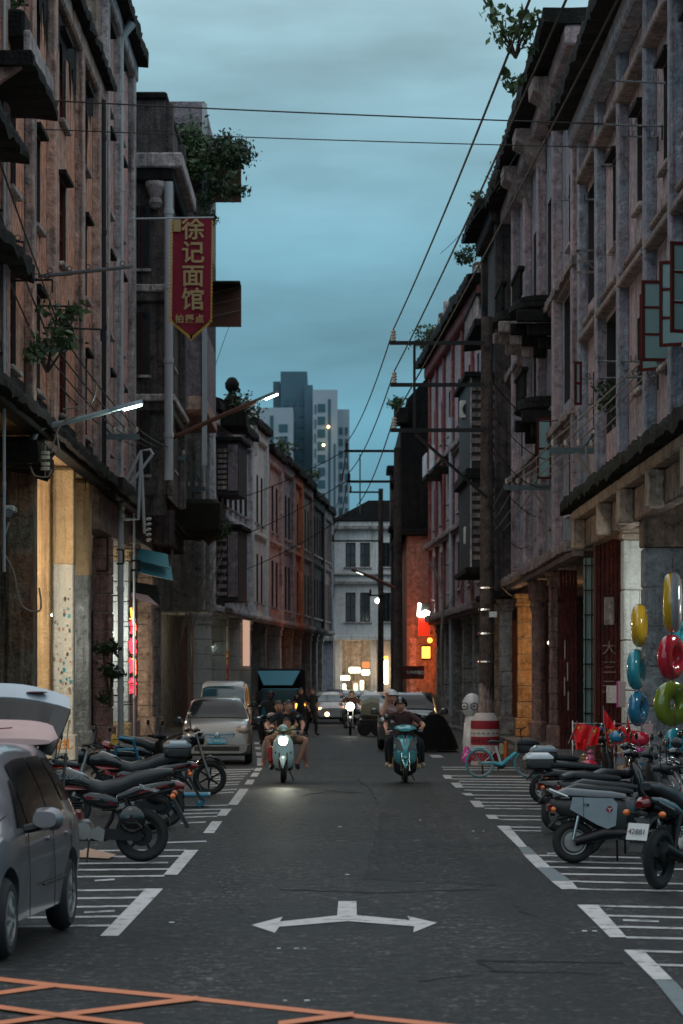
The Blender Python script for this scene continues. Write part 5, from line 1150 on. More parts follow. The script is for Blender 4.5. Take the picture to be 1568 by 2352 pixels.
# opened red sashes on right facade
def sash(label, D, ztop=9.25, zb=7.75, w=.55, turn=0.0):
    S = thing('window_sash', label, 'window', (6.0, D, zb), group=None)
    x0, x1 = 6.0-w, 5.98; t = .055; b = MB()
    b.box(x0, x1, D, D+.05, zb, zb+t); b.box(x0, x1, D, D+.05, ztop-t, ztop); b.box(x0, x0+t, D-.002, D+.052, zb, ztop); b.box(x1-t, x1, D-.002, D+.052, zb, ztop)
    for k in (1, 2): z = zb+(ztop-zb)*k/3; b.box(x0+t, x1-t, D+.004, D+.046, z-.022, z+.022)
    b.build('sash_frame', M['red_frame'], S)
    for k in range(3):
        z = zb+(ztop-zb)*k/3; MB().box(x0+t, x1-t, D+.02, D+.03, z+.04, zb+(ztop-zb)*(k+1)/3-.03).build('pane', M['glass_green'], S)
    S.rotation_euler.z = turn
sash('opened dark red window sash with green wired glass, furthest right', 46.9, turn=.35); sash('opened dark red window sash with green glass, second from the right edge', 48.5, 9.22, turn=-.5); sash('opened dark red window sash, third from the right and seen widest', 51.0, 9.2, turn=.12); sash('opened dark red window sash, leftmost of the four', 52.3, 9.18, turn=-.75)
for i, (px, py0, py1, D, lb) in enumerate(((1248, 960, 1100, 78, 'lower red framed casement opened over the street on the right'), (1330, 830, 930, 66, 'narrow red casement ajar below the lintel on the right'))):
    S = thing('window_sash', lb, 'window', at(px, py1, D)); a, b = at(px-(12 if i else 16), py1, D), at(px+(6 if i else 18), py0, D); q = MB()
    q.box(a.x, b.x, D, D+.05, a.z, a.z+.06); q.box(a.x, b.x, D, D+.05, b.z-.06, b.z); q.box(a.x, a.x+.06, D-.002, D+.052, a.z, b.z); q.box(b.x-.06, b.x, D-.002, D+.052, a.z, b.z); q.box(a.x, b.x, D+.004, D+.046, (a.z+b.z)/2-.03, (a.z+b.z)/2+.03)
    q.build('sash_frame', M['red_frame'], S); MB().box(a.x+.05, b.x-.05, D+.02, D+.03, a.z+.05, b.z-.05).build('pane', M['glass_green'], S)
# air conditioners
for px, py, D, w_, lb in ((1055, 960, 100, .9, 'boxy pale air conditioner outside the dark balconies'), (1064, 1250, 100, .95, 'rusted white air conditioner above the far right arcade')):
    a = at(px, py, D); S = thing('air_conditioner', lb, 'air conditioner', a); MB().cbox(a.x, a.x+w_, D, D+.35, a.z, a.z+.62, .03).build('casing', M['white_old'], S); MB().lathe([(0, -.01), (.24, -.01), (.24, .01), (0, .01)], (a.x+.33, D-.01, a.z+.31), 18, 'y').build('fan_grille', M['shutter_and_shade_dark'], S)
    for x in (.1, w_-.15): MB().box(a.x+x, a.x+x+.05, D-.02, D+.4, a.z-.06, a.z-.01).build('bracket', M['black_metal'], S)
# ============================================================ PLANTS
def leafy(label, c, r, n, leaf=.09, mat='leaf', stems=6, name='rooftop_shrub', cat='plant', up=.5, droop=0.0, sq=(1, 1, .8), base=None, clumps=7, group=None):
    c = Vector(c); base = Vector(base) if base else c-Vector((0, 0, r*sq[2])); P = thing(name, label, cat, base, group)
    cl = []; st = MB()
    for k in range(clumps):
        d = Vector((random.gauss(0, 1), random.gauss(0, 1), random.gauss(0, 1))); d = d.normalized()*random.uniform(.35, 1)*r
        q = c+Vector((d.x*sq[0], d.y*sq[1], d.z*sq[2])); cl.append(q)
        m_ = base.lerp(q, .5)+Vector((random.uniform(-.1, .1)*r, 0, random.uniform(0, .2)*r)); st.tube([base, m_, q], [.05*r+.01, .025*r+.008, .007], 5)
    st.build('stem', M['stem'], P)
    b = MB()
    for i in range(n):
        q = random.choice(cl)+Vector((random.gauss(0, .24)*r, random.gauss(0, .24)*r, random.gauss(0, .2)*r-abs(random.gauss(0, droop))*r))
        a = Vector((random.gauss(0, 1), random.gauss(0, 1), random.gauss(0, .6)-.2)).normalized(); u = a.orthogonal().normalized(); u.rotate(Matrix.Rotation(random.random()*6.28, 3, a)); v_ = a.cross(u)
        s = leaf*random.choice((.45, .7, .9, 1.1, 1.5)); b.add([q-u*s, q-v_*s*.5-u*s*.1, q+u*s, q+v_*s*.5-u*s*.1], [(0, 1, 2, 3)])
    b.build('foliage', M[mat], P)['kind'] = 'stuff'
    return P
leafy('big dark green shrub spilling off the roof of the black weathered building', (-4.75, 95, 19.35), 1.25, 4200, .08, 'leaf', clumps=16, sq=(1.0, 1, .75))
leafy('leafy mass hanging over the grey tiled block beside the canopy', (-3.75, 94.2, 19.4), .8, 1900, .075, 'leaf_dark', clumps=9, sq=(1, 1, .8))
leafy('arched branch of leaves reaching into the sky below the upper canopy', (-3.55, 94.5, 18.3), .5, 300, .09, 'leaf_dark', clumps=6, sq=(1.6, .5, .45))
leafy('trailing vine hanging beneath the shrub on the left building', (-4.3, 94.6, 17.7), .6, 800, .07, 'leaf_dark', clumps=6, sq=(.6, .6, 1.7))
leafy('shrub with round leaves reaching out from the roof at the top right', (4.45, 71, 18.25), .62, 300, .12, 'leaf', clumps=9, sq=(1.5, 1, 1.1))
leafy('smaller drooping branch below the round leaved shrub at the top right', (4.35, 71.4, 17.2), .35, 90, .10, 'leaf', clumps=4, sq=(.8, 1, 1.2))
leafy('dry wispy weeds on the eave edge at the right', (4.75, 86, 17.3), .35, 110, .035, 'leaf_dark', clumps=9, sq=(1, 1, 1.2))
leafy('fig sprout on the sooty roof of the right row, upper', (5.1, 101, 19.0), .5, 420, .07, 'leaf_dark', clumps=8)
leafy('fig sprout on the roof of the brick red shophouse', (4.9, 108, 18.2), .45, 420, .07, 'leaf_dark', clumps=7)
leafy('bushy weeds on the eave of the brick red shophouse, furthest', (3.9, 131, 17.9), .7, 300, .08, 'leaf', clumps=8, sq=(1.3, 1, .8))
leafy('grass tuft on the planter ledge of the sooty gable', (2.75, 135.4, 15.2), .5, 400, .07, 'leaf', clumps=8, sq=(1.1, 1, .5))
leafy('overgrown roof edge of the pale blue white house', (-3.9, 112, 12.6), .9, 900, .08, 'leaf_dark', clumps=14, sq=(.9, 5, .45))
leafy('weeds on the roof of the pink shophouse in the row', (-2.6, 133, 12.8), .7, 600, .08, 'leaf_dark', clumps=14, sq=(1, 6, .5))
leafy('weeds on the roof near the end of the bending row', (-1.4, 150, 12.6), .6, 500, .08, 'leaf_dark', clumps=12, sq=(1, 8, .5))
leafy('sparse potted creeper growing round the nearest left bracket', (-5.7, 56, 8.6), .5, 240, .085, 'leaf', clumps=9, sq=(1.1, .6, 1.0), name='creeper')
leafy('creeper above the lamp arm on the left', (-5.6, 56.6, 9.3), .38, 110, .08, 'leaf', clumps=6, sq=(1.2, .6, .5), name='creeper')
leafy('hanging pot plant on the right facade under the ring rails', (5.85, 60.5, 8.15), .33, 420, .05, 'leaf_dark', clumps=8, sq=(1, .7, 1.3), name='pot_plant')
leafy('moss and ferns clinging to the dark ledge on the left', (-4.5, 100, 7.3), .65, 900, .06, 'leaf_dark', clumps=12, sq=(1.2, 1, .8), name='fern')
leafy('shrub sprouting at the foot of the brown pier behind the red scooter', (-6.05, 76, 2.4), .45, 420, .08, 'leaf_dark', clumps=8, sq=(.8, .6, 2.4), name='creeper')
leafy('tiny window box plant at the top left corner', (-6.0, 52.4, 14.5), .22, 120, .05, 'leaf', clumps=5, name='pot_plant')
MB().cbox(-6.2, -5.75, 52.2, 52.9, 13.8, 14.3, .04); 
o = MB().cbox(-6.2, -5.7, 51.9, 52.9, 13.75, 14.3, .05).build('planter', M['black_mould']); tag(o, 'black planter box under the window at the top left', 'planter'); settle(o)
for k in range(14):   # dead roots hanging on the left pier
    pass
rt_ = MB()
for k in range(34):
    x = -4.9+random.uniform(-.5, .9); z = random.uniform(5.2, 7.6); p_ = [(x, 103+random.uniform(-1, 1), z)]
    dx = random.uniform(.3, .9)
    for j in range(4): p_.append((p_[-1][0]-dx*.25, p_[-1][1], p_[-1][2]-random.uniform(.3, .6)))
    rt_.tube(p_, .014, 4)
o = rt_.build('hanging_roots', M['wire_pale']); o['kind'] = 'stuff'
o = MB().cbox(-6.2, -4.05, 98.5, 103.5, 7.1, 8.3, .15).build('mossy_canopy', M['moss']); tag(o, 'mossy black canopy ledge jutting out under the grey tiled block', 'canopy'); settle(o)
fn = MB(); fn.lathe([(.28, 0), (.3, .25), (.2, .3), (.25, .5), (.33, .65), (.18, .85), (.14, .95), (.26, 1.1), (.28, 1.3), (.15, 1.5), (0, 1.55)], (-4.05, 110, 12.2), 14); single('roof_finial', fn, M['black_mould'], 'black bulbous finial on the gable of the left row against the sky', 'finial')
o = MB().prism([(-5.2, 11.6), (-3.4, 11.6), (-3.4, 12.1), (-3.9, 12.25), (-4.3, 12.6), (-5.2, 12.9)], 107, 111).build('roof_gable', M['black_mould']); tag(o, 'dark stepped gable carrying the bulbous finial', 'gable'); settle(o)
# ============================================================ LOFTS, PEOPLE
def sloft(b, secs, n=16, p=2.6, cap=True, ax='x'):
    """rings (x, y, z, half width, half height) across the x axis (or z axis) as superellipses"""
    vs = []; m = len(secs)
    for s in secs:
        for k in range(n):
            a = 2*pi*k/n; c, d = cos(a), sin(a); e = s[5] if len(s) > 5 else p
            u = (abs(c)**(2/e))*(1 if c >= 0 else -1)*s[3]; v = (abs(d)**(2/e))*(1 if d >= 0 else -1)*s[4]
            vs.append((s[0], s[1]+u, s[2]+v) if ax == 'x' else ((s[0]+v, s[1]+u, s[2])))
    fs = [(i*n+k, i*n+(k+1) % n, (i+1)*n+(k+1) % n, (i+1)*n+k) for i in range(m-1) for k in range(n)]
    if cap: fs += [tuple(range(n-1, -1, -1)), tuple((m-1)*n+k for k in range(n))]
    b.add(vs, fs); return b
SK = {}
def skin_body(chains, radii, joints, lv=1):
    names = list(joints); idx = {n: i for i, n in enumerate(names)}
    me = bpy.data.meshes.new('sk'); me.from_pydata([joints[n] for n in names], [(idx[a], idx[b]) for a, b in chains], []); me.update()
    o = bpy.data.objects.new('sk', me); C.objects.link(o)
    o.modifiers.new('s', 'SKIN'); sd = o.modifiers.new('u', 'SUBSURF'); sd.levels = lv; sd.render_levels = lv
    for n in names:
        r = radii[n]; sv = me.skin_vertices[0].data[idx[n]]; sv.radius = r if isinstance(r, tuple) else (r, r); sv.use_root = (n == 'pelvis')
    bpy.context.view_layer.update()
    out = bpy.data.meshes.new_from_object(o.evaluated_get(bpy.context.evaluated_depsgraph_get()))
    bpy.data.objects.remove(o); return out
def person(label, loc, rz, J, mats, group=None, scale=1.0, helmet=None, hair=True, yaw=0, headr=.105, kind='person', glasses=False):
    """J: joints in metres, x forward, y left; mats: skin, top, bottom, shoe, sleeve (0..1 share of the upper arm), leg (share of the leg covered, 0..2)"""
    P = thing('person', label, kind, loc, group, rz)
    j = {k: Vector(v)*scale for k, v in J.items()}
    for s in 'LR':
        j['hand'+s] = j['wr'+s]+(j['wr'+s]-j['el'+s]).normalized()*.05*scale
        j.setdefault('toe'+s, j['an'+s]+Vector((.16, .02 if s == 'L' else -.02, -.05))*scale)
        j['fo'+s] = j['el'+s].lerp(j['wr'+s], .3); j['th'+s] = j['hip'+s].lerp(j['kn'+s], .45); j['ca'+s] = j['kn'+s].lerp(j['an'+s], .35)
    j['waist'] = j['pelvis'].lerp(j['chest'], .45); k = scale
    ch = [('pelvis', 'waist'), ('waist', 'chest'), ('chest', 'neck'), ('neck', 'head')]
    for s in 'LR': ch += [('chest', 'sh'+s), ('sh'+s, 'el'+s), ('el'+s, 'fo'+s), ('fo'+s, 'wr'+s), ('wr'+s, 'hand'+s), ('pelvis', 'hip'+s), ('hip'+s, 'th'+s), ('th'+s, 'kn'+s), ('kn'+s, 'ca'+s), ('ca'+s, 'an'+s), ('an'+s, 'toe'+s)]
    R = {'pelvis': (.15*k, .12*k), 'waist': (.14*k, .11*k), 'chest': (.16*k, .12*k), 'neck': .055*k, 'head': .06*k}
    for s in 'LR': R.update({'sh'+s: .068*k, 'el'+s: .046*k, 'fo'+s: .045*k, 'wr'+s: .03*k, 'hand'+s: .034*k, 'hip'+s: .10*k, 'th'+s: .088*k, 'kn'+s: .062*k, 'ca'+s: .062*k, 'an'+s: .04*k, 'toe'+s: .036*k})
    me = skin_body(ch, R, j)
    sk, top, bot, shoe, slv, lg = mats
    segs = [('pelvis', 'waist', 'torso'), ('waist', 'chest', 'torso'), ('chest', 'neck', 'torso'), ('neck', 'head', 'head')]
    for s in 'LR': segs += [('sh'+s, 'el'+s, 'ua'), ('chest', 'sh'+s, 'torso'), ('el'+s, 'hand'+s, 'fa'), ('hip'+s, 'kn'+s, 'thigh'), ('pelvis', 'hip'+s, 'hip'), ('kn'+s, 'an'+s, 'shin'), ('an'+s, 'toe'+s, 'foot')]
    def classify(c):
        best = None
        for a, b, t in segs:
            A, B_ = j[a], j[b]; d = B_-A; u = max(0, min(1, (c-A).dot(d)/max(d.length_squared, 1e-9))); q = (c-(A+d*u)).length
            if best is None or q < best[0]: best = (q, t, u)
        t, u = best[1], best[2]
        if t == 'torso': return 1 if c.z > j['pelvis'].z+.06*k else 2
        if t == 'hip': return 2
        if t == 'ua': return 1 if u < slv else 0
        if t == 'fa': return 1 if slv > 1 else 0
        if t == 'thigh': return 2 if u < lg else 0
        if t == 'shin': return 2 if u < lg-1 else 0
        if t == 'foot': return 3 if shoe else 0
        return 0
    cls = [classify(p.center) for p in me.polygons]
    V = [v.co.copy() for v in me.vertices]; NV = [v.normal.copy() for v in me.vertices]
    def part(nm, sel, mat, off, par):
        b = MB(); mp_ = {}; vs = []; fs = []
        for pi_, p in enumerate(me.polygons):
            if cls[pi_] in sel:
                f = []
                for vi in p.vertices:
                    if vi not in mp_: mp_[vi] = len(vs); vs.append(V[vi]+NV[vi]*off)
                    f.append(mp_[vi])
                fs.append(tuple(f))
        if fs: b.add(vs, fs); return b.build(nm, mat, par, smooth=True)
    b = MB(); b.add(V, [tuple(p.vertices) for p in me.polygons])
    # head
    hc = j['head']; r = headr*k; Rz = Matrix.Rotation(yaw, 3, 'Z')
    def hp(x, y, z): return hc+Rz@Vector((x*r, y*r, z*r))
    n, m = 16, 12; vs = []
    for i in range(m+1):
        t = pi*i/m; z = cos(t)*1.22
        for q in range(n):
            a = 2*pi*q/n; w = sin(t)
            jaw = 1-.22*max(0, -z)**1.2
            x = w*cos(a)*1.02*jaw+(.10*max(0, -z) if cos(a) > 0 else 0); y = w*sin(a)*.84*jaw
            if cos(a) > .9 and -.35 < z < .15: x += .12 if q == 0 else 0
            vs.append(hp(x, y, z))
    b.add(vs, [(i*n+q, (i+1)*n+q, (i+1)*n+(q+1) % n, i*n+(q+1) % n) for i in range(m) for q in range(n)])
    b.add([hp(.95, -.16, -.32), hp(.95, .16, -.32), hp(1.26, 0, -.26), hp(.98, 0, .12)], [(0, 1, 2), (0, 2, 3), (1, 3, 2)])
    for s in (-1, 1): b.ball(hp(.0, s*.84, -.05), r*.17, 8, (.8, .5, 1.5))
    # hands: palm and five curled fingers
    for s in 'LR':
        h = j['hand'+s]; d = (j['wr'+s]-j['el'+s]).normalized(); sd = Vector((0, 0, 1)).cross(d).normalized() if abs(d.z) < .9 else Vector((0, 1, 0)); up = d.cross(sd).normalized()
        b.tube([h-d*.02*k, h+d*.03*k], [.03*k, .033*k], 8)
        for q in range(4):
            o_ = sd*(-.026+.0175*q)*k; ln = (.030, .036, .034, .026)[q]*k
            b.tube([h+d*.025*k+o_, h+d*(.025*k+ln)+o_-up*.004, h+d*(.03*k+ln*1.1)+o_+up*.028*k*(-1), h+d*.03*k+o_-up*.042*k], [.0095*k, .009*k, .0085*k, .007*k], 6)
        ss = 1 if s == 'L' else -1
        b.tube([h-d*.01*k-sd*.03*ss*k, h+d*.02*k-sd*.045*ss*k-up*.01*k, h+d*.035*k-sd*.03*ss*k-up*.03*k], [.011*k, .010*k, .008*k], 6)
    body = b.build('body', sk, P, smooth=True)
    part('shirt', (1,), top, .012*k, P); part('trousers', (2,), bot, .010*k, P)
    if shoe: part('shoes', (3,), shoe, .012*k, P)
    for s in (-1, 1):
        MB().ball(hp(.86, s*.32, .10), r*.13, 8, (.7, 1.2, .8)).build('eye', M['eye_white'], P); MB().ball(hp(.95, s*.32, .10), r*.07, 6).build('pupil', M['ink'], P)
        MB().tube([hp(.90, s*.14, .34), hp(.93, s*.32, .38), hp(.80, s*.50, .32)], r*.04, 4).build('eyebrow', M['hair'], P)
    MB().tube([hp(.93, -.25, -.62), hp(1.0, 0, -.63), hp(.93, .25, -.62)], r*.05, 5).build('mouth', M['lip'], P)
    if hair and not helmet:
        hb = MB(); vs = []
        for i in range(7):
            t = pi*.5*i/6*1.15
            for q in range(n):
                a = 2*pi*q/n; z = cos(t)*1.34; w = sin(t)*1.1; front = cos(a) > .3
                zz = z if not (front and i > 2) else max(z, .70)
                vs.append(hp(w*cos(a)*1.03-.04, w*sin(a)*.92, zz))
        hb.add(vs, [(i*n+q, (i+1)*n+q, (i+1)*n+(q+1) % n, i*n+(q+1) % n) for i in range(6) for q in range(n)]); hb.build('hair', M['hair'], P, smooth=True)
    if helmet:
        hb = MB(); vs = []
        for i in range(8):
            t = pi*.56*i/7
            for q in range(n):
                a = 2*pi*q/n; z = cos(t)*1.5; w = sin(t)*1.28; z = max(z, .42) if cos(a) > .2 else z
                vs.append(hp(w*cos(a)*1.05-.05, w*sin(a)*1.0, z+.05))
        hb.add(vs, [(i*n+q, (i+1)*n+q, (i+1)*n+(q+1) % n, i*n+(q+1) % n) for i in range(7) for q in range(n)]); hb.build('helmet', helmet, P, smooth=True)
        MB().tube([hp(1.1, -.75, .45), hp(1.38, 0, .44), hp(1.1, .75, .45)], r*.09, 5).build('visor', M['black_gloss'], P)
        for s in (-1, 1): MB().tube([hp(.1, s*.95, -.1), hp(.35, s*.6, -.9), hp(.5, 0, -1.2)], r*.05, 4).build('chin_strap', M['ink'], P)
    if glasses:
        g_ = MB()
        for s in (-1, 1): g_.torus(hp(1.02, s*.34, .08), r*.26, r*.03, 'x', 14, 4)
        g_.build('spectacles', M['ink'], P)
    return P
def rider_joints(lean=.0, kneeL=(.22, .40, .86), kneeR=(.22, -.32, .88), handL=(.30, .33, 1.06), handR=(.30, -.33, 1.06), head=(-.02, .06, 1.52), pel=(-.20, 0, .86), feetL=(.16, .26, .34), feetR=(.16, -.24, .34), sh=1.34):
    return {'pelvis': pel, 'chest': (pel[0]+.08+lean, pel[1]+.02, sh-.10), 'neck': (head[0]-.02, head[1]-.01, head[2]-.14), 'head': head,
            'shL': (head[0]-.05, head[1]+.19, sh), 'shR': (head[0]-.05, head[1]-.21, sh), 'elL': (.10, handL[1]*.6+.17, 1.14), 'elR': (.10, handR[1]*.6-.17, 1.14), 'wrL': handL, 'wrR': handR,
            'hipL': (pel[0]+.02, pel[1]+.11, pel[2]-.02), 'hipR': (pel[0]+.02, pel[1]-.11, pel[2]-.02), 'knL': kneeL, 'knR': kneeR, 'anL': feetL, 'anR': feetR}
# ============================================================ TWO WHEELERS (x forward, z up, origin between the wheels on the ground)
def wheel(P, x, r, w=.05, y=0, spokes=5, rimm='alloy', tyrm='rubber', rimr=.68, hub=.05, nm='wheel', thin=False):
    Wh = bpy.data.objects.new(nm, None); 
    t = MB(); t.torus((x, y, r), r-w, w, 'y', 32, 10, 1.0 if not thin else 1.0)
    T_ = t.build(nm, M[tyrm], P, smooth=True)
    b = MB(); R_ = r-2*w; b.lathe([(R_+.012, -.03), (R_-.02, -.022), (R_-.02, .022), (R_+.012, .03), (R_+.012, -.03)], (x, y, r), 28, 'y')
    b.build('rim', M[rimm], T_, smooth=True)
    s = MB(); s.lathe([(0, -.05), (hub, -.05), (hub, .05), (0, .05)], (x, y, r), 14, 'y')
    for k in range(spokes):
        a = 2*pi*k/spokes+.3; s.tube([(x+hub*.8*cos(a), y, r+hub*.8*sin(a)), (x+R_*cos(a+.12), y, r+R_*sin(a+.12))], [.022, .014] if spokes < 9 else .004, 6)
    s.build('hub_and_spokes', M[rimm], T_)
    bpy.data.objects.remove(Wh); return T_
def mirror_pair(P, x, z, dy, hx, hz, m='black_plastic', sides=(-1, 1)):
    for s in sides:
        mm = MB().tube([(x, s*.12, z), (x-.02, s*(dy-.06), z+hz*.6), (x-.03, s*dy, z+hz)], .006, 5); o = mm.build('mirror', M[m], P)
        q = MB(); q.ball((x-.03, s*(dy+.02), z+hz+.05), .07, 12, (.22, 1.0, .72)); q.build('mirror_glass', M['black_gloss'], o, smooth=True)
def scooter(label, loc, rz, body='black_gloss', seatm='seat', top=None, cat='scooter', group=None, style='plain', light=False, plate=None, screen=False, facew=.21, bl=0.0, lean=0.0, name='scooter', legbox=None):
    P = thing(name, label, cat, loc, group, rz); P.rotation_euler = (lean, 0, rz)
    wheel(P, .62, .24, .05); wheel(P, -.62, .24, .052)
    b = MB(); sloft(b, [(.42, 0, .34, .015, .02), (.50, 0, .455, .06, .04), (.62, 0, .505, .075, .04), (.75, 0, .45, .06, .04), (.86, 0, .33, .02, .03)], 12, 2.2); b.build('front_fender', M[body], P, smooth=True)
    b = MB(); sloft(b, [(-.90, 0, .40, .03, .02), (-.80, 0, .50, .07, .03), (-.62, 0, .535, .08, .03), (-.45, 0, .50, .07, .03)], 12, 2.2); b.build('rear_fender', M['black_plastic'], P, smooth=True)
    for s in (-.075, .075): MB().tube([(.62, s, .24), (.47, s, .80)], .018, 8).build('fork', M['chrome'], P, smooth=True)
    MB().tube([(.50, 0, .72), (.40, 0, 1.0)], .03, 8).build('steering_column', M['black_plastic'], P)
    b = MB(); sloft(b, [(.36, 0, .30, .12, .02), (.42, 0, .36, facew*.85, .05), (.47, 0, .55, facew*1.0, .075), (.45, 0, .72, facew*1.02, .085), (.41, 0, .88, facew*.85, .07), (.38, 0, .96, facew*.45, .03)], 18, 2.6, ax='z')
    b = MB(); secs = [(.40, 0, .28, facew*.55, .03), (.44, 0, .34, facew*.85, .05), (.47, 0, .50, facew*1.0, .07), (.46, 0, .68, facew*1.0, .085), (.43, 0, .82, facew*.9, .08), (.39, 0, .93, facew*.6, .05), (.37, 0, .965, facew*.2, .02)]
    sloft(b, secs, 20, 2.5, ax='z'); b.build('front_shield', M[body], P, smooth=True)
    b = MB(); sloft(b, [(-.10, 0, .30, .14, .04), (.10, 0, .27, .17, .03), (.30, 0, .27, .16, .03), (.42, 0, .33, .12, .05)], 14, 4); b.build('footboard', M['black_plastic'], P, smooth=True)
    b = MB(); sloft(b, [(-.88, 0, .66, .05, .05), (-.78, 0, .63, .12, .09), (-.55, 0, .60, .15, .12), (-.30, 0, .54, .155, .20), (-.12, 0, .50, .14, .22), (-.04, 0, .50, .10, .20)], 16, 3.0); b.build('rear_body', M[body], P, smooth=True)
    b = MB(); sloft(b, [(-.84, 0, .76, .08, .03), (-.70, 0, .79, .125, .055), (-.45, 0, .77, .13, .05), (-.20, 0, .755, .12, .045), (-.04, 0, .74, .08, .03)], 14, 3.2); b.build('seat', M[seatm], P, smooth=True)
    b = MB(); b.tube([(-.62, -.10, .24), (-.30, -.12, .33), (-.05, -.10, .33)], [.05, .07, .05], 10); b.tube([(-.78, .12, .26), (-.40, .13, .27)], [.045, .05], 10); b.build('engine', M['exhaust_black'], P, smooth=True)
    for s in (-.11, .11): MB().tube([(-.64, s, .26), (-.56, s, .62)], .02, 8).build('shock_absorber', M['chrome'], P)
    b = MB(); b.tube([(.36, -.34, 1.05), (.38, -.20, 1.06), (.40, 0, 1.0), (.38, .20, 1.06), (.36, .34, 1.05)], .014, 8); hb = b.build('handlebar', M['black_metal'], P)
    for s in (-1, 1): MB().tube([(.36, s*.24, 1.053), (.35, s*.36, 1.05)], .021, 8).build('grip', M['rubber'], hb)
    for s in (-1, 1): MB().tube([(.40, s*.20, 1.05), (.44, s*.26, 1.03), (.43, s*.35, 1.02)], .006, 5).build('brake_lever', M['chrome'], hb)
    if style == 'retro':
        b = MB(); sloft(b, [(.28, 0, 1.09, .05, .04), (.36, 0, 1.09, .095, .07), (.44, 0, 1.09, .085, .065), (.485, 0, 1.085, .04, .03)], 16, 2.1); b.build('handlebar_cowl', M[body], P, smooth=True)
        b = MB(); b.lathe([(.098, .49), (.10, .545), (.088, .56)], (0, 0, .83), 22, 'x'); b.build('headlight_ring', M[body], P, smooth=True)
        b = MB(); b.lathe([(0, .575), (.05, .57), (.087, .553)], (0, 0, .83), 22, 'x'); b.build('headlight', M['headlight' if light else 'clear_lens'], P, smooth=True)
        for s in (-1, 1): MB().ball((.53, s*.15, .60), .022, 8, (.5, .6, 1.2)).build('turn_signal', M['black_plastic'], P)
    elif style == 'sport':
        b = MB(); sloft(b, [(.22, 0, 1.10, .10, .02), (.34, 0, 1.10, .20, .06), (.46, 0, 1.08, .225, .05), (.55, 0, 1.05, .12, .03)], 16, 2.0); b.build('handlebar_cowl', M[body], P, smooth=True)
        for s in (-1, 1):
            MB().add([(.565, s*.04, .66), (.56, s*.10, .84), (.535, s*.22, .93), (.50, s*.235, .80), (.54, s*.13, .66)], [(0, 1, 2, 3, 4)]).build('headlight', M['clear_lens'], P)
            MB().add([(.575, s*.012, .74), (.57, s*.05, .86), (.56, s*.02, .95)], [(0, 1, 2)]).build('nose_trim', M['grey_gloss'], P)
            MB().add([(.56, s*.02, .64), (.53, s*.20, .70), (.49, s*.25, .60), (.50, s*.19, .55)], [(0, 1, 2, 3)]).build('lower_fairing', M['grey_gloss'], P)
        b = MB(); sloft(b, [(.42, 0, .56, .18, .02), (.46, 0, .50, .24, .08), (.40, 0, .30, .25, .08), (.34, 0, .16, .15, .05)], 14, 3, ax='z'); 
        b = MB(); sloft(b, [(.36, 0, .14, .10, .08), (.38, 0, .22, .22, .10), (.42, 0, .40, .245, .08), (.44, 0, .56, .23, .05)], 16, 3.5, ax='z'); b.build('leg_shield', M['black_plastic'], P, smooth=True)
        for s in (-1, 1): MB().cbox(.38, .45, s*.235-.015, s*.235+.015, .30, .50, .01).build('side_reflector', M['fringe'], P)
        MB().ball((.80, 0, .50), .075, 12, (.8, .75, .5)).build('fender_tip', M[body], P, smooth=True)
    else:
        b = MB(); sloft(b, [(.26, 0, 1.05, .06, .03), (.36, 0, 1.06, .12, .055), (.46, 0, 1.03, .10, .05), (.50, 0, 1.01, .04, .02)], 14, 2.3); b.build('handlebar_cowl', M[body if style != 'box' else 'black_plastic'], P, smooth=True)
        MB().ball((.49, 0, .84), .075, 12, (.4, 1, .8)).build('headlight', M['clear_lens'], P, smooth=True)
    mirror_pair(P, .34, 1.07, .34 if style == 'sport' else .27, 0, .17)
    if style == 'box':   # flat panelled electric scooter
        for s in (-1, 1):
            q = MB(); q.prism([(-.68, .60), (-.65, .735), (-.20, .72), (-.15, .66), (-.17, .42), (-.26, .38), (-.38, .43)], s*.155, s*.168); o = q.build('side_panel', M[legbox or 'grey_gloss'], P)
            MB().box(-.532, -.526, s*.1685, s*.1695, .50, .73).build('panel_gap', M['ink'], o)
        MB().lathe([(0, -.172), (.036, -.172)], (-.24, 0, .60), 18, 'y').build('round_badge', M['red_gloss'], P)
        for k in range(3): a = 2*pi*k/3+.5; MB().tube([(-.24, -.1735, .60), (-.24+.03*cos(a), -.1735, .60+.03*sin(a))], .004, 4).build('badge_stroke', M['white_gloss'], P)
        me = text_mesh('雅迪', .035, .001, M['ink'], bold=.001); local_obj('panel_lettering', me, P, (-.50, -.172, .645), rot=(pi/2, 0, 0))
        MB().tube([(-.70, -.12, .74), (-.90, -.12, .82), (-.90, .12, .82), (-.70, .12, .74)], .014, 8).build('grab_rail', M['chrome'], P)
        MB().lathe([(0, -.07), (.11, -.065), (.12, -.05)], (-.62, 0, .24), 22, 'y').build('hub_motor_cover', M['alloy'], P)
    MB().cbox(-.92, -.87, -.07, .07, .58, .66, .01).build('tail_light', M['red_lens'], P)
    for s in (-1, 1): MB().ball((-.86, s*.13, .60), .03, 10).build('turn_signal', M['orange_lens'], P, smooth=True)
    if plate:
        o = MB().box(-.955, -.95, -.11, .11, .42, .56).build('number_plate', M['plate_white'], P); me = text_mesh(plate, .07, .001, M['ink']); local_obj('plate_number', me, P, (-.9565, 0, .49), rot=(pi/2, 0, -pi/2))
    MB().tube([(-.12, .10, .26), (-.10, .20, .02)], .012, 6).build('side_stand', M['black_metal'], P)
    if top: topcase(P, top)
    return P
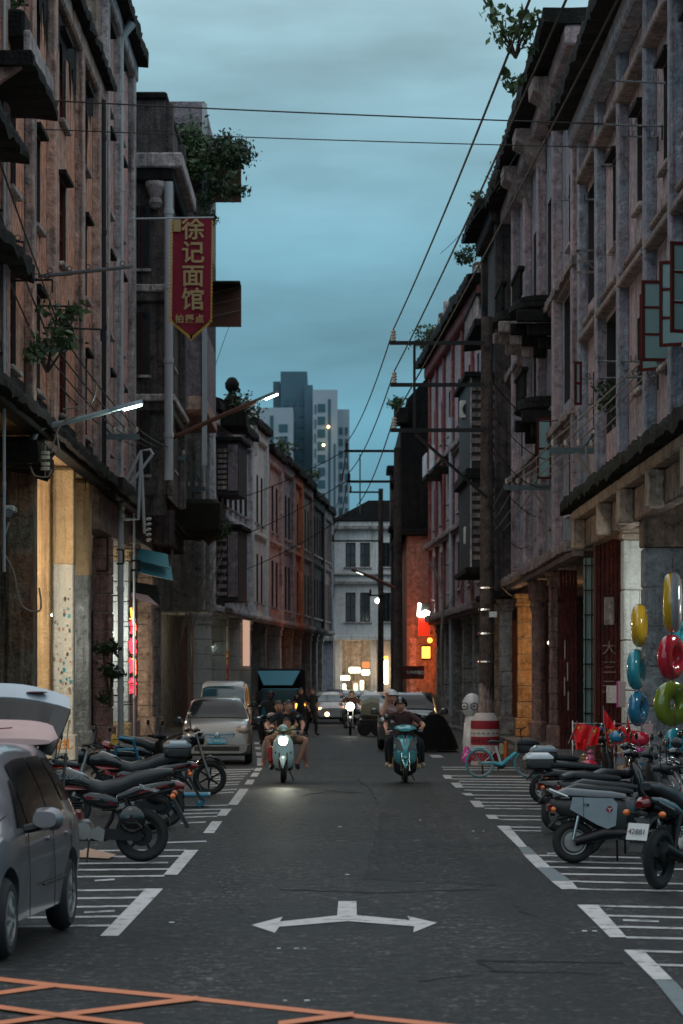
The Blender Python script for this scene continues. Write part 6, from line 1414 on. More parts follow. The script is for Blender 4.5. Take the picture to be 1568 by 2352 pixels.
def topcase(P, lid='white_gloss', x=-.88, z=.84, w=.2, h=.15):
    o = MB(); sloft(o, [(x-.20, 0, z+h*.45, w*.75, h*.38), (x-.15, 0, z+h*.45, w, h*.5), (x+.12, 0, z+h*.45, w, h*.5), (x+.17, 0, z+h*.45, w*.8, h*.4)], 18, 4.5)
    tc_ = o.build('top_case', M['black_plastic'], P, smooth=True)
    o = MB(); sloft(o, [(x-.20, 0, z+h*1.02, w*.7, h*.15), (x-.13, 0, z+h*1.12, w*.98, h*.42), (x+.10, 0, z+h*1.12, w*.98, h*.42), (x+.17, 0, z+h*1.0, w*.7, h*.15)], 18, 3); o.build('case_lid', M[lid], tc_, smooth=True)
    MB().box(x-.1, x+.35, -.09, .09, z-.06, z-.03).build('luggage_rack', M['black_metal'], P)
def motorcycle(label, loc, rz, tank='black_gloss', accent='red_gloss', top=None, plate=None, group=None, lean=0.0, name='motorcycle', seat=True, lettering=None, tail='red_lens', bars=True):
    P = thing(name, label, 'motorcycle', loc, group, rz); P.rotation_euler = (lean, 0, rz)
    wheel(P, .66, .30, .042, spokes=6, rimm='black_metal'); rw = wheel(P, -.62, .30, .052, spokes=5, rimm='black_metal')
    MB().lathe([(0, -.03), (.12, -.03), (.125, 0), (.12, .03), (0, .03)], (-.62, .02, .30), 20, 'y').build('brake_drum', M['black_metal'], rw, smooth=True)
    b = MB(); sloft(b, [(.36, 0, .42, .03, .02), (.48, 0, .575, .06, .025), (.66, 0, .64, .065, .025), (.84, 0, .57, .06, .025), (.95, 0, .44, .04, .02)], 12, 2); b.build('front_fender', M['black_gloss'], P, smooth=True)
    b = MB(); sloft(b, [(-1.02, 0, .50, .03, .02), (-.90, 0, .64, .06, .03), (-.70, 0, .70, .075, .03), (-.50, 0, .66, .07, .03)], 12, 2.2); b.build('rear_fender', M['black_plastic'], P, smooth=True)
    for s in (-.09, .09): MB().tube([(.66, s, .30), (.50, s, .72), (.42, s, .98)], [.026, .022, .022], 10).build('fork', M['alloy'], P, smooth=True)
    b = MB(); b.tube([(.42, 0, .88), (.20, 0, .60), (.15, 0, .30), (-.15, 0, .26), (-.28, 0, .45), (-.35, 0, .66), (.10, 0, .74), (.42, 0, .88)], .024, 8); b.tube([(-.3, .1, .62), (-.95, .1, .76)], .018, 6); b.tube([(-.3, -.1, .62), (-.95, -.1, .76)], .018, 6); b.build('frame', M['black_metal'], P)
    b = MB(); sloft(b, [(.44, 0, .86, .05, .05), (.36, 0, .87, .12, .09), (.20, 0, .87, .145, .105), (.02, 0, .83, .12, .08), (-.08, 0, .79, .08, .045)], 18, 2.6); tk = b.build('fuel_tank', M[tank], P, smooth=True)
    for s in (-1, 1):
        b = MB(); b.add([(.34, s*.132, .80), (.24, s*.149, .76), (-.02, s*.128, .76), (.12, s*.146, .80)], [(0, 1, 2, 3)]); b.build('tank_stripe', M[accent], tk)
        b = MB(); sloft(b, [(-.36, s*.10, .62, .03, .05), (-.22, s*.12, .64, .035, .085), (-.05, s*.115, .66, .03, .075), (.02, s*.1, .68, .015, .03)], 10, 2.4); sp_ = b.build('side_cover', M['black_gloss'], P, smooth=True)
        MB().add([(-.34, s*.140, .60), (-.30, s*.15, .64), (-.02, s*.149, .70), (.0, s*.143, .67)], [(0, 1, 2, 3)]).build('side_stripe', M[accent], sp_)
        b = MB(); sloft(b, [(-1.0, s*.07, .82, .02, .025), (-.85, s*.10, .79, .03, .05), (-.55, s*.11, .73, .03, .06), (-.36, s*.105, .68, .02, .04)], 10, 2.4); tp = b.build('tail_cover', M['black_gloss'], P, smooth=True)
        MB().add([(-.92, s*.128, .80), (-.60, s*.145, .72), (-.60, s*.145, .735), (-.92, s*.128, .815)], [(0, 1, 2, 3)]).build('tail_stripe', M[accent], tp)
    MB().ball((-.52, .14, .47), .15, 14, (1.05, .5, .95)).build('rear_guard', M['black_gloss'], P, smooth=True)
    if lettering:
        for s in (1,):
            me = text_mesh(lettering[0], .085, .001, M['grey_gloss'], shear=.3, bold=.002); local_obj('tank_lettering', me, P, (.19, .153*s, .89), rot=(pi/2, 0, pi)); me = text_mesh(lettering[1], .07, .001, M['white_gloss'], shear=.4); local_obj('tail_lettering', me, P, (-.70, .150, .775), rot=(pi/2, .22, pi))
    b = MB(); sloft(b, [(-.97, 0, .93, .06, .03), (-.84, 0, .91, .11, .06), (-.55, 0, .85, .135, .085), (-.40, 0, .79, .14, .09), (-.18, 0, .75, .14, .085), (-.03, 0, .79, .09, .08), (.04, 0, .86, .04, .03)], 16, 3); b.build('seat', M['seat'], P, smooth=True)
    b = MB(); b.cbox(-.02, .26, -.13, .13, .26, .46, .05); b.lathe([(0, .16), (.085, .155), (.10, .12), (.10, -.12), (.085, -.155), (0, -.16)], (.02, 0, .35), 18, 'y'); b.build('crankcase', M['alloy'], P, smooth=True)
    b = MB()
    for k in range(7): b.cbox(.10-.012*k, .26-.012*k, -.10, .10, .47+.026*k, .484+.026*k, .004)
    b.tube([(.18, 0, .46), (.12, 0, .68)], .06, 10); b.build('cylinder_fins', M['black_metal'], P)
    b = MB(); b.tube([(.26, -.08, .55), (.33, -.10, .42), (.20, -.15, .25), (-.20, -.17, .24), (-.40, -.17, .30)], .02, 8); b.tube([(-.38, -.18, .29), (-.92, -.19, .42)], [.035, .05], 12); b.build('exhaust', M['exhaust_black'], P, smooth=True)
    b = MB(); b.tube([(-.18, .10, .30), (-.62, .10, .30)], .025, 8); b.tube([(-.18, -.10, .30), (-.62, -.10, .30)], .025, 8); b.prism([(-.14, .27), (-.12, .38), (-.60, .355), (-.66, .30), (-.60, .25)], .118, .135); b.build('swingarm', M['black_metal'], P)
    b = MB(); b.prism([(-.20, .24), (.02, .30), (.03, .34), (-.15, .40), (-.22, .36)], .14, .15); b.tube([(-.05, .15, .28), (-.05, .25, .28)], .013, 6); b.build('footpeg_bracket', M['alloy'], P)
    for s in (-.13, .13): MB().tube([(-.56, s, .36), (-.44, s, .68)], .022, 8).build('shock_absorber', M['black_metal'], P, smooth=True)
    b = MB(); b.tube([(.26, -.36, 1.04), (.32, -.25, 1.06), (.41, -.08, 1.02), (.41, .08, 1.02), (.32, .25, 1.06), (.26, .36, 1.04)], .012, 8); hb = b.build('handlebar', M['black_metal'], P)
    for s in (-1, 1):
        MB().tube([(.30, s*.27, 1.055), (.25, s*.38, 1.035)], .02, 8).build('grip', M['rubber'], hb); MB().tube([(.36, s*.2, 1.06), (.38, s*.28, 1.05), (.33, s*.38, 1.03)], .006, 5).build('brake_lever', M['alloy'], hb)
    mirror_pair(P, .33, 1.07, .26, 0, .15)
    b = MB(); b.lathe([(0, -.09), (.07, -.07), (.10, 0), (.105, .05)], (.50, 0, .92), 18, 'x'); b.build('headlamp_shell', M['black_gloss'], P, smooth=True); b = MB(); b.lathe([(0, .075), (.06, .07), (.10, .05)], (.50, 0, .92), 18, 'x'); b.build('headlight', M['clear_lens'], P, smooth=True)
    b = MB(); b.lathe([(0, 0), (.05, 0), (.05, .03), (0, .03)], (.44, .06, 1.03), 14); b.lathe([(0, 0), (.05, 0), (.05, .03), (0, .03)], (.44, -.06, 1.03), 14); b.build('instrument', M['black_gloss'], P)
    b = MB(); sloft(b, [(-1.10, 0, .78, .04, .03), (-1.03, 0, .79, .075, .05), (-.95, 0, .80, .07, .045)], 12, 2.5); b.build('tail_light', M[tail], P, smooth=True)
    for s in (-1, 1): b = MB(); b.tube([(-.95, s*.06, .70), (-.97, s*.16, .70)], .009, 5); b.build('signal_stalk', M['black_metal'], P); MB().ball((-.98, s*.19, .70), .035, 10, (1, 1.1, .8)).build('turn_signal', M['orange_lens'], P, smooth=True)
    b = MB(); b.prism([(-.95, .66), (-.99, .66), (-1.16, .38), (-1.12, .37)], -.07, .07); b.build('mudflap', M['black_plastic'], P)
    if plate:
        o = MB().add([(-1.09, -.11, .62), (-1.09, .11, .62), (-1.145, .11, .48), (-1.145, -.11, .48)], [(0, 1, 2, 3)]).build('number_plate', M['plate_white'], P); me = text_mesh(plate, .075, .001, M['ink']); local_obj('plate_number', me, P, (-1.136, 0, .55), rot=(pi/2-.36, 0, -pi/2))
    MB().tube([(-.04, .12, .26), (-.02, .24, .01)], .012, 6).build('side_stand', M['black_metal'], P)
    for ch in P.children:
        if not ch.name.startswith('wheel'): ch.scale = (1, 1, 1.13); ch.location.z = ch.location.z*1.13-.036
    if top: topcase(P, top, -.80, .98)
    return P
# ---- riders on the road
LS = at(652, 1798, 56.5); RSx = at(928, 1798, 56.5)
SC1 = scooter('mint green retro scooter with its round headlight on, ridden by a family', (LS.x, 56.5, 0), -pi/2, 'mint', style='retro', light=True)
hl = lamp('headlight_beam', (LS.x, 55.88, .84), 70, (1, 1, .80), .09, 'SPOT', (0, 0, 0), radians(30), 1.0)
# spot points down the street toward the camera and at the asphalt ahead
hl.rotation_euler = (radians(81.5), 0, radians(180))
person('man in a black t-shirt and khaki shorts riding the mint scooter', (LS.x, 56.5, 0), -pi/2, rider_joints(head=(-.02, .10, 1.50), kneeL=(.20, .46, .86), kneeR=(.20, -.33, .88), handL=(.30, .37, 1.05), handR=(.30, -.30, 1.07), feetL=(.10, .27, .34), feetR=(.10, -.22, .33)),
       (M['skin'], M['black_cloth'], M['khaki'], M['black_plastic'], .75, .62), yaw=.25)
person('woman passenger in pale pink trousers peeking from behind the rider of the mint scooter', (LS.x, 56.5, 0), -pi/2, rider_joints(pel=(-.62, 0, .92), head=(-.48, -.10, 1.49), sh=1.33, kneeL=(-.18, .42, .78), kneeR=(-.18, -.34, .80), handL=(-.22, .2, 1.1), handR=(-.22, -.2, 1.1), feetL=(-.3, .44, .33), feetR=(-.3, -.42, .36)) | {'elL': (-.38, .26, 1.1), 'elR': (-.38, -.26, 1.1)},
       (M['skin'], M['pale_pink'], M['pale_pink'], None, .7, 1.7))
person('small child in a yellow shirt standing in front of the rider on the mint scooter', (LS.x, 56.5, 0), -pi/2, {k: (v[0]*.62+.20, v[1]*.62+.03, v[2]*.62+.235) for k, v in rider_joints(head=(-.02, .06, 1.52), handL=(.1, .2, 1.12), handR=(.1, -.2, 1.12), kneeL=(.12, .14, .7), kneeR=(.12, -.14, .7), feetL=(.1, .1, .3), feetR=(.1, -.1, .3)).items()},
       (M['skin'], M['yellow_cloth'], M['khaki'], M['black_plastic'], .9, .6), headr=.09, scale=1.0)
MB().ball((0, 0, 0), .01, 6)
o = MB().cbox(LS.x-.30, LS.x-.20, 56.2, 56.4, .38, .72, .04).build('plastic_bag', M['toy_red']); tag(o, 'small red plastic bag hanging beside the mint scooter', 'bag'); settle(o)
SC2 = scooter('teal and black sport scooter ridden by two helmeted people', (RSx.x, 56.5, 0), -pi/2, 'teal', style='sport', facew=.225)
person('rider in a brown t-shirt and black helmet on the teal scooter', (RSx.x, 56.5, 0), -pi/2, rider_joints(head=(-.02, -.08, 1.53), kneeL=(.18, .24, .82), kneeR=(.20, -.30, .85), handL=(.30, .34, 1.10), handR=(.30, -.36, 1.03), feetL=(.12, .26, .34), feetR=(.12, -.27, .34)),
       (M['skin'], M['brown_cloth'], M['denim'], M['beige_shoe'], .8, 2), helmet=M['black_gloss'])
person('passenger with a white helmet raising an arm on the teal scooter', (RSx.x, 56.5, 0), -pi/2, rider_joints(pel=(-.58, 0, .92), head=(-.44, -.24, 1.68), sh=1.46, kneeL=(-.16, .32, .80), kneeR=(-.16, -.34, .80), handL=(-.2, .2, 1.15), handR=(-.28, -.36, 1.66), feetL=(-.28, .36, .36), feetR=(-.28, -.33, .36)) | {'elL': (-.38, .26, 1.12), 'elR': (-.30, -.42, 1.32)},
       (M['skin'], M['pale_pink'], M['denim'], M['beige_shoe'], .5, 2), helmet=M['white_gloss'])
# background people
def walker(label, px, D, top, bot, step=.18, h=1.0, yaw=0.0, rz=-pi/2, skin='skin'):
    a = at(px, 1560, D)
    J = {'pelvis': (0, 0, .95), 'chest': (0, 0, 1.30), 'neck': (.01, 0, 1.47), 'head': (.02, 0, 1.60), 'shL': (0, .19, 1.42), 'shR': (0, -.19, 1.42), 'elL': (-.05, .25, 1.14), 'elR': (.05, -.25, 1.14), 'wrL': (.08, .24, .92), 'wrR': (.2, -.22, .98),
         'hipL': (0, .1, .92), 'hipR': (0, -.1, .92), 'knL': (step, .1, .50), 'knR': (-step*.3, -.1, .50), 'anL': (step*.9, .1, .09), 'anR': (-step*1.3, -.1, .11)}
    return person(label, (a.x, D, 0), rz, J, (M[skin], M[top], M[bot], M['black_plastic'], .7, 2), scale=h)
SB = scooter('dark scooter in silhouette behind the family, under the teal truck', (at(622, 0, 78).x, 78, 0), -pi/2, 'black_gloss')
person('broad man in dark clothes riding the dark scooter behind the family', (at(622, 0, 78).x, 78, 0), -pi/2, rider_joints(head=(-.02, 0, 1.60), sh=1.40, feetL=(.12, .24, .36)), (M['brown_cloth'], M['black_cloth'], M['denim'], M['black_plastic'], .8, 2))  # skin takes a dark brown, painting the rider as a silhouette
walker('person in black walking beside the teal truck, left of the pair', 692, 104, 'black_cloth', 'denim'); walker('person in black walking nearest the silver sedan, right of the pair', 716, 103, 'black_cloth', 'black_cloth', rz=-pi/2+.5)
MT = motorcycle('motorcycle with a bright headlight pulling a covered cart in the middle distance', (at(803, 0, 104).x, 104, 0), -pi/2, 'brown_cloth')
MB_ = MB().ball((at(803, 0, 104).x, 103.4, 1.05), .15, 12).build('headlight', M['headlight']); tag(MB_, 'bright round headlight glowing in the middle of the street', 'headlight'); settle(MB_)
person('rider of the distant motorcycle with the bright headlight', (at(806, 0, 104).x, 104, 0), -pi/2, rider_joints(head=(-.1, 0, 1.5)), (M['skin'], M['rust'], M['denim'], M['black_plastic'], .8, 2))
CT = thing('cargo_cart', 'covered cargo cart pulled beside the distant motorcycle', 'cart', (at(850, 0, 102).x, 102, 0))
a = at(832, 1600, 102); b_ = at(873, 1675, 102); MB().cbox(a.x-.1, b_.x, 101.5, 103, .35, .62, .05).build('cart_bed', M['black_metal'], CT)
q = MB(); sloft(q, [(a.x-.05, 102.2, .95, .6, .3), (a.x+.3, 102.2, 1.0, .62, .42), (b_.x-.05, 102.2, .95, .6, .38)], 14, 3); q.build('tarpaulin', M['khaki'], CT, smooth=True)
for x in (a.x+.05, b_.x-.12): MB().lathe([(0, -.05), (.22, -.05), (.25, 0), (.22, .05), (0, .05)], (x, 101.5, .26), 18, 'y').build('cart_wheel', M['rubber'], CT, smooth=True)
# ============================================================ PARKED TWO WHEELERS
def ground(px, py): a = gp(px, py); return a
x, y, _ = ground(326, 1980); motorcycle('black and red motorcycle parked side on, nearest on the left behind the silver hatchback', (x-.62, y, 0), pi, lettering=('SUZUKI', 'Thunder'), lean=-.05)
x, y, _ = ground(385, 1905); motorcycle('maroon tailed motorcycle with a black top case, second from the front on the left', (x-.70, y+.3, 0), pi+.12, 'black_gloss', 'red_gloss', top='grey_gloss', plate='J8266', lean=-.05)
x, y, _ = ground(200, 1870); RSC = scooter('red and black scooter with an amber windscreen parked by the painted pier', (x-.05, y, 0), -.35, 'red_gloss', style='plain')
q = MB(); sloft(q, [(.46, 0, 1.06, .10, .03), (.52, 0, 1.10, .13, .05), (.50, 0, 1.18, .09, .04)], 14, 2.2); q.build('windscreen', M['fringe'], RSC, smooth=True)
x, y, _ = ground(300, 1842); scooter('dark scooter with a blue tube frame leaning on it, beside the long drainpipe', (x, y+2, 0), .5, 'black_plastic')
x, y, _ = ground(445, 1835); motorcycle('black motorcycle with chrome details loaded near the blue platform trolley', (x-.45, y+1.5, 0), .1, 'black_gloss', 'grey_gloss')
q = thing('tube_frame', 'blue painted tube frame of a hand truck leaning against the dark scooter', 'hand truck', (at(285, 1780, 45).x, 45, 0))
MB().tube([at(262, 1790, 45), at(268, 1700, 44.6), (at(275, 1694, 44.6)), at(305, 1698, 44.6), at(332, 1790, 45)], .022, 8).build('frame_tube', M['blue_paint'], q, smooth=True)
MB().tube([at(270, 1722, 44.7), at(318, 1722, 44.7)], .018, 8).build('cross_tube', M['blue_paint'], q, smooth=True); MB().box(at(262, 0, 45).x, at(332, 0, 45).x, 44.9, 45.2, .02, .06).build('toe_plate', M['blue_paint'], q)
# platform trolley
a = gp(440, 1853); TR = thing('platform_trolley', 'flat blue platform trolley with small castors beside the parked bikes', 'trolley', (a[0], a[1], 0))
MB().cbox(a[0]-.45, a[0]+.30, a[1]-.35, a[1]+.35, .17, .22, .015).build('platform', M['blue_paint'], TR)
for dx in (-.28, .14):
    for dy in (-.25, .25):
        w_ = MB().torus((a[0]+dx, a[1]+dy, .065), .045, .02, 'y', 16, 6).build('castor', M['blue_paint'], TR, smooth=True); MB().box(a[0]+dx-.02, a[0]+dx+.02, a[1]+dy-.03, a[1]+dy+.03, .06, .17).build('castor_fork', M['alloy'], w_)
# right side
RB = ground(1316, 1983); scooter('pale grey electric scooter with a round red badge, side on in the right row', (RB[0]+.62, RB[1], 0), .05, 'black_plastic', 'seat_grey', style='box', legbox='grey_gloss', lean=-.04)
for i, (dx, dy, lb, rz_) in enumerate(((.22, 1.3, 'black scooter directly behind the pale grey electric scooter', .05), (.42, 2.7, 'black scooter with tall mirrors, third in the right row', -.02))):
    scooter(lb, (RB[0]+.62+dx, RB[1]+dy, 0), rz_, 'black_gloss', style='plain', lean=-.05)
x, y, _ = ground(1255, 1915); scooter('black scooter carrying the white lidded top case, lowest of the three cases', (x+.80, y+.4, 0), .12, 'black_gloss', top='white_gloss', lean=-.04)
x, y, _ = ground(1262, 1895); scooter('black scooter carrying the grey lidded top case in the middle of the three', (x+.95, y+2.2, 0), .10, 'black_gloss', top='grey_gloss')
x, y, _ = ground(1235, 1870); scooter('black scooter with the big all black top case, furthest of the three', (x+.95, y+3.6, 0), .12, 'black_plastic', top='black_plastic')
for i in range(3): scooter(('dark scooter before the toy stall, left one', 'dark scooter before the toy stall, right one', 'dark scooter parked against the stone pier below the green ring')[i], (3.75+.5*i, 37.5+1.2*i, 0), .25+.1*i, ('black_plastic', 'black_gloss', 'grey_gloss')[i])
nb = ground(1510, 2043); motorcycle('black motorcycle with a bent white number plate, closest to the viewer at the right edge', (nb[0]+.33, nb[1]+.48, 0), radians(58), 'black_gloss', 'grey_gloss', plate='42881', lean=.03)
# bicycle
bx = ground(1100, 1787); BC = thing('bicycle', 'turquoise and white shared bicycle without a basket parked by the striped barrel', 'bicycle', (bx[0], bx[1], 0)); BC_ = BC
BC = thing('bicycle', 'x', 'bicycle', (0, 0, 0)); bpy.data.objects.remove(BC_); BC.name = 'bicycle'; BC['label'] = 'turquoise and white shared bicycle parked by the striped barrel'; ROOTLOC[BC.name] = Vector((0, 0, 0)); BC.location = (bx[0]+.50, bx[1], 0); BC.rotation_euler = (.05, 0, .04)
wheel(BC, -.50, .305, .02, spokes=16, rimm='alloy', tyrm='bike_blue', hub=.03); wheel(BC, .52, .305, .02, spokes=16, rimm='alloy', tyrm='bike_blue', hub=.03)
b = MB(); b.tube([(-.50, .02, .30), (-.2, 0, .31), (-.05, 0, .27)], [.02, .035, .045], 8); b.tube([(-.05, 0, .27), (.42, 0, .66)], [.045, .035], 8); b.tube([(-.48, .02, .32), (-.64, .02, .56)], .014, 6); b.build('frame', M['bike_blue'], BC, smooth=True)
MB().tube([(-.05, 0, .27), (-.17, 0, .66)], .024, 8).build('seat_tube', M['white_gloss'], BC); MB().tube([(.42, 0, .66), (.38, 0, .78)], .026, 8).build('head_tube', M['white_gloss'], BC); MB().tube([(.42, 0, .66), (.52, 0, .305)], .022, 8).build('fork', M['white_gloss'], BC); MB().tube([(-.40, 0, .34), (-.17, 0, .55)], .012, 6).build('seat_stay', M['white_gloss'], BC)
b = MB(); sloft(b, [(-.32, 0, .74, .05, .03), (-.24, 0, .75, .085, .04), (-.12, 0, .75, .05, .03), (-.02, 0, .745, .02, .02)], 12, 2.4); b.build('saddle', M['black_plastic'], BC, smooth=True)
MB().tube([(.40, 0, .72), (.34, 0, .95), (.36, .12, 1.02), (.28, .26, 1.0)], .012, 6).build('handlebar', M['black_metal'], BC); MB().tube([(.34, 0, .95), (.36, -.12, 1.02), (.44, -.24, 1.08)], .012, 6).build('handlebar', M['black_metal'], BC)
b = MB(); b.torus((-.05, .04, .27), .085, .012, 'y', 20, 5); b.lathe([(0, .03), (.075, .03), (.075, .05), (0, .05)], (-.05, 0, .27), 18, 'y'); b.build('chain_guard', M['black_plastic'], BC); MB().tube([(-.05, .08, .27), (-.12, .09, .13)], .012, 6).build('crank', M['black_metal'], BC); MB().tube([(-.44, .05, .30), (-.42, .1, .04)], .018, 6).build('kick_stand', M['black_metal'], BC)
b = MB(); sloft(b, [(-.86, 0, .40, .02, .01), (-.76, 0, .54, .03, .012), (-.58, 0, .63, .03, .012), (-.40, 0, .62, .03, .012)], 8, 2); b.build('mudguard', M['bike_blue'], BC, smooth=True)
# ============================================================ CARS
def crom(a, t):
    n = len(a)-1; x = t*n; i = min(int(x), n-1); u = x-i; p = [a[max(0, i-1)], a[i], a[i+1], a[min(n, i+2)]]
    return tuple(.5*((2*p[1][k])+(-p[0][k]+p[2][k])*u+(2*p[0][k]-5*p[1][k]+4*p[2][k]-p[3][k])*u*u+(-p[0][k]+3*p[1][k]-3*p[2][k]+p[3][k])*u**3) for k in range(len(p[1])))
def car(label, loc, rz, key, paint, wb, axf, r=.30, glass='car_glass', plate=None, lights=True, name='car', cat='car', side=(), shield=None, rear=None, mirrors=True, face=None, belt=.5, lit=False, group=None, sub=3):
    """key stations: x, z bottom, z belt, z top, half width at the belt, half width at the roof"""
    P = thing(name, label, cat, loc, group, rz); n = (len(key)-1)*sub; S = [crom(key, i/n) for i in range(n+1)]
    def ring(s):
        x, zb, zl, zt, w, wt = s; zm = (zb+zl)/2
        h = [(0, zb), (w*.82, zb), (w*.95, zb+.05), (w, zm), (w*.985, zl-.06), (w*.955, zl)]
        g = max(zt-zl, .0); h += [(w*.955+(wt-w*.955)*.5, zl+g*.5), (wt, zl+g*.88), (wt*.86, zt-.01*min(1, g*5)), (wt*.5, zt+.008), (0, zt+.01)]
        return [(x, y, z) for y, z in h]+[(x, -y, z) for y, z in h[-2:0:-1]]
    b = MB(); R_ = [ring(s) for s in S]; m = len(R_[0]); b.add([q for g in R_ for q in g], [(i*m+k, i*m+(k+1) % m, (i+1)*m+(k+1) % m, (i+1)*m+k) for i in range(n) for k in range(m)]+[tuple(range(m-1, -1, -1)), tuple(n*m+k for k in range(m))])
    body = b.build('body', M[paint], P, smooth=True)
    cut = MB(); xs = (axf, axf-wb); W = max(s[4] for s in S)
    for x in xs:
        for sgn in (-1, 1): cut.lathe([(0, -.3), (r+.06, -.3), (r+.06, .3), (0, .3)], (x, sgn*(W-.02), r+.01), 28, 'y')
    co = bpy.data.objects.new('cut', cut.mesh('cut', M['void'], weld=True)); C.objects.link(co)
    md = body.modifiers.new('b', 'BOOLEAN'); md.operation = 'DIFFERENCE'; md.object = co; md.solver = 'EXACT'
    for k in range(3): pass
    bpy.context.view_layer.update()
    # cut in body-local space: parent is at its place, so the cutter shares the parent transform
    co.parent = P; bpy.context.view_layer.update()
    me = bpy.data.meshes.new_from_object(body.evaluated_get(bpy.context.evaluated_depsgraph_get())); body.modifiers.clear(); body.data = me; bpy.data.objects.remove(co)
    for pl in me.polygons: pl.use_smooth = True
    try: me.set_sharp_from_angle(angle=radians(35))
    except Exception: pass
    for x in xs:
        for sgn in (-1, 1):
            t = MB(); yy = sgn*(W-.10); t.torus((x, yy, r), r-.075, .075, 'y', 30, 10, 1.25); to = t.build('wheel', M['rubber'], P, smooth=True)
            q = MB(); rr = r-.12
            q.lathe([(rr+.02, sgn*-.06), (rr+.015, sgn*.085), (rr-.02, sgn*.09), (rr-.03, sgn*.03)], (x, yy, r), 28, 'y')
            for k in range(7):
                a = 2*pi*k/7; q.tube([(x+.04*cos(a), yy+sgn*.07, r+.04*sin(a)), (x+rr*.98*cos(a), yy+sgn*.06, r+rr*.98*sin(a))], [.03, .022], 6)
            q.lathe([(0, sgn*.09), (.055, sgn*.08), (.06, sgn*.03)], (x, yy, r), 14, 'y'); q.build('rim', M['alloy'], to, smooth=True)
            q = MB(); q.lathe([(0, sgn*.0), (rr, sgn*.0)], (x, yy, r), 20, 'y'); q.build('brake_disc', M['black_metal'], to)
    def surf(x): 
        lo = [i for i in range(n) if min(S[i][0], S[i+1][0]) <= x <= max(S[i][0], S[i+1][0])]; i = lo[0] if lo else 0; a, c = S[i], S[i+1]; u = (x-a[0])/((c[0]-a[0]) or 1); return [a[k]+(c[k]-a[k])*u for k in range(6)]
    def sidept(x, t, sg, off=.014):
        s = surf(x); w, wt, zl, zt = s[4], s[5], s[2], s[3]; g = zt-zl; k_ = t if t < .5 else .5+(t-.5)/.38*.5; y = w*.955+(wt-w*.955)*k_; return (x, sg*(y+off), zl+g*t)
    for sg in (-1, 1):
        for poly in side:
            k = 5; vs = []
            (x0a, x1a), (x0b, x1b), t0, t1 = poly
            for i in range(7):
                u = i/6
                for jn in range(5):
                    v = jn/4; xx = (x0a+(x1a-x0a)*u)*(1-v)+(x0b+(x1b-x0b)*u)*v; vs.append(sidept(xx, t0+(t1-t0)*v, sg))
            MB().add(vs, [(i*5+q, (i+1)*5+q, (i+1)*5+q+1, i*5+q+1) for i in range(6) for q in range(4)]).build('side_window', M[glass], P, smooth=True)
    def topglass(nm, xa, xb, f0, f1, off):
        vs = []
        for i in range(9):
            x = xa+(xb-xa)*i/8; s = surf(x); wt = s[5]; g_ = max(s[3]-s[2], 0)
            for q in range(9):
                v = (-1+q/4)*.97; a_ = abs(v); zr = s[2]+g_*.88; z = s[3]+.009 if a_ < .5 else (s[3]+.008-.018*(a_-.5)/.36 if a_ < .86 else s[3]-.01+(zr-s[3]+.01)*(a_-.86)/.14); vs.append((x+off, v*wt, z+.018))
        MB().add(vs, [(i*9+q, (i+1)*9+q, (i+1)*9+q+1, i*9+q+1) for i in range(8) for q in range(8)]).build(nm, M[glass], P, smooth=True)
    if shield: topglass('windscreen', *shield, .018)
    if rear: topglass('rear_window', *rear, -.012)
    xf = max(s[0] for s in S)
    if mirrors:
        for sg in (-1, 1):
            s = surf(mirrors); q = MB(); sloft(q, [(mirrors-.07, sg*(s[4]+.14), s[2]+.08, .09, .07), (mirrors, sg*(s[4]+.14), s[2]+.08, .12, .09), (mirrors+.08, sg*(s[4]+.13), s[2]+.08, .09, .06)], 14, 2.6); mo = q.build('door_mirror', M[face.get('mirror', paint) if face else paint], P, smooth=True)
            MB().tube([(mirrors, sg*(s[4]-.04), s[2]+.0), (mirrors, sg*(s[4]+.10), s[2]+.03)], .035, 6).build('mirror_stalk', M['black_plastic'], mo)
    return P, body, surf, S, W
hatch = [(-1.92, .38, .82, .90, .60, .50), (-1.86, .26, .90, 1.12, .78, .56), (-1.62, .22, .96, 1.46, .835, .56), (-1.2, .21, .97, 1.52, .85, .58), (-.5, .20, .95, 1.54, .85, .58), (.2, .20, .93, 1.52, .85, .57), (.62, .20, .92, 1.36, .85, .58), (1.12, .20, .93, 1.02, .84, .70), (1.5, .22, .84, .90, .82, .62), (1.85, .26, .70, .78, .74, .60), (1.98, .34, .56, .62, .55, .45)]
f_ = Vector((-.21, -2.51)).normalized(); lf = Vector((-f_.y, f_.x)); mid = Vector((-2.285, 21.95)); c_ = mid-lf*.82-f_*0
HB, hb_body, hsurf, hS, hW = car('silver hatchback with its tailgate raised, in the left foreground', (c_.x-f_.x*.0, c_.y, 0), atan2(f_.y, f_.x), hatch, 'silver', 2.5, 1.25, .305, side=(((-1.05, -.42), (-.95, -.42), .06, .82), ((-.38, .45), (-.38, .30), .06, .82), ((-1.5, -1.12), (-1.36, -1.02), .18, .80), ((.50, .86), (.34, .40), .06, .66)), shield=(1.05, .50, .66, .52), mirrors=.62)
for xx in (-.40, .62, -1.18): MB().tube([(xx+.0, .856, .26), (xx+.02, .862, .58), (xx, .842, .90)], .004, 4).build('door_seam', M['ink'], HB); MB().tube([(xx+.0, -.856, .26), (xx+.02, -.862, .58), (xx, -.842, .90)], .004, 4).build('door_seam', M['ink'], HB)
for xx in (-.28, -1.08): 
    for s in (-1, 1): MB().cbox(xx-.02, xx+.18, s*.85-.02, s*.85+.02, .80, .83, .008).build('door_handle', M['silver'], HB)
MB().tube([(-.9, .858, .47), (.1, .862, .47)], .012, 5).build('side_moulding', M['black_plastic'], HB)
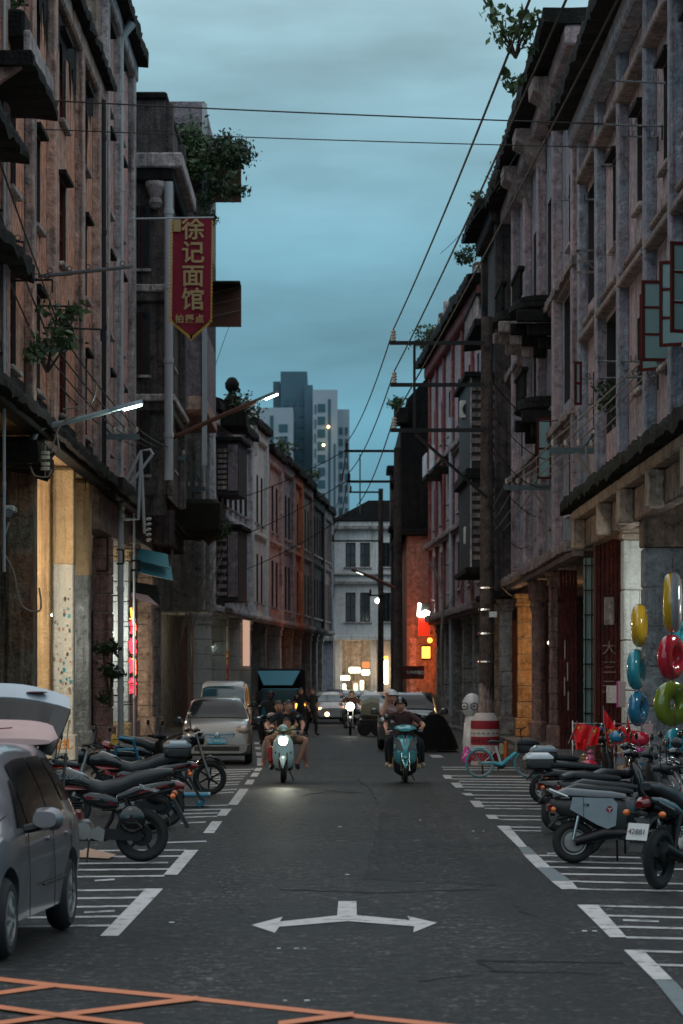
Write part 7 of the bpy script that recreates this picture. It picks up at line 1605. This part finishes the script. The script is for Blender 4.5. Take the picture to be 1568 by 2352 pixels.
for s in (-1, 1):
    MB().tube([(1.75, s*.60, .84), (1.3, s*.70, .98), (.95, s*.74, 1.04)], .004, 4).build('bonnet_seam', M['ink'], HB)
    q = MB(); q.ball((1.72, s*.64, .76), .17, 16, (.9, .8, .5)); q.build('headlight', M['clear_lens'], HB, smooth=True)
MB().cbox(-1.86, -1.70, .76, .835, .86, .96, .02).build('tail_light', M['red_lens'], HB)
# raised tailgate (outer face up and towards the viewer)
def tg(u, v, off=0): # u across -1..1, v along 0 hinge .. 1 lower edge
    a = radians(34); L_ = .92; bow = -.10*(abs(u)**2.2); w = .60+.10*v if v < .7 else .67-.06*(v-.7)/.3
    return (-1.62-L_*v*cos(a)+bow*.0-off*sin(a)*-1*0-.02, u*w, 1.50+L_*v*sin(a)+bow*(.6+.6*v)+off)
def tgp(nm, u0, u1, v0, v1, off, mat, par, th=.03, n=12):
    b = MB(); vs = []
    for i in range(n+1):
        for jv in (v0, (v0+v1)/2, v1): vs.append(tg(u0+(u1-u0)*i/n, jv, off))
        for jv in (v0, (v0+v1)/2, v1): vs.append(tg(u0+(u1-u0)*i/n, jv, off-th))
    fs = []
    for i in range(n):
        a, c = i*6, (i+1)*6
        fs += [(a, a+1, c+1, c), (a+1, a+2, c+2, c+1), (a+3, c+3, c+4, a+4), (a+4, c+4, c+5, a+5), (a, c, c+3, a+3), (a+2, a+5, c+5, c+2)]
    fs += [(0, 3, 4, 1), (1, 4, 5, 2), (n*6, n*6+1, n*6+4, n*6+3), (n*6+1, n*6+2, n*6+5, n*6+4)]
    b.add(vs, fs); return b.build(nm, M[mat], par, smooth=True)
TGm = tgp('tailgate', -1, 1, .78, 1.0, .0, 'pale_blue_paint', HB)
tgp('tailgate_frame', -1, -.80, .0, .78, .0, 'black_plastic', TGm, n=3); tgp('tailgate_frame', .80, 1, .0, .78, .0, 'black_plastic', TGm, n=3)
tgp('rear_glass', -.80, .80, .08, .78, -.006, 'clear_glass', TGm, .01)
q = MB(); sloft(q, [(-1.50, 0, 1.53, .62, .03), (-1.62, 0, 1.56, .66, .07), (-1.78, 0, 1.62, .60, .09), (-1.88, 0, 1.66, .5, .05)], 22, 3); q.build('spoiler', M['pale_pink'], HB, smooth=True)
q = MB(); q.ball(tg(.55, .87, .018), .08, 14, (.6, 1.2, .12)); q.build('oval_sticker', M['red_wood'], TGm)
MB().tube([(-1.55, .70, 1.0), (-1.86, .68, 1.42)], .014, 8).build('gas_strut', M['black_metal'], HB); MB().tube([(-1.86, .68, 1.42), (-2.05, .67, 1.68)], .004, 6).build('strut_rod', M['black_metal'], HB)
q = MB(); 
for k, (a, b2) in enumerate((((.0, 0), (.08, .05)), ((.08, .05), (.06, .10)), ((.06, .10), (.16, .12)))): q.tube([(-1.5-.03, .05+a[0]*1.5, 1.575+a[1]*.6), (-1.5-.03, .05+b2[0]*1.5, 1.575+b2[1]*.6)], .008, 4)
q.build('red_scribble', M['red_gloss'], HB)
# silver people carrier facing the viewer
mpv = [(-2.2, .4, .9, 1.0, .7, .5), (-2.1, .25, .98, 1.45, .82, .58), (-1.6, .2, 1.0, 1.58, .85, .62), (0, .19, .98, 1.60, .85, .62), (.75, .19, .96, 1.50, .85, .64), (1.35, .2, .98, 1.10, .84, .76), (1.75, .2, .96, 1.04, .84, .70), (2.05, .22, .88, .96, .82, .70), (2.19, .24, .74, .84, .77, .64), (2.25, .27, .56, .64, .72, .58)]
xc = ((410+575)/2-774)/96.1; MP, mb_, ms_, _, _ = car('champagne silver people carrier with a blue number plate facing the viewer', (xc, 68+2.2, 0), -pi/2+.03, mpv, 'champagne', 2.6, 1.35, .30, side=(((-.6, .35), (-.5, .25), .06, .82), ((-1.6, -.7), (-1.5, -.6), .06, .82), ((.42, 1.05), (.35, .62), .06, .7)), shield=(1.36, .66, .78, .66), mirrors=.95, face={'mirror': 'black_gloss'})
def front_kit(P, xf, w, zl, zg, emblem=True, plate=None, lens='clear_lens', bump='champagne', lit=None, wh=.26, yl=.60):
    for s in (-1, 1):
        q = MB(); q.ball((xf-.10, s*(yl+.05), zl+.03), .16, 16, (.80, 1.15, .66)); q.build('headlight', M[lens], P, smooth=True)
        q = MB(); q.lathe([(0, .0), (.05, .0), (.06, -.03)], (xf-.02, s*.58, zg-.28), 14, 'x'); q.build('fog_lamp', M['clear_lens'], P)
        if lit: MB().ball((xf+.0, s*yl, zl), .09, 10, (.5, 1, .8)).build('lit_headlamp', M[lit], P)
    q = MB(); q.cbox(xf-.06, xf+.015, -.42, .42, zg-.05, zg+.06, .02); g_ = q.build('grille', M['black_plastic'], P)
    for k in range(3): MB().tube([(xf+.022, -.40, zg-.035+.036*k), (xf+.024, 0, zg-.02+.036*k), (xf+.022, .40, zg-.035+.036*k)], .007, 5).build('grille_bar', M['chrome'], g_)
    if emblem: MB().lathe([(0, .045), (.06, .04), (.075, .02)], (xf, 0, zg), 16, 'x').build('emblem', M['chrome'], g_, smooth=True)
    q = MB(); q.cbox(xf-.06, xf+.02, -.55, .55, zg-.38, zg-.25, .02); q.build('lower_grille', M['black_plastic'], P)
    if plate:
        q = MB().box(xf+.03, xf+.045, -.22, .22, zg-.20, zg-.06).build('number_plate', M['plate_blue'], P); me = text_mesh(plate, .105, .001, M['white_gloss'], bold=.001); local_obj('plate_number', me, q, (xf+.047, 0, zg-.13), rot=(pi/2, 0, pi/2))
front_kit(MP, 2.24, .8, .80, .70, plate='粤J W0301', yl=.56, lens='mpv_lamp')
MB().cbox(2.05, 2.26, -.80, .80, .42, .54, .06).build('bumper', M['champagne'], MP, smooth=True)
MB().tube([(1.35, 0, 1.60), (1.2, 0, 1.62)], .01, 5)
# white van
van = [(-2.3, .4, 1.1, 1.2, .75, .6), (-2.2, .25, 1.2, 1.85, .82, .7), (0, .22, 1.2, 1.97, .85, .72), (1.2, .22, 1.18, 1.95, .85, .70), (1.7, .22, 1.12, 1.66, .84, .70), (2.05, .22, 1.08, 1.18, .84, .74), (2.25, .24, .88, 1.0, .82, .72), (2.3, .30, .6, .7, .76, .64)]
VN, *_ = car('white delivery van behind the champagne people carrier', (at(511, 0, 92).x, 94.5, 0), -pi/2, van, 'car_white', 2.6, 1.4, .30, 'car_glass_teal', side=(((.1, 1.1), (.1, 1.0), .06, .8),), shield=(2.04, 1.55, .74, .68), mirrors=1.5, face={'mirror': 'black_plastic'}, name='van', cat='van')
front_kit(VN, 2.28, .8, .80, .70, bump='car_white', lit=None)
MB().ball((2.3, .72, .86), .11, 10, (.6, 1, .9)).build('lit_headlamp', M['headlight'], VN); MB().tube([(1.75, .80, 1.72), (2.0, .85, 1.25)], .03, 5).build('side_repeater', M['fringe'], VN)
# teal truck
TK = thing('truck', 'teal box truck with a sloping roof fairing parked beyond the white van', 'truck', (at(645, 0, 116).x, 117, 0)); tx = at(645, 0, 116).x; s_ = F/116
def tb(x0, x1, y0, y1, d0, d1): a, b = at(x0, y1, 116), at(x1, y0, 116); return (a.x, b.x, d0, d1, a.z, b.z)
MB().cbox(*tb(599, 693, 1582, 1650, 116, 118), .08).build('cab', M['truck_teal'], TK, smooth=True); MB().cbox(*tb(590, 700, 1536, 1652, 118.1, 122), .05).build('cargo_box', M['void'], TK)
a = at(592, 1541, 117.6); b_ = at(690, 1541, 117.6); c1 = at(606, 1574, 116.2); d1 = at(672, 1574, 116.2); MB().add([a, b_, d1, c1, a+Vector((0, .4, 0)), b_+Vector((0, .4, 0)), d1+Vector((0, 1.6, 0)), c1+Vector((0, 1.6, 0))], [(0, 3, 2, 1), (0, 1, 5, 4), (0, 4, 7, 3), (1, 2, 6, 5), (3, 7, 6, 2), (4, 5, 6, 7)]).build('roof_fairing', M['truck_teal'], TK)
MB().box(*tb(603, 688, 1583, 1610, 115.9, 115.99)).build('windscreen', M['car_glass_teal'], TK)
for sx in (604, 684): MB().tube([at(sx, 1586, 115.6), at(sx-8 if sx < 640 else sx+8, 1600, 115.6)], .03, 5).build('mirror_arm', M['black_metal'], TK); a = at(sx-8 if sx < 640 else sx+8, 1600, 115.6); MB().cbox(a.x-.1, a.x+.1, 115.5, 115.6, a.z-.2, a.z+.2, .02).build('door_mirror', M['black_plastic'], TK)
for sx in (608, 682): a = at(sx, 1668, 117); MB().lathe([(0, -.1), (.3, -.1), (.34, 0), (.3, .1), (0, .1)], (a.x, 117, .34), 20, 'x').build('wheel', M['rubber'], TK, smooth=True)
for x_ in (624, 655): MB().cbox(*tb(x_-6, x_+8, 1556, 1563, 116.6, 116.7), .01)
# dark car with a black sheet on the right, distant cars
suv = [(-2.2, .4, 1.0, 1.1, .75, .6), (-2.1, .25, 1.05, 1.55, .85, .62), (0, .22, 1.05, 1.66, .88, .64), (.7, .22, 1.03, 1.55, .88, .66), (1.3, .22, 1.03, 1.16, .87, .76), (1.9, .24, .95, 1.03, .84, .68), (2.2, .3, .7, .8, .74, .6)]
DC, *_ = car('grey car with dark glass half hidden behind the teal scooter on the right', (at(955, 0, 82).x-.1, 83.5, 0), -pi/2-.10, suv, 'car_black', 2.65, 1.35, .32, side=(((-.6, .35), (-.5, .25), .06, .82), ((-1.6, -.7), (-1.5, -.6), .06, .82), ((.42, 1.0), (.35, .6), .06, .7)), shield=(1.28, .66, .74, .62), mirrors=.95)
front_kit(DC, 2.16, .8, .82, .70)
SH = thing('cover_sheet', 'black cloth cover thrown over a parked vehicle beside the grey car', 'cover', (at(1005, 0, 80).x, 80, 0))
b = MB(); vs = []; nn = 18
prof = [(930, 1722, 1650), (950, 1722, 1638), (975, 1722, 1645), (1000, 1722, 1640), (1015, 1721, 1645), (1024, 1721, 1655), (1034, 1721, 1672), (1046, 1720, 1698), (1052, 1719, 1715)]
for k, (px, yb, yt) in enumerate(prof):
    a, c = at(px, yb, 80), at(px, yt, 80); wob = .12*sin(k*2.1)
    vs += [(a.x, 79.4+wob, max(0.01, a.z)), (c.x, 79.8+wob*.5, c.z*.6), (c.x, 80.2, c.z), (c.x, 81.0, c.z*.7), (a.x, 81.5, 0.01)]
fs = [(i*5+q, (i+1)*5+q, (i+1)*5+q+1, i*5+q+1) for i in range(len(prof)-1) for q in range(4)]; b.add(vs, fs); b.build('cloth', M['sheet_black'], SH, smooth=True)
sed = [(-2.2, .4, .85, .95, .7, .5), (-1.7, .25, .95, 1.05, .83, .62), (-1.1, .2, .95, 1.40, .85, .58), (0, .2, .94, 1.45, .85, .58), (.6, .2, .93, 1.3, .85, .60), (1.2, .2, .92, .98, .84, .72), (1.8, .22, .82, .90, .82, .64), (2.2, .3, .6, .7, .7, .58)]
for i, (px, D_, pt, lit, lb, rz_) in enumerate(((755, 131, 'car_white', 'warm_light', 'white sedan with lit headlights left of the distant traffic', .1), (800, 146, 'pale_blue_paint', None, 'pale blue car in the middle of the distant traffic', .0), (836, 148, 'silver', None, 'silver car beside the pale blue one in the distance', -.05), (858, 128, 'car_white', None, 'light coloured car standing by the third pole', -.1), (775, 164, 'car_black', None, 'dark teal car far behind the white sedan', .1))):
    CR, *_ = car(lb, (at(px, 0, D_).x, D_+2, 0), -pi/2+rz_, sed, pt, 2.6, 1.3, .3, 'car_glass_teal', side=(((-.6, .3), (-.5, .2), .06, .82),), shield=(1.18, .62, .70, .56), mirrors=.9, sub=2)
    front_kit(CR, 2.16, .8, .68, .62, lit=lit, emblem=False)
MB_ = MB().ball(at(752, 1641, 126), .10, 10).build('headlight', M['warm_light']); tag(MB_, 'yellow headlight glow low in front of the white sedan', 'headlight'); settle(MB_)
for px, py, lb in ((681, 1622, 'orange lamp glow between the family and the walking pair'), (703, 1616, 'small orange lamp glow beside the walking pair')):
    MB_ = MB().ball(at(px, py, 112), .10, 10).build('headlight', M['lantern']); tag(MB_, lb, 'headlight'); settle(MB_)
# ============================================================ BARREL, TOYS, SMALL THINGS
BR = thing('striped_barrel', 'red and white striped crash barrel standing at the foot of the nearest power pole', 'barrel', (at(1113, 0, 67.8).x, 67.8, 0)); bx_ = at(1113, 0, 67.8).x
q = MB(); pr = [(0, .0), (.34, .0), (.34, .05), (.335, 1.0), (.33, 1.06), (.22, 1.24), (0, 1.24)]; q.lathe(pr, (bx_, 67.8, 0), 28); q.build('barrel_body', M['barrel_white'], BR, smooth=True)
for z in (.10, .48, .86): MB().lathe([(.343, z), (.345, z+.01), (.343, z+.20), (.341, z+.2)], (bx_, 67.8, 0), 28).build('red_band', M['barrel_red'], BR, smooth=True)
for k in range(9):
    a = radians(200+20*k)
    me = text_mesh('文明施工请绕行走'[k % 8], .09, .001, M['ink']); local_obj('band_lettering', me, BR, (bx_+.352*cos(a), 67.8+.352*sin(a), .58), rot=(pi/2, 0, a+pi/2))
    MB().ball((bx_+.34*cos(a), 67.8+.34*sin(a), .76), .03, 6, (1, 1, .4)).build('vent_slot', M['void'], BR)
MB().lathe([(.19, 1.2), (.20, 1.3), (.185, 1.75), (.175, 1.95)], (X_(1117), 68.7, 0), 14).build('torn_wrap', M['brown_grey'], P1)
EG = thing('mascot_figure', 'white egg shaped figure with round spectacles behind the striped barrel', 'figure', (at(1088, 0, 70).x, 70, 0)); ex = at(1084, 0, 70).x
q = MB(); q.ball((ex, 70, 1.38), .27, 18, (1, .9, 1.2)); q.lathe([(.0, .05), (.22, .06), (.25, .5), (.18, 1.1), (.1, 1.2)], (ex, 70, 0), 16); q.build('body', M['white_gloss'], EG, smooth=True)
for s in (-1, 1): MB().torus((ex-.09+.12*s, 69.74, 1.38), .085, .012, 'y', 18, 5).build('spectacle_ring', M['ink'], EG); MB().ball((ex-.10+.12*s, 69.75, 1.38), .025, 8).build('pupil', M['ink'], EG)
for (px, py, D_, sc_, m_, lb, cat_) in ((1072, 1712, 69, .16, 'toy_magenta', 'crumpled pink bag on the ground left of the striped barrel', 'bag'), (1152, 1672, 72, .2, 'khaki', 'bundle of sacks piled against the stone pier', 'sack'), (214, 1974, 32.5, .12, 'cardboard', 'flattened cardboard scrap under the black and red motorcycle', 'cardboard')):
    a = at(px, py, D_); q = MB()
    if cat_ == 'cardboard': q.add([(a.x-.25, D_, .02), (a.x+.2, D_-.3, .015), (a.x+.25, D_+.2, .03), (a.x-.1, D_+.35, .10)], [(0, 1, 2, 3)])
    else:
        z0 = max(.12, a.z); sloft(q, [(a.x, D_, 0.02, sc_*.6, sc_*.7), (a.x+.01, D_, .15, sc_, sc_), (a.x, D_, .3, sc_*.7, sc_*.6), (a.x-.02, D_, .42, sc_*.2, sc_*.2)], 10, 2, ax='z')
    o = q.build({'bag': 'crumpled_bag', 'sack': 'sack', 'cardboard': 'cardboard_scrap'}[cat_], M[m_], smooth=cat_ != 'cardboard'); tag(o, lb, cat_); settle(o)
for k, (px, D_) in enumerate(((1161, 70), (1138, 71.5))):
    a = at(px, 0, D_); o = MB().lathe([(.05, 0), (.045, .5), (.0, .52)], (a.x, D_, .0), 10).build('marker_post', M['orange_lens'], smooth=True); tag(o, ('taller' if k == 0 else 'shorter')+' orange marker post near the shared bicycle', 'post'); settle(o)
def ring(label, px, py, D_, dia, thick, m1, m2=None, yaw=75, g='swim rings hung for sale', tilt=0):
    a = at(px, py, D_); R_ = thing('swim_ring', label, 'swim ring', (0, 0, 0), g); n_ = 32
    b = MB(); b.torus((0, 0, 0), dia/2-thick, thick, 'y', n_, 12); o = b.build('ring_tube', [M[m1], M[m2 or m1]], R_, smooth=True)
    if m2:
        for p in o.data.polygons: p.material_index = 1 if p.center.y > 0 else 0
    w_ = MB()
    for k in range(26): an = 2*pi*k/26; w_.ball(((dia/2-2*thick+.01)*cos(an), 0, (dia/2-2*thick+.01)*sin(an)), .016, 5, (1, 1.6, 1))
    w_.build('seam_wrinkles', M[m1], R_)
    MB().tube([(0, 0, dia/2), (0, 0, dia/2+.25)], .005, 4).build('hanging_string', M['wire'], R_)
    MB().tube([(.02, -thick, dia/2-thick), (.02, -thick-.03, dia/2-thick)], .012, 6).build('air_valve', M['toy_silver'], R_)
    R_.location = a; R_.rotation_euler = (0, tilt, radians(yaw)); return R_
ring('yellow swim ring hung highest beside the white stone pier', 1468, 1437, 52, .80, .125, 'toy_yellow', yaw=78)
ring('teal swim ring directly under the yellow one', 1461, 1538, 52, .76, .12, 'toy_cyan', yaw=70)
ring('blue swim ring at the bottom of the left string', 1465, 1628, 52, .66, .11, 'toy_blue', yaw=62, tilt=.2)
ring('silver and orange swim ring at the top of the right string', 1544, 1384, 50, 1.08, .15, 'toy_silver', 'toy_yellow', 80)
ring('red swim ring in the middle of the right string', 1541, 1510, 50, .82, .13, 'toy_red', yaw=58)
ring('green swim ring, the largest facing one on the right string', 1543, 1617, 49, .80, .15, 'toy_green', yaw=38)
ring('blue swim ring lowest on the right string beside the pier', 1549, 1708, 47.5, .52, .10, 'toy_cyan', yaw=50)
ring('cyan swim ring half hidden behind the red one', 1558, 1455, 51.5, .5, .09, 'toy_cyan', yaw=60)
# toy stall
ST = thing('display_stand', 'wire display stand of the toy stall', 'stand', (at(1420, 0, 47).x, 47.6, 0)); sx = at(1420, 0, 47).x
for dx in (-.7, 0, .6): MB().tube([(sx+dx, 47.7, 0), (sx+dx, 47.7, 1.35)], .015, 6).build('upright', M['chrome'], ST)
for z in (.5, .95, 1.3): MB().tube([(sx-.7, 47.7, z), (sx+.6, 47.7, z)], .012, 6).build('rail', M['chrome'], ST)
def flag(label, pts, D_=46.5, stars=True, off=0):
    Fg = thing('flag', label, 'flag', at(*pts[0], D_), 'small red flags on the toy stall'); n_ = 8; A_, B_, C_, D2 = [at(a, b, D_) for a, b in pts]; vs = []
    for i in range(n_+1):
        for j in range(n_+1):
            u, v = i/n_, j/n_; q = (A_*(1-u)+B_*u)*(1-v)+(D2*(1-u)+C_*u)*v; q.y += .05*sin(u*9+off)*(.3+v); vs.append(q)
    MB().add(vs, [(i*(n_+1)+j, (i+1)*(n_+1)+j, (i+1)*(n_+1)+j+1, i*(n_+1)+j+1) for i in range(n_) for j in range(n_)]).build('flag_cloth', M['flag_red'], Fg, smooth=True)
    MB().tube([A_+Vector((0, 0, .03)), D2+(D2-A_)*.3], .008, 5).build('flag_stick', M['wire_pale'], Fg)
    if stars:
        for (u, v, r_) in ((.16, .25, .034), (.33, .12, .013), (.38, .22, .013), (.38, .35, .013), (.33, .45, .013)):
            q = (A_*(1-u)+B_*u)*(1-v)+(D2*(1-u)+C_*u)*v; b = MB(); pts5 = [(q.x+r_*(1 if k % 2 == 0 else .4)*sin(pi*k/5), q.z+r_*(1 if k % 2 == 0 else .4)*cos(pi*k/5)) for k in range(10)]; b.prism(pts5, q.y-.075, q.y-.07); b.build('star', M['star_yellow'], Fg)
    return Fg
flag('leftmost small red flag with yellow stars lying out from the toy stall', [(1325, 1661), (1362, 1668), (1348, 1716), (1309, 1698)]); flag('second small red flag, folded, right of the leftmost', [(1365, 1667), (1378, 1672), (1370, 1712), (1347, 1715)], off=2)
flag('upright pointed red flag, tallest on the toy stall', [(1385, 1626), (1412, 1668), (1405, 1675), (1386, 1672)], stars=False, off=1); flag('red flag hanging straight below the pointed one', [(1388, 1668), (1396, 1690), (1400, 1710), (1392, 1716)], stars=False); flag('red flag with stars stretched to the right of the pointed one', [(1393, 1675), (1432, 1668), (1442, 1690), (1400, 1695)], off=3)
USED = set()
for i in range(60):
    px = random.uniform(1338, 1492); py = random.uniform(1668, 1800); c_m = random.choice(['toy_pink', 'toy_red', 'toy_magenta', 'toy_silver', 'toy_orange', 'toy_blue', 'pale_pink', 'toy_pink', 'toy_green', 'rust']); a = at(px, py, 47.3+random.uniform(-.3, .3)); r_ = random.uniform(.035, .085)
    b = MB(); k = i % 3
    if k == 0: b.ball(a, r_, 8, (1, 1, 1.2)); b.ball(a+Vector((0, 0, r_*1.5)), r_*.6, 8)
    elif k == 1: b.cbox(a.x-r_, a.x+r_, a.y-.02, a.y+.02, a.z-r_*1.3, a.z+r_*1.3, .008)
    else: b.lathe([(0, -r_), (r_, -r_*.6), (r_*.5, 0), (r_*1.1, r_*.5), (0, r_*1.3)], a, 9)
    col_n = c_m.replace('toy_', '').replace('_', ' '); side = 'left' if px < 1390 else ('middle' if px < 1440 else 'right'); hgt = 'upper' if py < 1710 else ('middle' if py < 1755 else 'lower')
    lb_ = f'small {col_n} plastic toy in the {hgt} {side} part of the toy stall'
    if lb_ in USED: continue
    USED.add(lb_)
    o = b.build('toy', M[c_m], smooth=True); tag(o, f'small {col_n} plastic toy in the {hgt} {side} part of the toy stall', 'toy', 'small toys on the stall'); settle(o)
for px, py, r_, m_, lb in ((1417, 1692, .10, 'toy_blue', 'blue inflatable toy bundle above the handlebars'), (1470, 1698, .12, 'toy_red', 'crimson balloon like ball beside the tall mirrors'), (1352, 1762, .12, 'toy_red', 'crumpled red foil toy at the left end of the stall')):
    a = at(px, py, 46.2); q = MB(); q.ball(a, r_, 14, (1.3, .8, 1)); o = q.build('inflatable', M[m_], smooth=True); tag(o, lb, 'toy'); settle(o)
PB = thing('poster', 'small pale blank notice taped on the dark red plank wall', 'notice', at(1404, 1590, 65.6)); a, b_ = at(1392, 1615, 65.7), at(1418, 1575, 65.7); MB().box(a.x, b_.x, 65.7, 65.72, a.z, b_.z).build('paper', M['white_old'], PB)
PK = thing('toy_package', 'tall pink and white toy package hanging by the white pier', 'package', at(1425, 1600, 54)); a, b_ = at(1416, 1625, 54), at(1436, 1565, 54); MB().cbox(a.x, b_.x, 54, 54.06, a.z, b_.z, .01).build('package', M['pale_pink'], PK); MB().box(a.x-.01, a.x+.02, 53.98, 54, a.z, b_.z).build('package_edge', M['toy_magenta'], PK)
flag('bunch of plain red flags, lower left of the stall', [(1318, 1690), (1350, 1700), (1346, 1725), (1322, 1722)], stars=False, off=4); flag('broad red flag drooping at the back of the stall', [(1402, 1672), (1470, 1680), (1460, 1712), (1410, 1708)], 46.9, off=5); flag('tall narrow red pennant right of the pointed one', [(1440, 1640), (1446, 1668), (1452, 1700), (1436, 1700)], stars=False, off=1)
# small lights on traffic, litter
for i in range(14):
    px, py = random.choice([(700, 2300), (930, 1885), (500, 2230), (1170, 1835), (990, 2200), (830, 2010), (1230, 2050), (600, 1950), (1100, 1910), (780, 1900), (905, 2030), (1310, 2140), (450, 2120), (680, 2180)]); px += random.uniform(-60, 60); a = gp(px, py); r_ = random.uniform(.01, .022)
    o = MB().cbox(a[0]-r_, a[0]+r_, a[1]-r_, a[1]+r_, .001, .006, .001).build('litter', M['white_old']); o['kind'] = 'stuff'
for o in list(bpy.data.objects):      # no orphan data
    if o.name.startswith('cut'): bpy.data.objects.remove(o)
